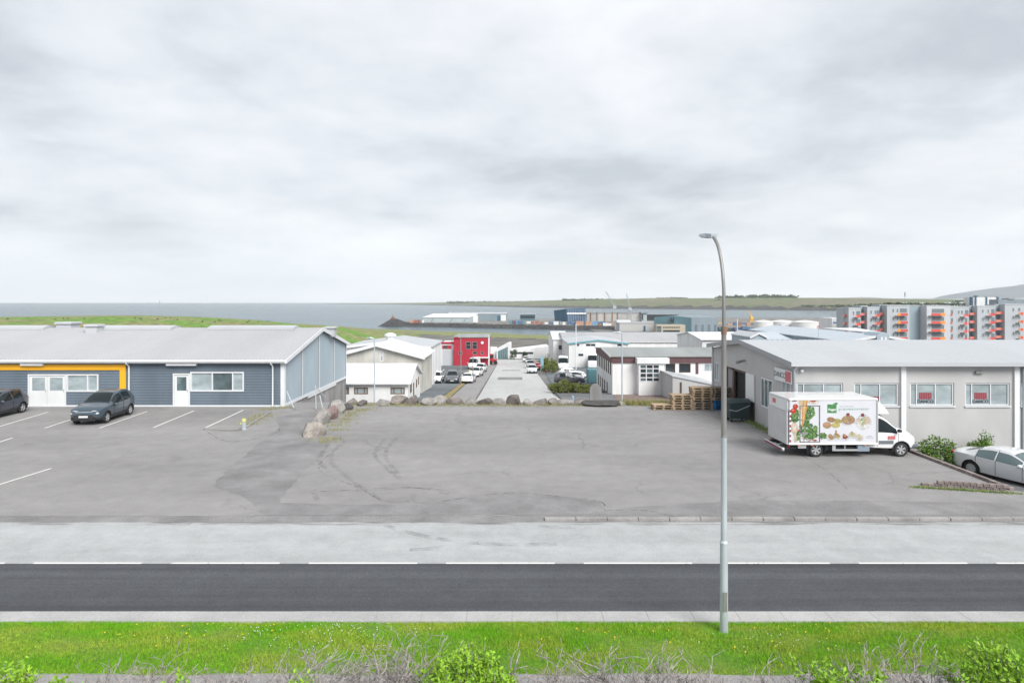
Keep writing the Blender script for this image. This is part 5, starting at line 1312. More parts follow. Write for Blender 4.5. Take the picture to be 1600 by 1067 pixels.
wing(a2, 1527, 1555, 478.5, ap_grey, 0, [(1534.5,2.2),(1543,2)], [(1545,1555.5,491.5,'rr')], [(1549,1554)])
wing(a2, 1555, 1570, 477, ap_blue, 2.5, (), [(1556,1570,489,'po')], [(1557,1569)])
wing(a2, 1570, 1606, 476, ap_grey, 0, [(1582,2.4),(1591,3)], [(1592.5,1598.5,490,'or')])
wing(a2, 1606, 1640, 477, ap_blue, 2, [(1612,3),(1622,3)])

# fuel tanks
tank_m = mat('tank_white', (.66,.655,.64), .6, var=.06, vscale=.2, stretch=(1,1,.2))
ao_blue = mat('logo_blue', (.03,.10,.38), .5); ao_red = mat('logo_red', (.62,.05,.07), .5); ao_yel = mat('logo_yellow', (.8,.45,.05), .5)
for i, (x0, x1, Yt, ytop, lab, lx) in enumerate([(1184,1213,262,503,'leftmost white fuel tank, plain and without letters',None), (1211,1250,268,503,'white fuel tank with coloured letters, second from the left',1222), (1247,1287,258,503.5,'rightmost white fuel tank with blue and red letters',1279)]):
    t_ = thing('fuel_tank', (X_((x0+x1)/2,Yt), Yt, -12), lab, 'tank', 'white fuel tanks by the harbour')
    r_ = (X_(x1,Yt)-X_(x0,Yt))/2; cx = X_((x0+x1)/2,Yt); cy = Yt+r_; zt = Z_(ytop,Yt)
    mb = MB(); mb.lathe([(r_,-14),(r_,zt),(r_*.5,zt+.45),(.05,zt+.7)], cx, cy, 36); mb.build('shell', tank_m, t_, auto=30)
    mb = MB(); mb.lathe([(r_+.06,zt-.15),(r_+.06,zt)], cx, cy, 36); mb.build('rim', tank_m, t_)
    if lx:
        X = X_(lx,Yt); dxc = X-cx; yy = cy-math.sqrt(max(.1, r_*r_-dxc*dxc))-.12; az = math.asin(max(-1,min(1,dxc/r_)))*.8
        text(t_, 'A', 2.3, (X-.75,yy-.05,Z_(511,Yt)), (R(90),0,az), ao_blue, bold=.09, depth=.06); text(t_, 'O', 2.3, (X+.85,yy-.05,Z_(511,Yt)), (R(90),0,az), ao_red, bold=.05, depth=.06)
sh = thing('blue_stripe_building', (X_(1310,240), 240, -12), 'small white building with blue stripe left of the apartment block', 'building')
part_box(sh, 'wall', white_wall, X_(1300,240), X_(1319,240), 240, 250, -15, Z_(497,240)); part_box(sh, 'stripe', mat('stripe_blue', (.03,.16,.42), .5), X_(1302,240), X_(1318,240), 239.9, 239.99, Z_(505,240), Z_(503,240))

# ------------------------------------------------------------------ harbour
QZ = -12.7
h_pale = mat('harbour_pale_cladding', (.36,.41,.42), .7, var=.08, vscale=.1, stretch=(2,1,.2)); h_grey = mat('harbour_grey_cladding', (.20,.255,.28), .7, var=.1, vscale=.1, stretch=(2,1,.2))
h_blue = mat('harbour_blue_cladding', (.03,.10,.17), .6, var=.12, vscale=.15, stretch=(2,1,.2)); h_teal = mat('harbour_teal_cladding', (.075,.155,.185), .6, var=.08, vscale=.1, stretch=(2,1,.2))
h_steel = mat('harbour_steel_cladding', (.20,.245,.275), .6, var=.08, vscale=.1, stretch=(2,1,.2)); h_stone = mat('office_stone', (.42,.37,.28), .8)
Y = 585.0
a, b_ = X_(662,Y), X_(741,Y)
q = thing('harbour_hall', (a, Y, QZ), 'long pale harbour hall with white roof on the breakwater', 'building')
part_box(q, 'wall', h_pale, a, b_, Y, Y+16, QZ-1, Z_(496,Y)); mb = MB(); mb.prism([(a-.5,Y-.5,Z_(496,Y)),(b_-4,Y-.5,Z_(496,Y)),(b_+3,Y+8,Z_(491,Y)),(a+8,Y+8,Z_(491,Y))], (0,0,.4)); mb.build('roof_slope', roof_white, q)
for x in (672, 702, 723): 
    mb = MB(); mb.prism([(X_(x,Y),Y-.1,Z_(504,Y)),(X_(x+2,Y),Y-.1,Z_(504,Y)),(X_(x+6,Y),Y-.1,Z_(498,Y)),(X_(x+4,Y),Y-.1,Z_(498,Y))], (0,.09,0)); mb.build('diagonal_stripe', h_grey, q)
part_box(q, 'end_door', white_wall, X_(739,Y), X_(746,Y), Y-.6, Y+12, QZ, Z_(493,Y))
Y = 625.0; a, b_ = X_(700,Y), X_(792,Y)
q = thing('harbour_hall', (a, Y, QZ), 'dark grey harbour hall with big white door at its right end', 'building')
part_box(q, 'wall', h_grey, a, b_, Y, Y+20, QZ-1, Z_(490.5,Y)); mb = MB(); mb.prism([(a,Y-.3,Z_(490.5,Y)),(b_,Y-.3,Z_(490.5,Y)),(b_,Y+10,Z_(489,Y)),(a,Y+10,Z_(489,Y))], (0,0,.4)); mb.build('roof_slope', roof_pale, q)
part_box(q, 'end_door', white_wall, X_(782.5,Y), X_(790.5,Y), Y-.2, Y-.01, QZ, Z_(492,Y)); part_box(q, 'blue_door', h_blue, X_(777,Y), X_(782,Y), Y-.2, Y-.01, QZ, Z_(493,Y))
Y = 600.0
q = thing('dock_hall', (X_(890,Y), Y, QZ), 'tall blue dock hall with slanting glazed front', 'building')
xa, xm_, xb = X_(867,Y+14), X_(886,Y), X_(917,Y+2); zb = QZ-1
mb = MB(); mb.add([(xa,Y+14,zb),(xm_+.6,Y,zb),(xb,Y+2,zb),(xb,Y+24,zb),(xa-1,Y+14,Z_(485.5,Y)),(xm_-.6,Y,Z_(482.5,Y)),(xb-1.4,Y+2,Z_(482,Y)),(xb-1.4,Y+24,Z_(482,Y))], [(0,1,5,4),(1,2,6,5),(2,3,7,6),(4,5,6,7)]); mb.build('wall', h_blue, q)
gl_ = mat('harbour_glass', (.14,.19,.28), .3, var=.2, vscale=.3)
for k in range(8):
    x0 = xm_+1.0+k*2.2
    mb = MB(); mb.add([(x0,Y-.05+.11*k,QZ+.5),(x0+1.5,Y+.05+.11*k,QZ+.5),(x0+1.2,Y+.05+.11*k,Z_(491,Y)),(x0-.3,Y-.05+.11*k,Z_(491,Y))],[(0,1,2,3)]); mb.build('glazing_bay', gl_, q)
    mb = MB(); mb.add([(x0-.4,Y-.05+.11*k,Z_(488.3,Y)),(x0+1.1,Y+.05+.11*k,Z_(488.3,Y)),(x0+.9,Y+.05+.11*k,Z_(483.5,Y)),(x0-.6,Y-.05+.11*k,Z_(483.5,Y))],[(0,1,2,3)]); mb.build('glazing_bay', gl_, q)
part_box(q, 'white_band', white_wall, xm_-.2, xb-1.0, Y-.3, Y-.06, Z_(491,Y), Z_(488.5,Y))
q = thing('harbour_office', (X_(824,640), 640, QZ), 'small dark teal harbour office left of the blue dock hall', 'building')
part_box(q, 'wall', h_teal, X_(813,640), X_(836,640), 640, 652, QZ-1, Z_(491,640)); part_box(q, 'glass_band', glass_dark, X_(813,640), X_(836,640), 639.8, 639.99, Z_(497,640), Z_(493.5,640)); part_box(q, 'roof_edge', roof_pale, X_(812,640), X_(837,640), 639.5, 652, Z_(491,640), Z_(490.3,640))
q = thing('floating_dock', (X_(960,610), 610, QZ), 'long pale floating dock behind the blue hall', 'ship dock')
part_box(q, 'hull', mat('dock_hull', (.42,.41,.39), .8, var=.25, vscale=.12, stretch=(1,1,.3)), X_(917,610), X_(1006,610), 612, 618, -14, Z_(489.5,612)); part_box(q, 'deck_rail', galv_dark, X_(917,610), X_(1006,610), 611.7, 611.95, Z_(489.8,612), Z_(488.6,612))
part_box(q, 'tower', h_pale, X_(1002,610), X_(1010,610), 608, 616, -14, Z_(489.4,608)); part_box(q, 'tower_cap', h_grey, X_(1000.5,610), X_(1011.5,610), 606.5, 617, Z_(489.4,608), Z_(487.6,608)); part_box(q, 'tower_window', glass_dark, X_(1003,608), X_(1005,608), 607.8, 607.99, Z_(500,608), Z_(491,608))
for i, x in enumerate((923, 933, 945, 957, 965)): part_box(q, 'rusty_post', rust, X_(x,610), X_(x+.8,610), 611, 611.6, -14, Z_(487.5-.4*(i%2),611))
part_box(q, 'quay_wall', glass_dark, X_(1010,640), X_(1060,640), 640, 644, -14, Z_(491.5,640))
Y = 445.0
q = thing('teal_depot', (X_(1070,Y), Y, -13.5), 'large dark teal depot with low gable and cream office front', 'building')
xa, xm_, xb = X_(1022,Y), X_(1080.5,Y-8), X_(1121,Y+14); zb = -15; xr = X_(1048,Y)
mb = MB(); mb.add([(xa,Y,zb),(xm_,Y-8,zb),(xm_,Y-8,Z_(496.5,Y-8)),(xr,Y-3.5,Z_(492.8,Y)),(xa,Y,Z_(495.5,Y))], [(0,1,2,3,4)]); mb.build('gable_wall', h_teal, q)
mb = MB(); mb.add([(xm_,Y-8,zb),(xb,Y+14,zb),(xb,Y+14,Z_(495.5,Y+14)),(xm_,Y-8,Z_(496.5,Y-8))], [(0,1,2,3)]); mb.build('side_wall', h_steel, q)
mb = MB(); mb.add([(xm_,Y-8,Z_(496.5,Y-8)),(xb,Y+14,Z_(495.5,Y+14)),(X_(1094,Y+20),Y+20,Z_(491.9,Y+20)),(xr,Y-3.5,Z_(492.8,Y)),(xa,Y,Z_(495.5,Y)),(X_(1060,Y+26),Y+26,Z_(494,Y+26))], [(0,1,2,3),(3,2,5,4)]); mb.build('roof_slope', h_steel, q)
for x in (1086, 1096, 1106, 1116): 
    u = (x-1080.5)/40.5; yy = Y-8+22*u; part_box(q, 'roller_door', slate, X_(x,yy), X_(x+3.5,yy), yy-.35, yy-.1, zb, Z_(507.5,yy))
for x in (1047.5, 1051.5): part_box(q, 'tall_window', glass_dark, X_(x,Y-5), X_(x+1.6,Y-5), Y-5.4, Y-4.6, Z_(504,Y-4), Z_(496,Y-4))
oa, ob_ = X_(1025,Y-12), X_(1072,Y-16); part_box(q, 'office_front', h_stone, oa, ob_, Y-14, Y-4, zb, Z_(507.5,Y-14))
part_box(q, 'office_glass', glass, oa+.3, X_(1033,Y-14), Y-14.2, Y-14.01, zb+1, Z_(509.5,Y-14))
for k in range(8): part_box(q, 'office_window', glass_dark, X_(1036+k*3.4,Y-14), X_(1038.2+k*3.4,Y-14), Y-14.2, Y-14.01, Z_(512.3,Y-14), Z_(510.6,Y-14))
part_box(q, 'ground_windows', glass_dark, X_(1036,Y-14), X_(1062,Y-14), Y-14.2, Y-14.01, Z_(518.5,Y-14), Z_(515.8,Y-14))
q = thing('low_grey_store', (X_(995,460), 460, -13), 'low light grey store left of the teal depot', 'building')
part_box(q, 'wall', mat('store_grey', (.44,.435,.42), .8), X_(968,462), X_(1024,462), 462, 476, -15, Z_(505,462)); part_box(q, 'roof', roof_pale, X_(967,462), X_(1024,462), 461.7, 476, Z_(505,462), Z_(504,462)); part_box(q, 'door', h_blue, X_(1005.5,462), X_(1008.5,462), 461.8, 461.99, -15, Z_(509,462))
part_box(q, 'white_shed', roof_white, X_(963,480), X_(985,480), 478, 488, -15, Z_(500.5,480))
q = thing('small_glass_office', (X_(868,560), 560, -13), 'small grey green office at the breakwater root', 'building')
part_box(q, 'wall', h_pale, X_(862,540), X_(876,540), 540, 548, -15, Z_(502.5,540)); part_box(q, 'glass_band', glass, X_(862.5,540), X_(875,540), 539.85, 539.99, Z_(508,540), Z_(503.5,540))
# beacon ruin on the tip of the breakwater
q = thing('stone_beacon', (X_(614,580), 580, -9), 'small reddish stone beacon on the tip of the breakwater', 'beacon')
mb = MB(); mb.lathe([(2.2,-1.2),(2.0,1.5),(1.1,1.7),(.9,3.2),(.2,3.5)], X_(614,580), 580, 8, cz=-10); mb.build('tower', mat('reddish_stone', (.26,.13,.09), .9, var=.3, vscale=.5), q)
part_box(q, 'base', mat('reddish_stone', (.26,.13,.09)), X_(609.5,580), X_(619,580), 579, 582, -12, -9.4)
# cranes
def crane(x, ybase, Yc, tip, m, label, wide=1.6):
    X = X_(x,Yc); q = thing('harbour_crane', (X, Yc, QZ), label, 'crane', 'cranes standing in the harbour'); zc = Z_(ybase-15,Yc); zb = QZ
    mb = MB()
    for sx in (-1,1):
        for sy_ in (-1,1): mb.tube([(X+sx*wide*1.4,Yc+sy_*wide*1.4,zb),(X+sx*wide*.5,Yc+sy_*wide*.5,zc)], .22, 5)
    for k in range(1,4):
        z = zb+(zc-zb)*k/4; w = wide*(1.4-.9*k/4)
        mb.tube([(X-w,Yc-w,z),(X+w,Yc-w,z)], .14, 4); mb.tube([(X-w,Yc-w,z),(X+w*.8,Yc-w,z+(zc-zb)/4)], .1, 4)
    mb.build('lattice_tower', m, q); part_box(q, 'cab', m, X-wide*.9, X+wide*1.1, Yc-1.2, Yc+1.2, zc, zc+2.6)
    T = Vector((X_(tip[0],Yc),Yc,Z_(tip[1],Yc))); B = Vector((X,Yc,zc+2)); mb = MB(); d = T-B; nrm = d.cross(Vector((0,1,0))).normalized()
    for s_ in (-.55,.55): mb.tube([B+nrm*s_, T+nrm*s_*.3], .16, 4)
    for k in range(10): mb.tube([B+d*(k/10)+nrm*.55*(1-k*.07)*(1 if k%2 else -1), B+d*((k+1)/10)-nrm*.55*(1-k*.07)*(1 if k%2 else -1)], .09, 4)
    mb.build('boom', m, q)
    mb = MB(); P = Vector((X+wide*.6,Yc,zc+5.5)); mb.tube([B,P],.15,4); mb.tube([P,T],.06,4); mb.tube([T,T-Vector((0,0,(T.z-zb)*.35))],.05,4); mb.build('rigging', m, q)
cr_m = mat('crane_grey', (.36,.40,.42), .6); cr_y = mat('crane_yellow', (.72,.42,.06), .6)
crane(960, 497, 618, (946.5,455), cr_m, 'tall pale crane with its long boom leaning far left')
crane(984, 500, 600, (979,459), cr_m, 'pale crane with steep boom, right of the other pale crane')
crane(1174, 514, 560, (1168,485), cr_y, 'yellow crane seen right of the street lamp', 1.2)
# containers and clutter on the quay
cols = {'blue': (.08,.15,.26), 'red': (.34,.12,.10), 'orange': (.46,.27,.18), 'white': (.66,.66,.64), 'grey': (.26,.27,.28), 'teal': (.07,.24,.28), 'yellow': (.52,.40,.18), 'brown': (.25,.15,.10), 'light blue': (.16,.30,.45)}
cm = {k: mat('container_'+k.replace(' ','_'), v, .7, var=.2, vscale=.3) for k, v in cols.items()}
# the marina channel end is land here: boxes stand on the quay surface
def container(x0, x1, y0, y1, Yc, colr, where):
    X0, X1 = X_(x0,Yc), X_(x1,Yc); zt = Z_(y0,Yc); zb = min(Z_(y1,Yc), zt-1.0)
    zq = float(terrain(np.array([[(X0+X1)/2]]), np.array([[Yc+1.5]]))[0][0,0]); zb = max(min(zb, zt-1), zq-.2) if zt > zq+1 else zt-1
    c_ = thing('storage_container', ((X0+X1)/2, Yc, zb), f'{nth(colr+where)} small {colr} container from the left {where}', 'container', f'{colr} containers {where}')
    w = X1-X0; mb = MB(); mb.bbox(X0,X1,Yc,Yc+2.6,zb,zt,.06); n = max(2,int(w/.8))
    for k in range(n): mb.box(X0+w*(k+.25)/n, X0+w*(k+.6)/n, Yc-.06, Yc-.004, zb+.15, zt-.12)
    mb.build('shell', cm[colr], c_)
rr = random.Random(5)
for x in range(1122, 1186, 5):
    colr = rr.choice(['blue','blue','grey','orange','yellow','light blue','brown']); y0 = rr.uniform(503,508)
    container(x, x+rr.uniform(4,8), y0, y0+rr.uniform(4,7), 520+rr.uniform(-25,40), colr, 'in the yard right of the teal depot')
for x in range(1124, 1186, 6):
    colr = rr.choice(['teal','grey','blue','red']); y0 = rr.uniform(510,513)
    container(x, x+rr.uniform(5,9), y0, y0+5, 470+rr.uniform(-10,10), colr, 'behind the white roofs near the lamp')
for x in range(795, 966, 7):
    colr = rr.choice(['white','grey','brown','orange','white','blue','teal','red']); y0 = rr.uniform(502,506.5)
    Yc = float(bw_line(X_(x,540)))+rr.uniform(16,40)
    container(x, x+rr.uniform(3,8), Z_(0,1)*0+470+(CAMZ-(-12.7)-rr.uniform(1.6,3))/Yc*1000, 515, Yc, colr, 'along the breakwater before the dock')
for x, w, colr in ((800,7,'blue'),(803,13,'red'),(806,9,'light blue'),(900,12,'orange'),(915,10,'orange'),(925,13,'light blue'),(935,12,'blue'),(936,9,'white')):
    Yc = float(bw_line(X_(x,540)))+16+rr.uniform(0,10)
    container(x, x+w, 470+(CAMZ+12.7-3.2)/Yc*1000, 515, Yc, colr, 'at the middle of the long stone breakwater')
for x, w, colr in ((647,8,'red'),(653,6,'brown'),(657,5,'white'),(640,6,'orange')):
    container(x, x+w, 470+(CAMZ+12.7-2.6)/570*1000, 512, 572, colr, 'on the breakwater left of the long hall')
# far houses, forest and farm buildings across the water
def far_box(x0, x1, y0, y1, Yf, m, name, label, cat, group=None):
    q = thing(name, (X_((x0+x1)/2,Yf), Yf, Z_(y1,Yf)), label, cat, group); a, b_ = X_(x0,Yf), X_(x1,Yf); zt, zb = Z_(y0,Yf), Z_(y1,Yf); e = zb+(zt-zb)*.6
    part_box(q, 'wall', m, a, b_, Yf, Yf+(b_-a)*.6, zb-8, e); mb = MB(); dd = (b_-a)*.6
    mb.prism([(a-.2,Yf-.3,e),(a-.2,Yf+dd/2,zt),(a-.2,Yf+dd+.3,e)], (b_-a+.4,0,0)); mb.build('roof', cm['brown'] if x0 % 3 == 0 else roof_pale, q)
for i, (x0, w, y, Yf) in enumerate(sorted([(1017,5,469,2050),(1028,4,467.5,2080),(1046,3,466.5,2100),(1053,6,466,2120),(1068,3,467,2150),(1085,9,472,1900),(1097,6,472,1900),(1142,8,466,2000),(1040,9,475,1850),(1054,5,475.5,1830)])):
    far_box(x0, x0+w, y, y+3.2, Yf, white_wall, 'farm_house', f'{nth("farm")} tiny white farm building from the left on the green peninsula', 'house', 'farm houses on the peninsula')
for i, (x0, w, y, Yf) in enumerate([(1411,18,473,900),(1433,16,473,905),(1455,20,473,900),(1478,18,472.5,880),(1501,12,472,860)]):
    far_box(x0, x0+w, y, y+4, Yf, white_wall, 'row_house', f'{nth("row")} low white row house from the left behind the apartment blocks', 'house', 'row houses behind the apartments')
q = thing('hospital_building', (X_(1540,800), 800, -4), 'white and blue building rising behind the right apartment block', 'building')
part_box(q, 'wall', white_wall, X_(1519,800), X_(1557,800), 800, 815, -10, Z_(464.5,800)); 
for x0, x1 in ((1517.5,1520),(1523,1525),(1540,1542),(1557,1560)): part_box(q, 'blue_pier', h_blue, X_(x0,800), X_(x1,800), 799, 803, -10, Z_(464,800))
part_box(q, 'lift_tower', h_blue, X_(1528,800), X_(1531,800), 803, 808, -4, Z_(462,800))
q = thing('dark_chimney_building', (X_(1575,760), 760, -4), 'grey dark roofed building at the far right skyline', 'building')
part_box(q, 'wall', h_steel, X_(1560,760), X_(1600,760), 760, 775, -10, Z_(468,760)); part_box(q, 'roof_block', h_grey, X_(1575,760), X_(1584,760), 759, 770, Z_(468,760), Z_(466,760))
q = thing('mast_tower', (X_(1414,950), 950, 2), 'thin dark radio mast on the skyline', 'mast')
mb = MB(); mb.tube([(X_(1414,950),950,-8),(X_(1414,950),950,Z_(462,950))], [.35,.25], 6); mb.build('pole', galv_dark, q); mb = MB(); mb.tube([(X_(1414,950),950,Z_(463,950)),(X_(1414,950),950,Z_(456.5,950))], [.7,.8], 8); mb.build('antenna_head', galv_dark, q)
# sailing boats far out
for x, h, lab in ((233,3,'left tiny sailing boat on the horizon'),(249,6,'right tiny sailing boat on the horizon')):
    Yf = 5200; X = X_(x,Yf); q = thing('sailing_boat', (X,Yf,SEA), lab, 'boat', 'sailing boats on the horizon')
    mb = MB(); mb.prism([(X-5,Yf,SEA+1.5),(X-4,Yf,SEA-.5),(X+4,Yf,SEA-.5),(X+6,Yf,SEA+1.8)], (0,3,0)); mb.build('hull', cm['grey'], q)
    mb = MB(); mb.prism([(X-4,Yf+1,SEA+3),(X+6,Yf+1,SEA+3),(X+1,Yf+1,SEA+h*5.5)], (0,.3,0)); mb.build('sail', cm['grey'], q)
# ------------------------------------------------------------------ boulders
rock_cols = {'grey brown': (.205,.18,.165), 'pale grey': (.275,.258,.24), 'dark brown': (.135,.115,.105), 'reddish': (.20,.14,.13), 'beige': (.30,.27,.24), 'charcoal': (.075,.072,.07)}
rock_m = {k: mat('rock_'+k.replace(' ','_'), v, .95, var=.35, vscale=2.2, bump=.8, bscale=7, fine=.2, fscale=12) for k, v in rock_cols.items()}
def icosphere(sub=3):
    t = (1+5**.5)/2
    v = [Vector(p).normalized() for p in [(-1,t,0),(1,t,0),(-1,-t,0),(1,-t,0),(0,-1,t),(0,1,t),(0,-1,-t),(0,1,-t),(t,0,-1),(t,0,1),(-t,0,-1),(-t,0,1)]]
    f = [(0,11,5),(0,5,1),(0,1,7),(0,7,10),(0,10,11),(1,5,9),(5,11,4),(11,10,2),(10,7,6),(7,1,8),(3,9,4),(3,4,2),(3,2,6),(3,6,8),(3,8,9),(4,9,5),(2,4,11),(6,2,10),(8,6,7),(9,8,1)]
    for _ in range(sub):
        c = {}; nf = []
        def mid(a, b):
            k = (min(a,b),max(a,b))
            if k not in c: c[k] = len(v); v.append(((v[a]+v[b])/2).normalized())
            return c[k]
        for a, b, d in f:
            x, y, z = mid(a,b), mid(b,d), mid(d,a); nf += [(a,x,z),(b,y,x),(d,z,y),(x,y,z)]
        f = nf
    return v, f
ICO = icosphere(3)
def boulder(X, Y, sx, sy, sz, colr, label, seed, z=0.0, rot=None):
    r = np.random.default_rng(seed); V = np.array([tuple(p) for p in ICO[0]])
    for _ in range(17):           # planar cuts give broken facets
        n = r.normal(size=3); n /= np.linalg.norm(n); d = r.uniform(.42,.82); s = V@n; V = np.where((s > d)[:,None], V-np.outer(s-d, n)*.92, V)
    V = V*(1+.06*vnoise(V[:,0]*2.6+V[:,2], V[:,1]*2.6-V[:,2]*1.4, seed+1, 5)[:,None])
    V = V*np.array([sx/2*1.35, sy/2*1.3, sz*.82]); V[:,2] += sz*.25
    mb = MB(); mb.v = [tuple(p) for p in V.tolist()]; mb.f = list(ICO[1]); mb.m = [0]*len(mb.f)
    o = mb.build('boulder', rock_m[colr], auto=28); o.location = (X, Y, z); o.rotation_euler = (0,0,rot if rot is not None else r.uniform(-.6,.6))
    return tag(o, label, 'boulder', 'boulders along the lot edge')
rk = random.Random(9)
row = [(549,20,12,'grey brown'),(568,16,9,'dark brown'),(599,20,15,'pale grey'),(621,27,15,'grey brown'),(645,23,19,'dark brown'),(669,22,15,'pale grey'),(690,23,16,'pale grey'),(713,26,15,'grey brown'),(736,22,15,'pale grey'),(759,25,14,'dark brown'),
       (781,20,14,'pale grey'),(803,21,17,'dark brown'),(825,22,14,'pale grey'),(845,20,13,'grey brown'),(864,16,13,'grey brown'),(885,28,14,'pale grey'),(907,18,11,'grey brown')]
for i, (x, w, h, c) in enumerate(row):
    boulder(X_(x,43.3), 43.35+rk.uniform(-.2,.3), w*.0433*1.12, .95+rk.uniform(-.1,.3), h*.0433*.92, c, f'{c} boulder, {ORD[i]} from the left in the row along the lot edge', 40+i, z=-.05)
boulder(X_(948,42.6), 42.9, 2.5, 1.3, .62, 'charcoal', 'large flat charcoal rock at the right end of the boulder row', 91, z=-.06, rot=.1)
boulder(X_(915,42.9), 43.4, 1.3, 1.0, .5, 'dark brown', 'low dark brown rock touching the flat charcoal rock', 92, z=-.05)
boulder(X_(973,42.8), 42.9, .55, .5, .38, 'pale grey', 'small pale stone right of the flat charcoal rock', 93, z=-.04)
# upright concrete slab leaning beside the rocks
mb = MB(); X = X_(933,46.5); n = 10; pts = []
for k in range(n+1): th = math.pi*k/n; pts.append((X+.42*math.cos(th)-.1, 46.5, 1.55+.45*math.sin(th)))
pts = [(X-.45,46.5,-2.2)] + pts[::-1] + [(X+.55,46.5,-2.2)]
mb.prism(pts, (0,.28,0)); tag(mb.build('concrete_slab', concrete), 'weathered grey concrete slab standing upright behind the rocks', 'slab').location = (0,0,-1.05)
for i, (x, y, w, h, d, c, l) in enumerate([(484,681,38,30,1.6,'beige','big beige front boulder of the left rock cluster'),(500,662,26,27,1.2,'pale grey','pale grey boulder behind the big beige one'),(512,655,26,24,1.2,'reddish','reddish boulder in the left rock cluster'),
        (524,646,26,22,1.2,'pale grey','pale boulder at the far end of the left rock cluster'),(537,640,24,13,1.0,'charcoal','dark charcoal rock where cluster and row meet')]):
    D = 7000/(y-470); boulder(X_(x,D-.2), D+.2, w*D/1000*1.15, d, h*D/1000*1.0, c, l, 121+i*3, z=-.06)
# kerb round the ramp, gravel strip
mb = MB(); kp = smooth_path([gp(318,671),gp(350,673),gp(376,672),gp(395,661),gp(415,649),gp(428,643),gp(470,640)], 8)
for i in range(len(kp)-1):
    a, b_ = kp[i], kp[i+1]; d = (b_-a).normalized(); n_ = Vector((-d.y,d.x,0))*.07
    mb.prism([tuple(p) for p in (a-n_,b_-n_,b_+n_,a+n_)], (0,0,.07))
struct(mb, 'kerb_ramp', concrete)
# metal posts beside the ramp
for i, (x0, y0, x1, y1, l) in enumerate([(447,611,460,636,'thin steel rod leaning against the blue gable'),(492,602,494,638,'upright steel post beside the ramp'),(499,618,505,638,'short bent steel post next to the upright one')]):
    D = 7000/(y1-470)-.6; q = thing('steel_post', (X_(x1,D),D,0), l, 'post', 'steel posts by the ramp'); A, B = (X_(x0,D),D+.1,Z_(y0,D)), (X_(x1,D),D,-.05)
    mb = MB(); mb.tube([A,B],.035,6); mb.build('rod', galv, q); mb = MB(); mb.tube([(B[0],B[1],-.02),(B[0],B[1],.05)],.08,8); mb.build('foot', galv_dark, q)
    if i == 1: mb = MB(); mb.tube([(A[0],A[1],A[2]-.1),(A[0]+.42,A[1]+1.0,A[2]-1.0)],.025,6); mb.build('brace', galv, q)
# hydrant
D = 34.8; X = X_(381,D); q = thing('fire_hydrant', (X,D,0), 'small grey hydrant with yellow cap at the kerb end', 'hydrant')
mb = MB(); mb.lathe([(.14,0),(.14,.06),(.11,.08),(.11,.42)], X, D, 14); mb.build('barrel', galv, q, auto=40); mb = MB(); mb.lathe([(.13,.42),(.13,.5),(.10,.58),(.03,.62)], X, D, 14); mb.build('cap', mat('hydrant_yellow', (.46,.45,.17), .6), q, auto=40)
mb = MB(); mb.tube([(X-.18,D-.02,.32),(X+.02,D-.02,.32)],.06,8); mb.build('outlet', mat('hydrant_yellow', (.72,.62,.05)), q)
# ------------------------------------------------------------------ brick edging of the lot corner
bw_ = thing('brick_wall', (18.3,23.6,0), 'low pinkish brick wall at the corner of the parking lot', 'wall')
brick_ms = [mat('brick_a', (.21,.17,.16), .95, var=.25, vscale=6, bump=.5, bscale=30), mat('brick_b', (.26,.215,.20), .95, var=.25, vscale=6, bump=.5, bscale=30), mat('brick_c', (.175,.14,.135), .95, var=.25, vscale=6, bump=.5, bscale=30)]
bme = []
for m in brick_ms:
    mb = MB(); mb.bbox(-.1,.1,-.09,.09,-.06,.06,.012); me = mb.build('brick', m); bme.append(me.data); bpy.data.objects.remove(me, do_unlink=True)
def brick(x, y, z, rz_, sc_=(1,1,1)):
    o = bpy.data.objects.new('brick', rk.choice(bme)); C.objects.link(o); o.parent = bw_
    o.location = (x-18.3, y-23.6, z); o.rotation_euler = (rk.uniform(-.03,.03), rk.uniform(-.03,.03), rz_+rk.uniform(-.04,.04)); o.scale = sc_
A, B = Vector((15.55,24.32,0)), Vector((18.36,23.62,0)); L = (B-A).length; d = (B-A)/L; ang = math.atan2(d.y,d.x)
for c in range(3):
    n = int(L/.212)
    for k in range(n):
        p = A+d*((k+.5+(.5 if c % 2 else 0))*.212); z = .03+c*.126
        if c == 0 or (c == 1 and k >= 2): brick(p.x, p.y, z, ang)
for k in range(29):
    y = 23.75+k*.212
    for c in range(3): brick(18.47, y, .05-c*.126, R(90))
mb = MB(); mb.box(18.36,18.41,23.7,29.8,-1.2,-.02); mb.prism([(15.5,24.37,-.4),(18.4,23.66,-.4),(18.4,23.7,-.4),(15.5,24.41,-.4)],(0,0,.39)); mb.build('mortar_core', concrete, bw_)
# ------------------------------------------------------------------ pallets
pal_ms = {'light': mat('fresh_pine', (.43,.32,.21), .85, var=.25, vscale=3, stretch=(.3,3,3)), 'brown': mat('aged_pine', (.24,.185,.145), .9, var=.3, vscale=3, stretch=(.3,3,3)), 'blue': mat('blue_pallet_paint', (.012,.16,.40), .7, var=.25, vscale=3, stretch=(.3,3,3)), 'grey': mat('grey_pine', (.33,.27,.21), .9, var=.3, vscale=3, stretch=(.3,3,3))}
def pallet_proto(key):
    r = thing('wooden_pallet', (0,0,0), 'x', 'pallet'); m = pal_ms[key]
    mb = MB()
    for k in range(5): y = -.4+k*.175; mb.box(-.6,.6,y,y+.12,.122,.144)
    for x in (-.6,-.07,.46): mb.box(x,x+.14,-.4,.42,.1,.1215)
    mb.build('deck', m, r, local=True)
    for y in (-.4,-.05,.32):
        mb = MB(); mb.box(-.6,.6,y,y+.1,0,.022)
        for x in (-.6,-.07,.46): mb.box(x,x+.14,y,y+.1,.0225,.0995)
        mb.build('skid', m, r, local=True)
    return r
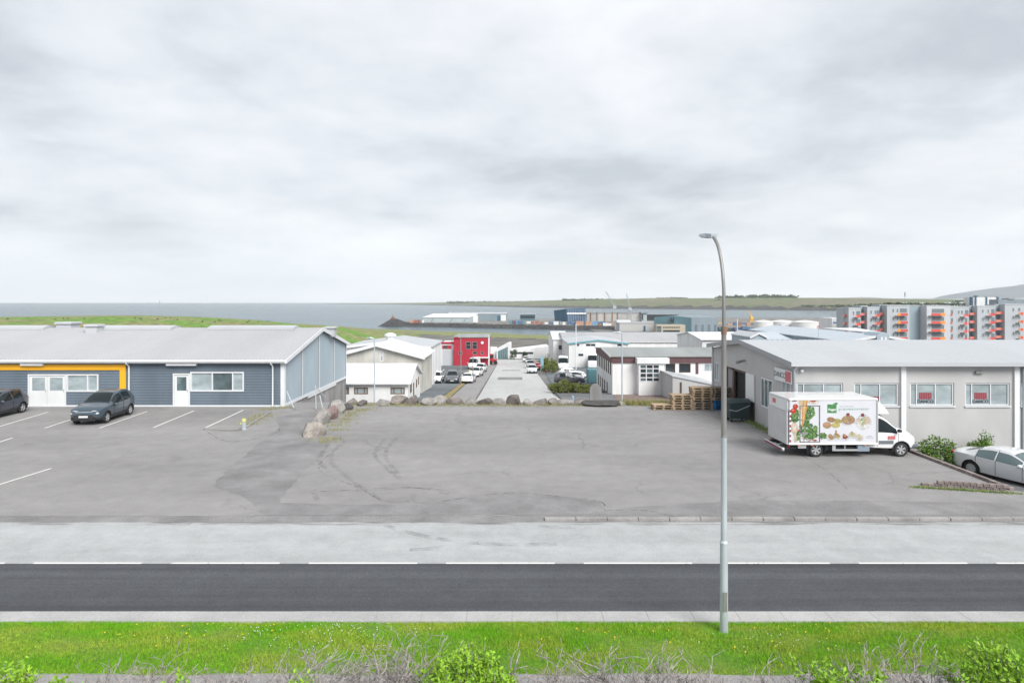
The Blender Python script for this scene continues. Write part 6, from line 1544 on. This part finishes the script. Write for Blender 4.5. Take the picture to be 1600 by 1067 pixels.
protos = {k: pallet_proto(k) for k in pal_ms}; used_p = set()
def place_pallet(key, X, Y, z, rz_, label, group):
    if key not in used_p: r = protos[key]; used_p.add(key)
    else: r = copy_tree(protos[key])
    r.location = (X, Y, z); r.rotation_euler = (0,0,rz_); r.scale = (1.08,1.08,1.08); return tag(r, label, 'pallet', group)
def stack(x, keys, name, Y=41.0):
    for k, key in enumerate(keys):
        place_pallet(key, X_(x,Y)+rk.uniform(-.03,.03), Y+.45+rk.uniform(-.04,.04), .012+k*.1565, rk.uniform(-.035,.035), f'{key} wooden pallet, {ORD[k]} from the ground in the {name}', f'pallets in the {name}')
stack(1037, ['light','light'], 'low leftmost pallet stack')
stack(1067, ['light']*6, 'half-height pale pallet stack')
stack(1098, ['grey','grey','grey','brown','light','light','light','light','light'], 'tallest pallet stack')
stack(1131, ['blue']*4+['grey','brown','brown','brown','brown'], 'blue bottomed pallet stack behind the lamp')
for k in protos:
    if k not in used_p: bpy.data.objects.remove(protos[k], do_unlink=True)
# ------------------------------------------------------------------ wheeled waste container
X, Y = 13.12, 37.3; q = thing('waste_bin', (X,Y,0), 'dark green grey wheeled waste container beside the loading door', 'bin'); bm_ = mat('bin_plastic', (.025,.045,.05), .45, var=.1, vscale=2)
mb = MB(); mb.add([(X-.52,Y-.4,.2),(X+.5,Y-.4,.2),(X+.5,Y+.4,.2),(X-.52,Y+.4,.2),(X-.6,Y-.48,1.15),(X+.58,Y-.48,1.15),(X+.58,Y+.48,1.15),(X-.6,Y+.48,1.15)], [(0,3,2,1),(4,5,6,7),(0,1,5,4),(1,2,6,5),(2,3,7,6),(3,0,4,7)]); mb.build('body', bm_, q)
mb = MB(); n = 8
pts = [(X-.66,Y-.52+1.04*k/n, 1.16+.16*math.sin(math.pi*k/n)**.6) for k in range(n+1)]; mb.prism(pts, (1.3,0,0)); mb.build('lid', bm_, q, auto=30)
mb = MB(); mb.tube([(X-.64,Y-.5,1.12),(X+.62,Y-.5,1.12)],.03,6); mb.build('rim', bm_, q); mb = MB(); mb.tube([(X-.61,Y-.47,.72),(X-.2,Y-.5,.66),(X+.57,Y-.49,.98)],.018,5); mb.build('strap', galv, q)
for sx in (-.42,.4):
    for sy_ in (-.32,.32):
        mb = MB(); mb.lathe([(.09,-.025),(.1,0),(.09,.025)], X+sx, Y+sy_, 12, axis='y', cz=.1); w = mb.build('castor', black_rubber, q); mb = MB(); mb.box(X+sx-.03,X+sx+.03,Y+sy_-.04,Y+sy_+.04,.13,.21); mb.build('fork', galv_dark, w)
# ------------------------------------------------------------------ street lamps
def oct_lamp():
    X, Y = 4.43, 13.38; q = thing('street_lamp', (X,Y,.05), 'tall galvanised street lamp on the grass verge', 'street lamp')
    mb = MB(); mb.tube([(X,Y,-.3),(X,Y,1.95)], [.086,.08], 12); mb.build('base_section', galv, q, auto=40)
    mb = MB(); mb.tube([(X,Y,1.95),(X,Y,2.0)], [.088,.066], 12); mb.tube([(X,Y,2.0),(X,Y,4.15)], [.066,.060], 12); mb.build('lower_pole', galv, q, auto=40)
    mb = MB(); mb.tube([(X,Y,4.15),(X,Y,4.2)], [.065,.058], 12); mb.tube([(X,Y,4.2),(X,Y,6.38)], [.056,.052], 12); mb.build('middle_pole', galv_dark, q, auto=40)
    mb = MB(); mb.tube([(X,Y,6.30),(X,Y,6.46)], .06, 12); mb.build('joint_collar', mat('rusty_collar', (.20,.13,.09), .8), q, auto=40)
    path = [(X,Y,6.46),(X,Y,7.0)]
    for k in range(1,13):
        a = math.pi/2*k/12*.80; path.append((X, Y+1.35*(1-math.cos(a))*.62, 7.0+1.36*math.sin(a)*1.03))
    e = Vector(path[-1]); dr = (e-Vector(path[-2])).normalized(); tip = e+dr*.22
    mb = MB(); mb.tube(path+[tuple(tip)], [.040]*2+[.036]*13, 10); mb.build('arm', galv_dark, q, auto=40)
    h0 = tip-dr*.05; hd = Vector((0,1,.12)).normalized(); up = Vector((0,-.12,1)).normalized(); mb = MB()
    P = lambda x_, l_, u_: tuple(h0+Vector((x_,0,0))+hd*l_+up*u_)
    mb.add([P(-.06,-.06,-.04),P(.06,-.06,-.04),P(.15,.12,-.03),P(.14,.62,-.02),P(-.14,.62,-.02),P(-.15,.12,-.03),P(-.06,-.06,.05),P(.06,-.06,.05),P(.14,.12,.06),P(.12,.62,.03),P(-.12,.62,.03),P(-.14,.12,.06)],
           [(5,4,3,2,1,0),(6,7,8,9,10,11)]+[(k,(k+1)%6,6+(k+1)%6,6+k) for k in range(6)])
    h = mb.build('lamp_head', galv, q)
    mb = MB(); mb.add([P(-.11,.14,-.032),P(.11,.14,-.032),P(.11,.56,-.026),P(-.11,.56,-.026),P(-.11,.14,-.05),P(.11,.14,-.05),P(.11,.56,-.044),P(-.11,.56,-.044)], [(0,1,2,3),(7,6,5,4),(0,4,5,1),(1,5,6,2),(2,6,7,3),(3,7,4,0)]); mb.build('led_panel', black_plastic, h)
    part_box(q, 'access_door', galv_dark, X-.04, X+.04, Y-.092, Y-.08, .55, .95)
oct_lamp()
def slim_lamp(x, D, ytop, label, m=galv_dark, head=-1, r=.055, name='street_lamp', cat='street lamp'):
    X = X_(x,D); zb = g(D); zt = Z_(ytop,D); q = thing(name, (X,D,zb), label, cat, 'slim posts down the hill'); mb = MB(); mb.tube([(X,D,zb-.2),(X,D,zt)], [r*1.3,r], 8); mb.build('pole', m, q)
    if head: mb = MB(); mb.tube([(X,D,zt-.03),(X+head*.35,D,zt+.06),(X+head*.75,D,zt+.04)], [r*.8,.09,.05], 6); mb.build('lamp_head', m, q)
    else: mb = MB(); mb.sphere((X,D,zt),r*1.5,8,5); mb.build('finial', m, q)
    return q
slim_lamp(585, 58, 529, 'grey lamp post in front of the white house', galv)
slim_lamp(720, 85, 527, 'dark lamp post at the left yard left of the crimson building')
slim_lamp(739, 88, 557, 'short dark post by the dry verge', head=0, name='sign_post', cat='post')
slim_lamp(972, 57, 520, 'grey lamp post before the brown band building', galv)
slim_lamp(900, 128, 507, 'white flag pole before the teal trimmed hall', white_paint, 0, .08, 'flag_pole', 'flag pole')
slim_lamp(1152, 110, 500, 'white flag pole right of the tall street lamp', white_paint, 0, .07, 'flag_pole', 'flag pole')
slim_lamp(1512, 180, 495, 'white lamp post in front of the right apartment block', white_paint, -1, .1)
slim_lamp(1279, 88, 511, 'thin grey post on the long pale blue roof', galv, 0, .04, 'roof_pole', 'post')
# teal skip, cone, tractor bits
D = 88; X = X_(927,D); q = thing('teal_skip', (X,D,g(D)), 'teal metal skip beside the white building side wall', 'skip'); mb = MB(); mb.bbox(X-.75,X+.7,D,D+2,g(D)+.05,g(D)+1.95,.05); mb.build('body', mat('skip_teal', (.10,.23,.26), .6), q)
for k in range(4): part_box(q, 'rib', mat('skip_teal', (.10,.23,.26)), X-.65+k*.4, X-.58+k*.4, D-.05, D-.004, g(D)+.1, g(D)+1.9)
D = 118; X = X_(854,D); q = thing('traffic_cone', (X,D,g(D)), 'orange traffic cone at the foot of the green mound', 'cone'); mb = MB(); mb.lathe([(.3,0),(.3,.05),(.22,.06),(.05,.9)], X, D, 12, cz=g(D)+.05); mb.build('cone', mat('cone_orange', (.75,.20,.05), .6), q, auto=40)
mb = MB(); mb.lathe([(.175,.35),(.14,.52)], X, D, 12, cz=g(D)+.055); mb.build('white_band', plate_white, q)
D = 120; X = X_(847,D); q = thing('blue_totem_sign', (X,D,g(D)), 'slim light blue sign post on the green mound', 'sign'); part_box(q, 'panel', mat('totem_blue', (.22,.40,.48), .6), X-.28, X+.28, D, D+.12, g(D)+.3, g(D)+2.9); part_box(q, 'foot', concrete, X-.32, X+.32, D-.1, D+.2, g(D)-.1, g(D)+.3)
D = 158; X = X_(768,D); q = thing('red_forklift', (X,D,g(D)), 'small red loader right of the crimson building', 'loader'); zz0 = g(D)
part_box(q, 'body', P_RED, X-.6, X+1.3, D, D+1.4, zz0+.5, zz0+1.3); part_box(q, 'cab', P_RED, X-.5, X+.5, D+.1, D+1.3, zz0+1.3, zz0+2.5); part_box(q, 'cab_window', glass_dark, X-.4, X+.4, D+.05, D+.095, zz0+1.5, zz0+2.3); part_box(q, 'mast', P_RED, X-.9, X-.75, D+.3, D+1.1, zz0+.1, zz0+2.9)
for dx in (-.2,1.0): mb = MB(); mb.lathe([(.45,-.15),(.45,.15)], X+dx, D, 14, axis='y', cz=zz0+.45); mb.build('wheel', black_rubber, q)
for x, y, l in ((868,625,'yellow painted stone at the street corner'),(892,630,'small yellow marker stone among the rocks')):
    D = 46.2; boulder(X_(x,D), D, .35, .3, .5, 'pale grey', l, int(x), z=-1.0).data.materials[0] = mat('yellow_marker', (.62,.55,.12), .8, var=.3, vscale=5)
D = 47.5; X = X_(895,D); q = thing('blue_marker_post', (X,D,g(D)), 'pale blue marker post behind the boulders', 'post'); mb = MB(); mb.tube([(X,D,g(D)-.2),(X,D,Z_(620,D))],.07,8); mb.build('post', mat('marker_blue', (.30,.42,.50), .6), q); mb = MB(); mb.sphere((X,D,Z_(620,D)),.09,8,5); mb.build('cap', mat('marker_blue', (.30,.42,.50)), q)
# ------------------------------------------------------------------ foliage
def leaf_mat(name, c1, c2, trans=.25):
    m = mat(name, c1, .6, col2=c2, vscale=3.0, spec=.25, fine=.25, fscale=9); return m
leaf_bright = leaf_mat('willow_leaf', (.27,.45,.035), (.17,.34,.03)); leaf_mid = leaf_mat('bush_leaf', (.085,.17,.03), (.15,.24,.045)); leaf_dull = leaf_mat('hedge_leaf', (.10,.135,.03), (.19,.20,.055)); leaf_dark = leaf_mat('dark_leaf', (.035,.07,.03), (.06,.10,.035))
bark = mat('grey_bark', (.31,.28,.26), .9, var=.45, vscale=14); bark_dark = mat('dark_bark', (.10,.085,.075), .9, var=.3, vscale=10)
def leaves(mb, pts, size, r, aspect=2.2, up=.35):
    """leaf-sized folded faces at pts"""
    n = len(pts); d = r.normal(size=(n,3)); d[:,2] += up; d /= np.linalg.norm(d,axis=1)[:,None]; s = r.normal(size=(n,3)); s -= (s*d).sum(1)[:,None]*d; s /= np.linalg.norm(s,axis=1)[:,None]+1e-9
    nn = np.cross(d, s); L = size*r.uniform(.6,1.3,n)[:,None]; W = L/aspect
    a = pts; b = pts+d*L*.5+s*W*.5+nn*L*.08; c = pts+d*L; e = pts+d*L*.5-s*W*.5+nn*L*.08
    V = np.stack([a,b,c,e],1).reshape(-1,3); base = len(mb.v); mb.v.extend(map(tuple, V.tolist()))
    for k in range(n):
        q = base+4*k; mb.f += [(q,q+1,q+2),(q,q+2,q+3)]; mb.m += [0,0]
def blob_pts(r, n, centre, rad, shell=.55):
    d = r.normal(size=(n,3)); d /= np.linalg.norm(d,axis=1)[:,None]; rr_ = (shell+(1-shell)*r.random(n))**.6
    return np.array(centre)+d*rr_[:,None]*np.array(rad)
def leafy(name, X, Y, z, w, d, h, nclump, nleaf, size, m, label, cat, seed, group=None, stem=bark_dark):
    r = np.random.default_rng(seed); q = thing(name, (X,Y,z), label, cat, group); mb = MB(); sm = MB()
    for k in range(nclump):
        u = r.uniform(-1,1); v = r.uniform(-1,1); zc = r.uniform(.25,.92)*math.sqrt(max(.05,1-.55*u*u-.3*v*v)); c = np.array((X+u*w/2*.85, Y+v*d/2*.85, z+zc*h)); rad = np.array((w*.16+.05, d*.2+.05, h*.2))*r.uniform(.7,1.3)
        leaves(mb, blob_pts(r, nleaf, c, rad), size, r); sm.tube([(X+u*w*.15,Y+v*d*.15,z-.05),((X+u*w*.3),Y+v*d*.3,z+zc*h*.5),tuple(c)], [.022,.014,.006], 4)
    mb.build('foliage', m, q); sm.build('stem', stem, q); return q
D = 72.5
for i, (x0, x1, yt) in enumerate([(858,877,598),(873,893,594),(889,909,599),(905,926,600)]):
    xa, xb = X_(x0,D), X_(x1,D); leafy('hedge_bush', (xa+xb)/2, D, g(D), xb-xa, 1.4, Z_(yt,D)-g(D), 16, 130, .16, leaf_dull, f'dull green hedge bush, {ORD[i]} from the left before the parked cars', 'bush', 200+i, 'hedge bushes by the right yard')
for i, (x, D, w, h) in enumerate([(848,128,2.0,2.6),(856,124,2.4,3.3),(864,121,2.2,2.6),(858,117,2.6,1.6)]):
    leafy('mound_bush', X_(x,D), D, g(D), w, 2.0, h, 14, 110, .22, leaf_dull, f'green mound bush, {ORD[i]} from the far end beside the minibus', 'bush', 220+i, 'bushes on the green mound')
leafy('garden_bush', 20.45, 30.5, -.95, 1.7, 1.1, 1.65, 22, 120, .13, leaf_mid, 'bright green bush in front of the truck by the grey wall', 'bush', 240)
leafy('garden_bush', X_(1538,30.9), 30.9, -.95, 1.5, .9, 1.5, 16, 120, .13, leaf_mid, 'green bush behind the silver sedan roof', 'bush', 241)
for i, (x, y, h) in enumerate([(803,561,1.0),(820,560,.6)]):
    D = D_at(y); leafy('street_end_shrub', X_(x,D), D, g(D), 2.2*h, 2, 3.4*h, 12, 90, .3, leaf_dark, f'dark green shrub at the street end, {ORD[i]} from the left', 'shrub', 250+i, 'shrubs at the street end')
# dry grass and weed tufts along edges (nobody could count these)
def tufts(name, spots, m, label, hgt=.25, n=60, spread=.35, wid=.012):
    r = np.random.default_rng(len(name)+len(spots)); mb = MB()
    for X, Y, z in spots:
        for k in range(n):
            x, y = X+r.normal()*spread, Y+r.normal()*spread*.5; h = hgt*r.uniform(.4,1.2); dx, dy = r.normal(size=2)*h*.35; a = r.uniform(0,3.14); wx, wy = math.cos(a)*wid, math.sin(a)*wid
            b = len(mb.v); mb.v += [(x-wx,y-wy,z),(x+wx,y+wy,z),(x+dx,y+dy,z+h)]; mb.f.append((b,b+1,b+2)); mb.m.append(0)
    return tag(mb.build(name, m), label, 'grass', kind='stuff')
weed_g = mat('weed_green', (.14,.24,.04), .8, col2=(.22,.25,.07), vscale=2); weed_y = mat('weed_straw', (.33,.29,.12), .9, col2=(.20,.22,.07), vscale=2)
tufts('weed_tufts', [(X_(x,43)+rk.uniform(-.3,.3), 42.75+rk.uniform(-.1,.4), 0) for x in range(556,920,9)], weed_y, 'straw coloured weeds between the boulders', .17, 70, .6)
tufts('weed_tufts', [(X_(x,42.8)+rk.uniform(-.3,.3), 42.9+rk.uniform(-.2,.7), 0) for x in range(970,1052,3)], weed_y, 'long dry grass left of the pallets', .38, 80)
tufts('weed_tufts', [(X_(x,43.2), 43.3, 0) for x in range(1018,1060,6)]+[(13.7,y,0) for y in np.arange(32,37,.35)]+[(13.75,42.2,0),(13.6,41.8,0)], weed_g, 'green weeds along the warehouse gable and pallets', .2, 50, .2)
A, B = Vector((15.1,24.25,0)), Vector((20.4,22.9,0))
tufts('weed_tufts', [(A.x+(B.x-A.x)*k/40, A.y+(B.y-A.y)*k/40-.2, -.02-.2*max(0,(k-22)/20)) for k in range(41)], weed_g, 'fresh green grass along the foot of the brick wall', .11, 60, .12)
tufts('weed_tufts', [(gp(x,y)[0],gp(x,y)[1],0) for x, y in [(520,672),(528,665),(534,660),(540,655),(546,650),(552,646),(560,642),(572,640),(505,690),(515,686),(396,657),(404,653),(412,649),(388,663),(418,640),(440,637)]], weed_y, 'dry weeds round the left rock cluster', .17, 110, .42)
# grass verge: blades, clover heads, buttercups
r = np.random.default_rng(77); n = 190000
gx = r.uniform(-12.5,12.5,n); gy = 11.98+r.random(n)*(13.93-11.98)
gz = .10*np.sin(math.pi*(gy-11.95)/1.97)
dens = vnoise(gx*1.1, gy*2.2, 31); hh = (.035+.035*r.random(n))*(1+.35*dens); a = r.uniform(0,6.28,n); lean = r.normal(size=(n,2))*.022
wv = .0045*np.stack([np.cos(a),np.sin(a)],1)
V = np.zeros((n,3,3)); V[:,0,0] = gx-wv[:,0]; V[:,0,1] = gy-wv[:,1]; V[:,1,0] = gx+wv[:,0]; V[:,1,1] = gy+wv[:,1]; V[:,2,0] = gx+lean[:,0]; V[:,2,1] = gy+lean[:,1]; V[:,0,2] = V[:,1,2] = gz-.005; V[:,2,2] = gz+hh
me = bpy.data.meshes.new('grass_blades'); me.vertices.add(3*n); me.vertices.foreach_set('co', V.ravel()); me.loops.add(3*n); me.loops.foreach_set('vertex_index', np.arange(3*n)); me.polygons.add(n); me.polygons.foreach_set('loop_start', np.arange(0,3*n,3)); me.polygons.foreach_set('loop_total', np.full(n,3)); me.update(calc_edges=True)
me.materials.append(mat('lawn_blade', (.155,.40,.012), .7, col2=(.31,.42,.045), vscale=.9, stretch=(.7,1.5,1), spec=.2, fine=.3, fscale=14, lo=.4, hi=.62))
o = bpy.data.objects.new('grass_blades', me); C.objects.link(o); tag(o, 'bright green mown grass covering the roadside verge', 'grass', kind='stuff')
def specks(name, centres, n, m, label, size=.012, sp=(.8,.28)):
    mb = MB(); r = np.random.default_rng(n)
    for k in range(n):
        cx, cy = centres[r.integers(len(centres))]; x = cx+r.normal()*sp[0]; y = min(13.85,max(12.05,cy+r.normal()*sp[1])); z = .10*math.sin(math.pi*(y-11.95)/1.97)+.06+r.random()*.03; s = size*r.uniform(.7,1.3)
        mb.sphere((x,y,z),(s,s,s*.8),5,4)
    tag(mb.build(name, m), label, 'flowers', kind='stuff')
specks('clover_flowers', [(-4.4,13.3),(-3.6,13.5),(-3.0,13.1),(-4.1,13.4),(-4.0,12.9),(5.6,13.0)], 170, mat('clover_white', (.72,.70,.66), .8), 'tiny white clover heads in the verge grass', .009)
specks('buttercup_flowers', [(6.0,13.5),(5.5,12.6),(-6.8,13.4),(2.5,13.2),(-7.2,13.0),(1.0,12.8)], 60, mat('buttercup_yellow', (.80,.55,.02), .7), 'tiny yellow buttercups in the verge grass', .014)
# bare twig shrubs and leafy willows along the footpath
def twig_bush(X, Y, top, w, seed, label, dense=1.0, leaf=0):
    r = random.Random(seed); q = thing('bare_shrub', (X,Y,-.02), label, 'shrub', 'bare twig shrubs along the footpath'); mb = MB(); tips = []
    def grow(p, d, L, rad, lev):
        pts = [p]; dd = d.copy(); n_ = 3
        for k in range(n_):
            dd = (dd+Vector((r.gauss(0,.22),r.gauss(0,.22),r.gauss(.03,.14)))).normalized(); pts.append(pts[-1]+dd*L/n_)
        mb.tube(pts, [rad,rad*.88,rad*.76,rad*.62], 4 if lev < 3 else 3, cap=lev >= 3)
        if lev >= 4: tips.append(pts[-1]); return
        for k in range(r.choice([2,3,3]) if lev < 3 else r.choice([1,2,2])):
            s_ = r.choice([1,2,3]); nd = (dd*.7+Vector((r.gauss(0,.6),r.gauss(0,.5),r.gauss(.25,.35)))).normalized(); grow(pts[s_], nd, L*r.uniform(.5,.78), rad*.75, lev+1)
    for k in range(max(4,int(13*dense))):
        a = r.uniform(0,6.28); o_ = Vector((X+r.gauss(0,w*.22), Y+r.gauss(0,.14), -.02)); grow(o_, Vector((math.cos(a)*.28*w, math.sin(a)*.16, 1)).normalized(), top*r.uniform(.5,.62), .017, 0)
    zmax = max(v[2] for v in mb.v); mb.v = [(v[0],v[1],v[2]*top/zmax) for v in mb.v]; k_ = top/zmax
    mb.build('branches', bark, q)
    if leaf:
        rr_ = np.random.default_rng(seed); tp = np.array([[t_.x,t_.y,t_.z*k_] for t_ in tips]); sel = tp[rr_.integers(len(tp), size=leaf)]+rr_.normal(size=(leaf,3))*.04
        lm = MB(); leaves(lm, sel, .05, rr_, 2.2); lm.build('leaves', leaf_bright, q)
    return q
tw = [(60,1047,.7,.7),(120,1052,.7,.6),(205,1040,.9,.9),(262,1046,.8,.8),(330,1046,.8,.8),(395,1034,.9,1.0),(450,1030,1.0,1.1),(505,1040,.8,.9),(548,1004,.7,1.0),(600,1012,.8,1.4),(640,1018,.8,1.0),(810,1044,.6,.6),(855,1046,.8,1.0),(1060,1042,.8,.9),(1120,1042,.8,.9),(900,1046,.7,.7),(940,1036,.7,.8),(978,1018,.9,1.2),(1030,1044,.8,.8),(1090,1048,.8,.8),(1150,1036,.9,.9),(1205,1036,.8,.8),(1260,1046,.7,.7),(1345,1040,.7,.8),(1410,1044,.8,.9),(1465,1020,1.0,1.6),(1505,1026,.9,1.3),(1590,1040,.8,1.0),(160,1046,.8,1.0),(235,1044,.8,.9)]
tw.sort()
for i, (x, y, w, dn) in enumerate(tw):
    D = 9.7+.35*math.sin(i*2.1); twig_bush(X_(x,D), D, Z_(y,D), w, 300+i, f'bare grey twig shrub, {ORD[i]} from the left at the bottom edge', dn)
def willow(x, ytop, w, seed, label, nstem, D=9.5, leafn=80):
    r = np.random.default_rng(seed); X = X_(x,D); H = Z_(ytop,D); q = thing('leafy_willow', (X,D,-.02), label, 'shrub', 'leafy willow shrubs along the footpath'); sm = MB(); mb = MB()
    for k in range(nstem):
        u = r.uniform(-1,1); top = H*(1-.22*abs(u)**1.5-.14*r.random()); b = np.array((X+u*w*.2,D+r.normal()*.12,-.02)); m_ = np.array((X+u*w*.42,D+r.normal()*.2,top*.6)); t_ = np.array((X+u*w*.5+r.normal()*.06,D+r.normal()*.25,top))
        sm.tube([tuple(b),tuple(m_),tuple(t_)], [.014,.009,.003], 4)
        f = r.random(leafn)**.55; P = np.where((f < .5)[:,None], b+(m_-b)*(f*2)[:,None], m_+(t_-m_)*((f-.5)*2)[:,None])+r.normal(size=(leafn,3))*.035
        leaves(mb, P, .078, r, 2.0, .5)
    mb.build('leaves', leaf_bright, q); sm.build('stem', bark, q)
for i, (x, y, w, ns) in enumerate([(18,1034,.75,40),(88,1048,.5,20),(730,1012,1.2,70),(700,1026,.8,36),(772,1026,.7,36),(1298,1036,.65,36),(1375,1042,.35,14),(1545,1016,.8,40),(1578,1006,.7,36),(470,1050,.3,10),(270,1058,.4,14)]):
    willow(x, y, w, 400+i, ['bright leafy willow at the bottom left corner','small leafy willow next to the left corner shrub','large bright willow shrub at bottom centre','leafy willow left side of the big centre shrub','leafy willow right side of the big centre shrub','bright leafy shrub right of the lamp foot','small green sprig right of the lamp foot shrub','tall green willow near the bottom right','green willow at the bottom right corner','single green sprig left of centre','low green sprig right of the banner place'][i].replace('right of the banner place','between the left twigs'), ns)
# far trees on the peninsula and behind the apartments
def far_mass(name, boxes, m, label, size, n):
    r = np.random.default_rng(n); mb = MB()
    for x0, x1, y0, y1, Yf in boxes:
        for k in range(n):
            x = r.uniform(x0,x1); X = X_(x,Yf); zb = Z_(y1,Yf); zt = Z_(y0+(y1-y0)*.35*r.random(),Yf); leaves(mb, blob_pts(r, 14, (X,Yf+r.uniform(-15,15),(zb+zt)/2), (size*1.2,size,(zt-zb)/2)), size, r, 1.2)
    tag(mb.build(name, m), label, 'trees', kind='stuff')
far_mass('far_forest', [(1120,1160,463,470,1960),(1150,1242,461.5,467,2040),(1118,1145,470,475,1850),(1030,1075,466,470,2120),(880,960,467.5,471,2600),(700,860,471,474,3300)], leaf_dark, 'dark line of far trees on the peninsula', 6.0, 110)
far_mass('near_grove', [(1390,1412,473.5,478,700),(1412,1450,474,477,820),(1470,1500,474,477,820),(1345,1375,475,480,640),(1490,1520,470,473,1050),(1565,1600,469.5,473,1050),(1300,1330,476,480,1200),(1256,1300,476,480,1350)], leaf_dark, 'dark tree tops behind the apartment roofs', 2.0, 36)
far_mass('headland_scrub', [(0,60,497,499,285),(90,170,496,498,280),(190,300,497,499,275),(300,420,501,503,280)], leaf_dark, 'scattered dark scrub specks on the green headland', .35, 9)
# ------------------------------------------------------------------ air
mb = MB(); mb.box(-17000,17000,-60,7300,-20.5,420)
hm = bpy.data.materials.new('haze_air'); hm.use_nodes = True; t = hm.node_tree; t.nodes.clear(); vo = t.nodes.new('ShaderNodeVolumePrincipled'); vo.inputs['Color'].default_value = (.97,.99,1.0,1); vo.inputs['Density'].default_value = 9.5e-5; vo.inputs['Anisotropy'].default_value = .2
mo = t.nodes.new('ShaderNodeOutputMaterial'); t.links.new(vo.outputs[0], mo.inputs['Volume'])
tag(mb.build('haze', hm), 'pale even haze over town, harbour and sea', 'haze', kind='stuff')
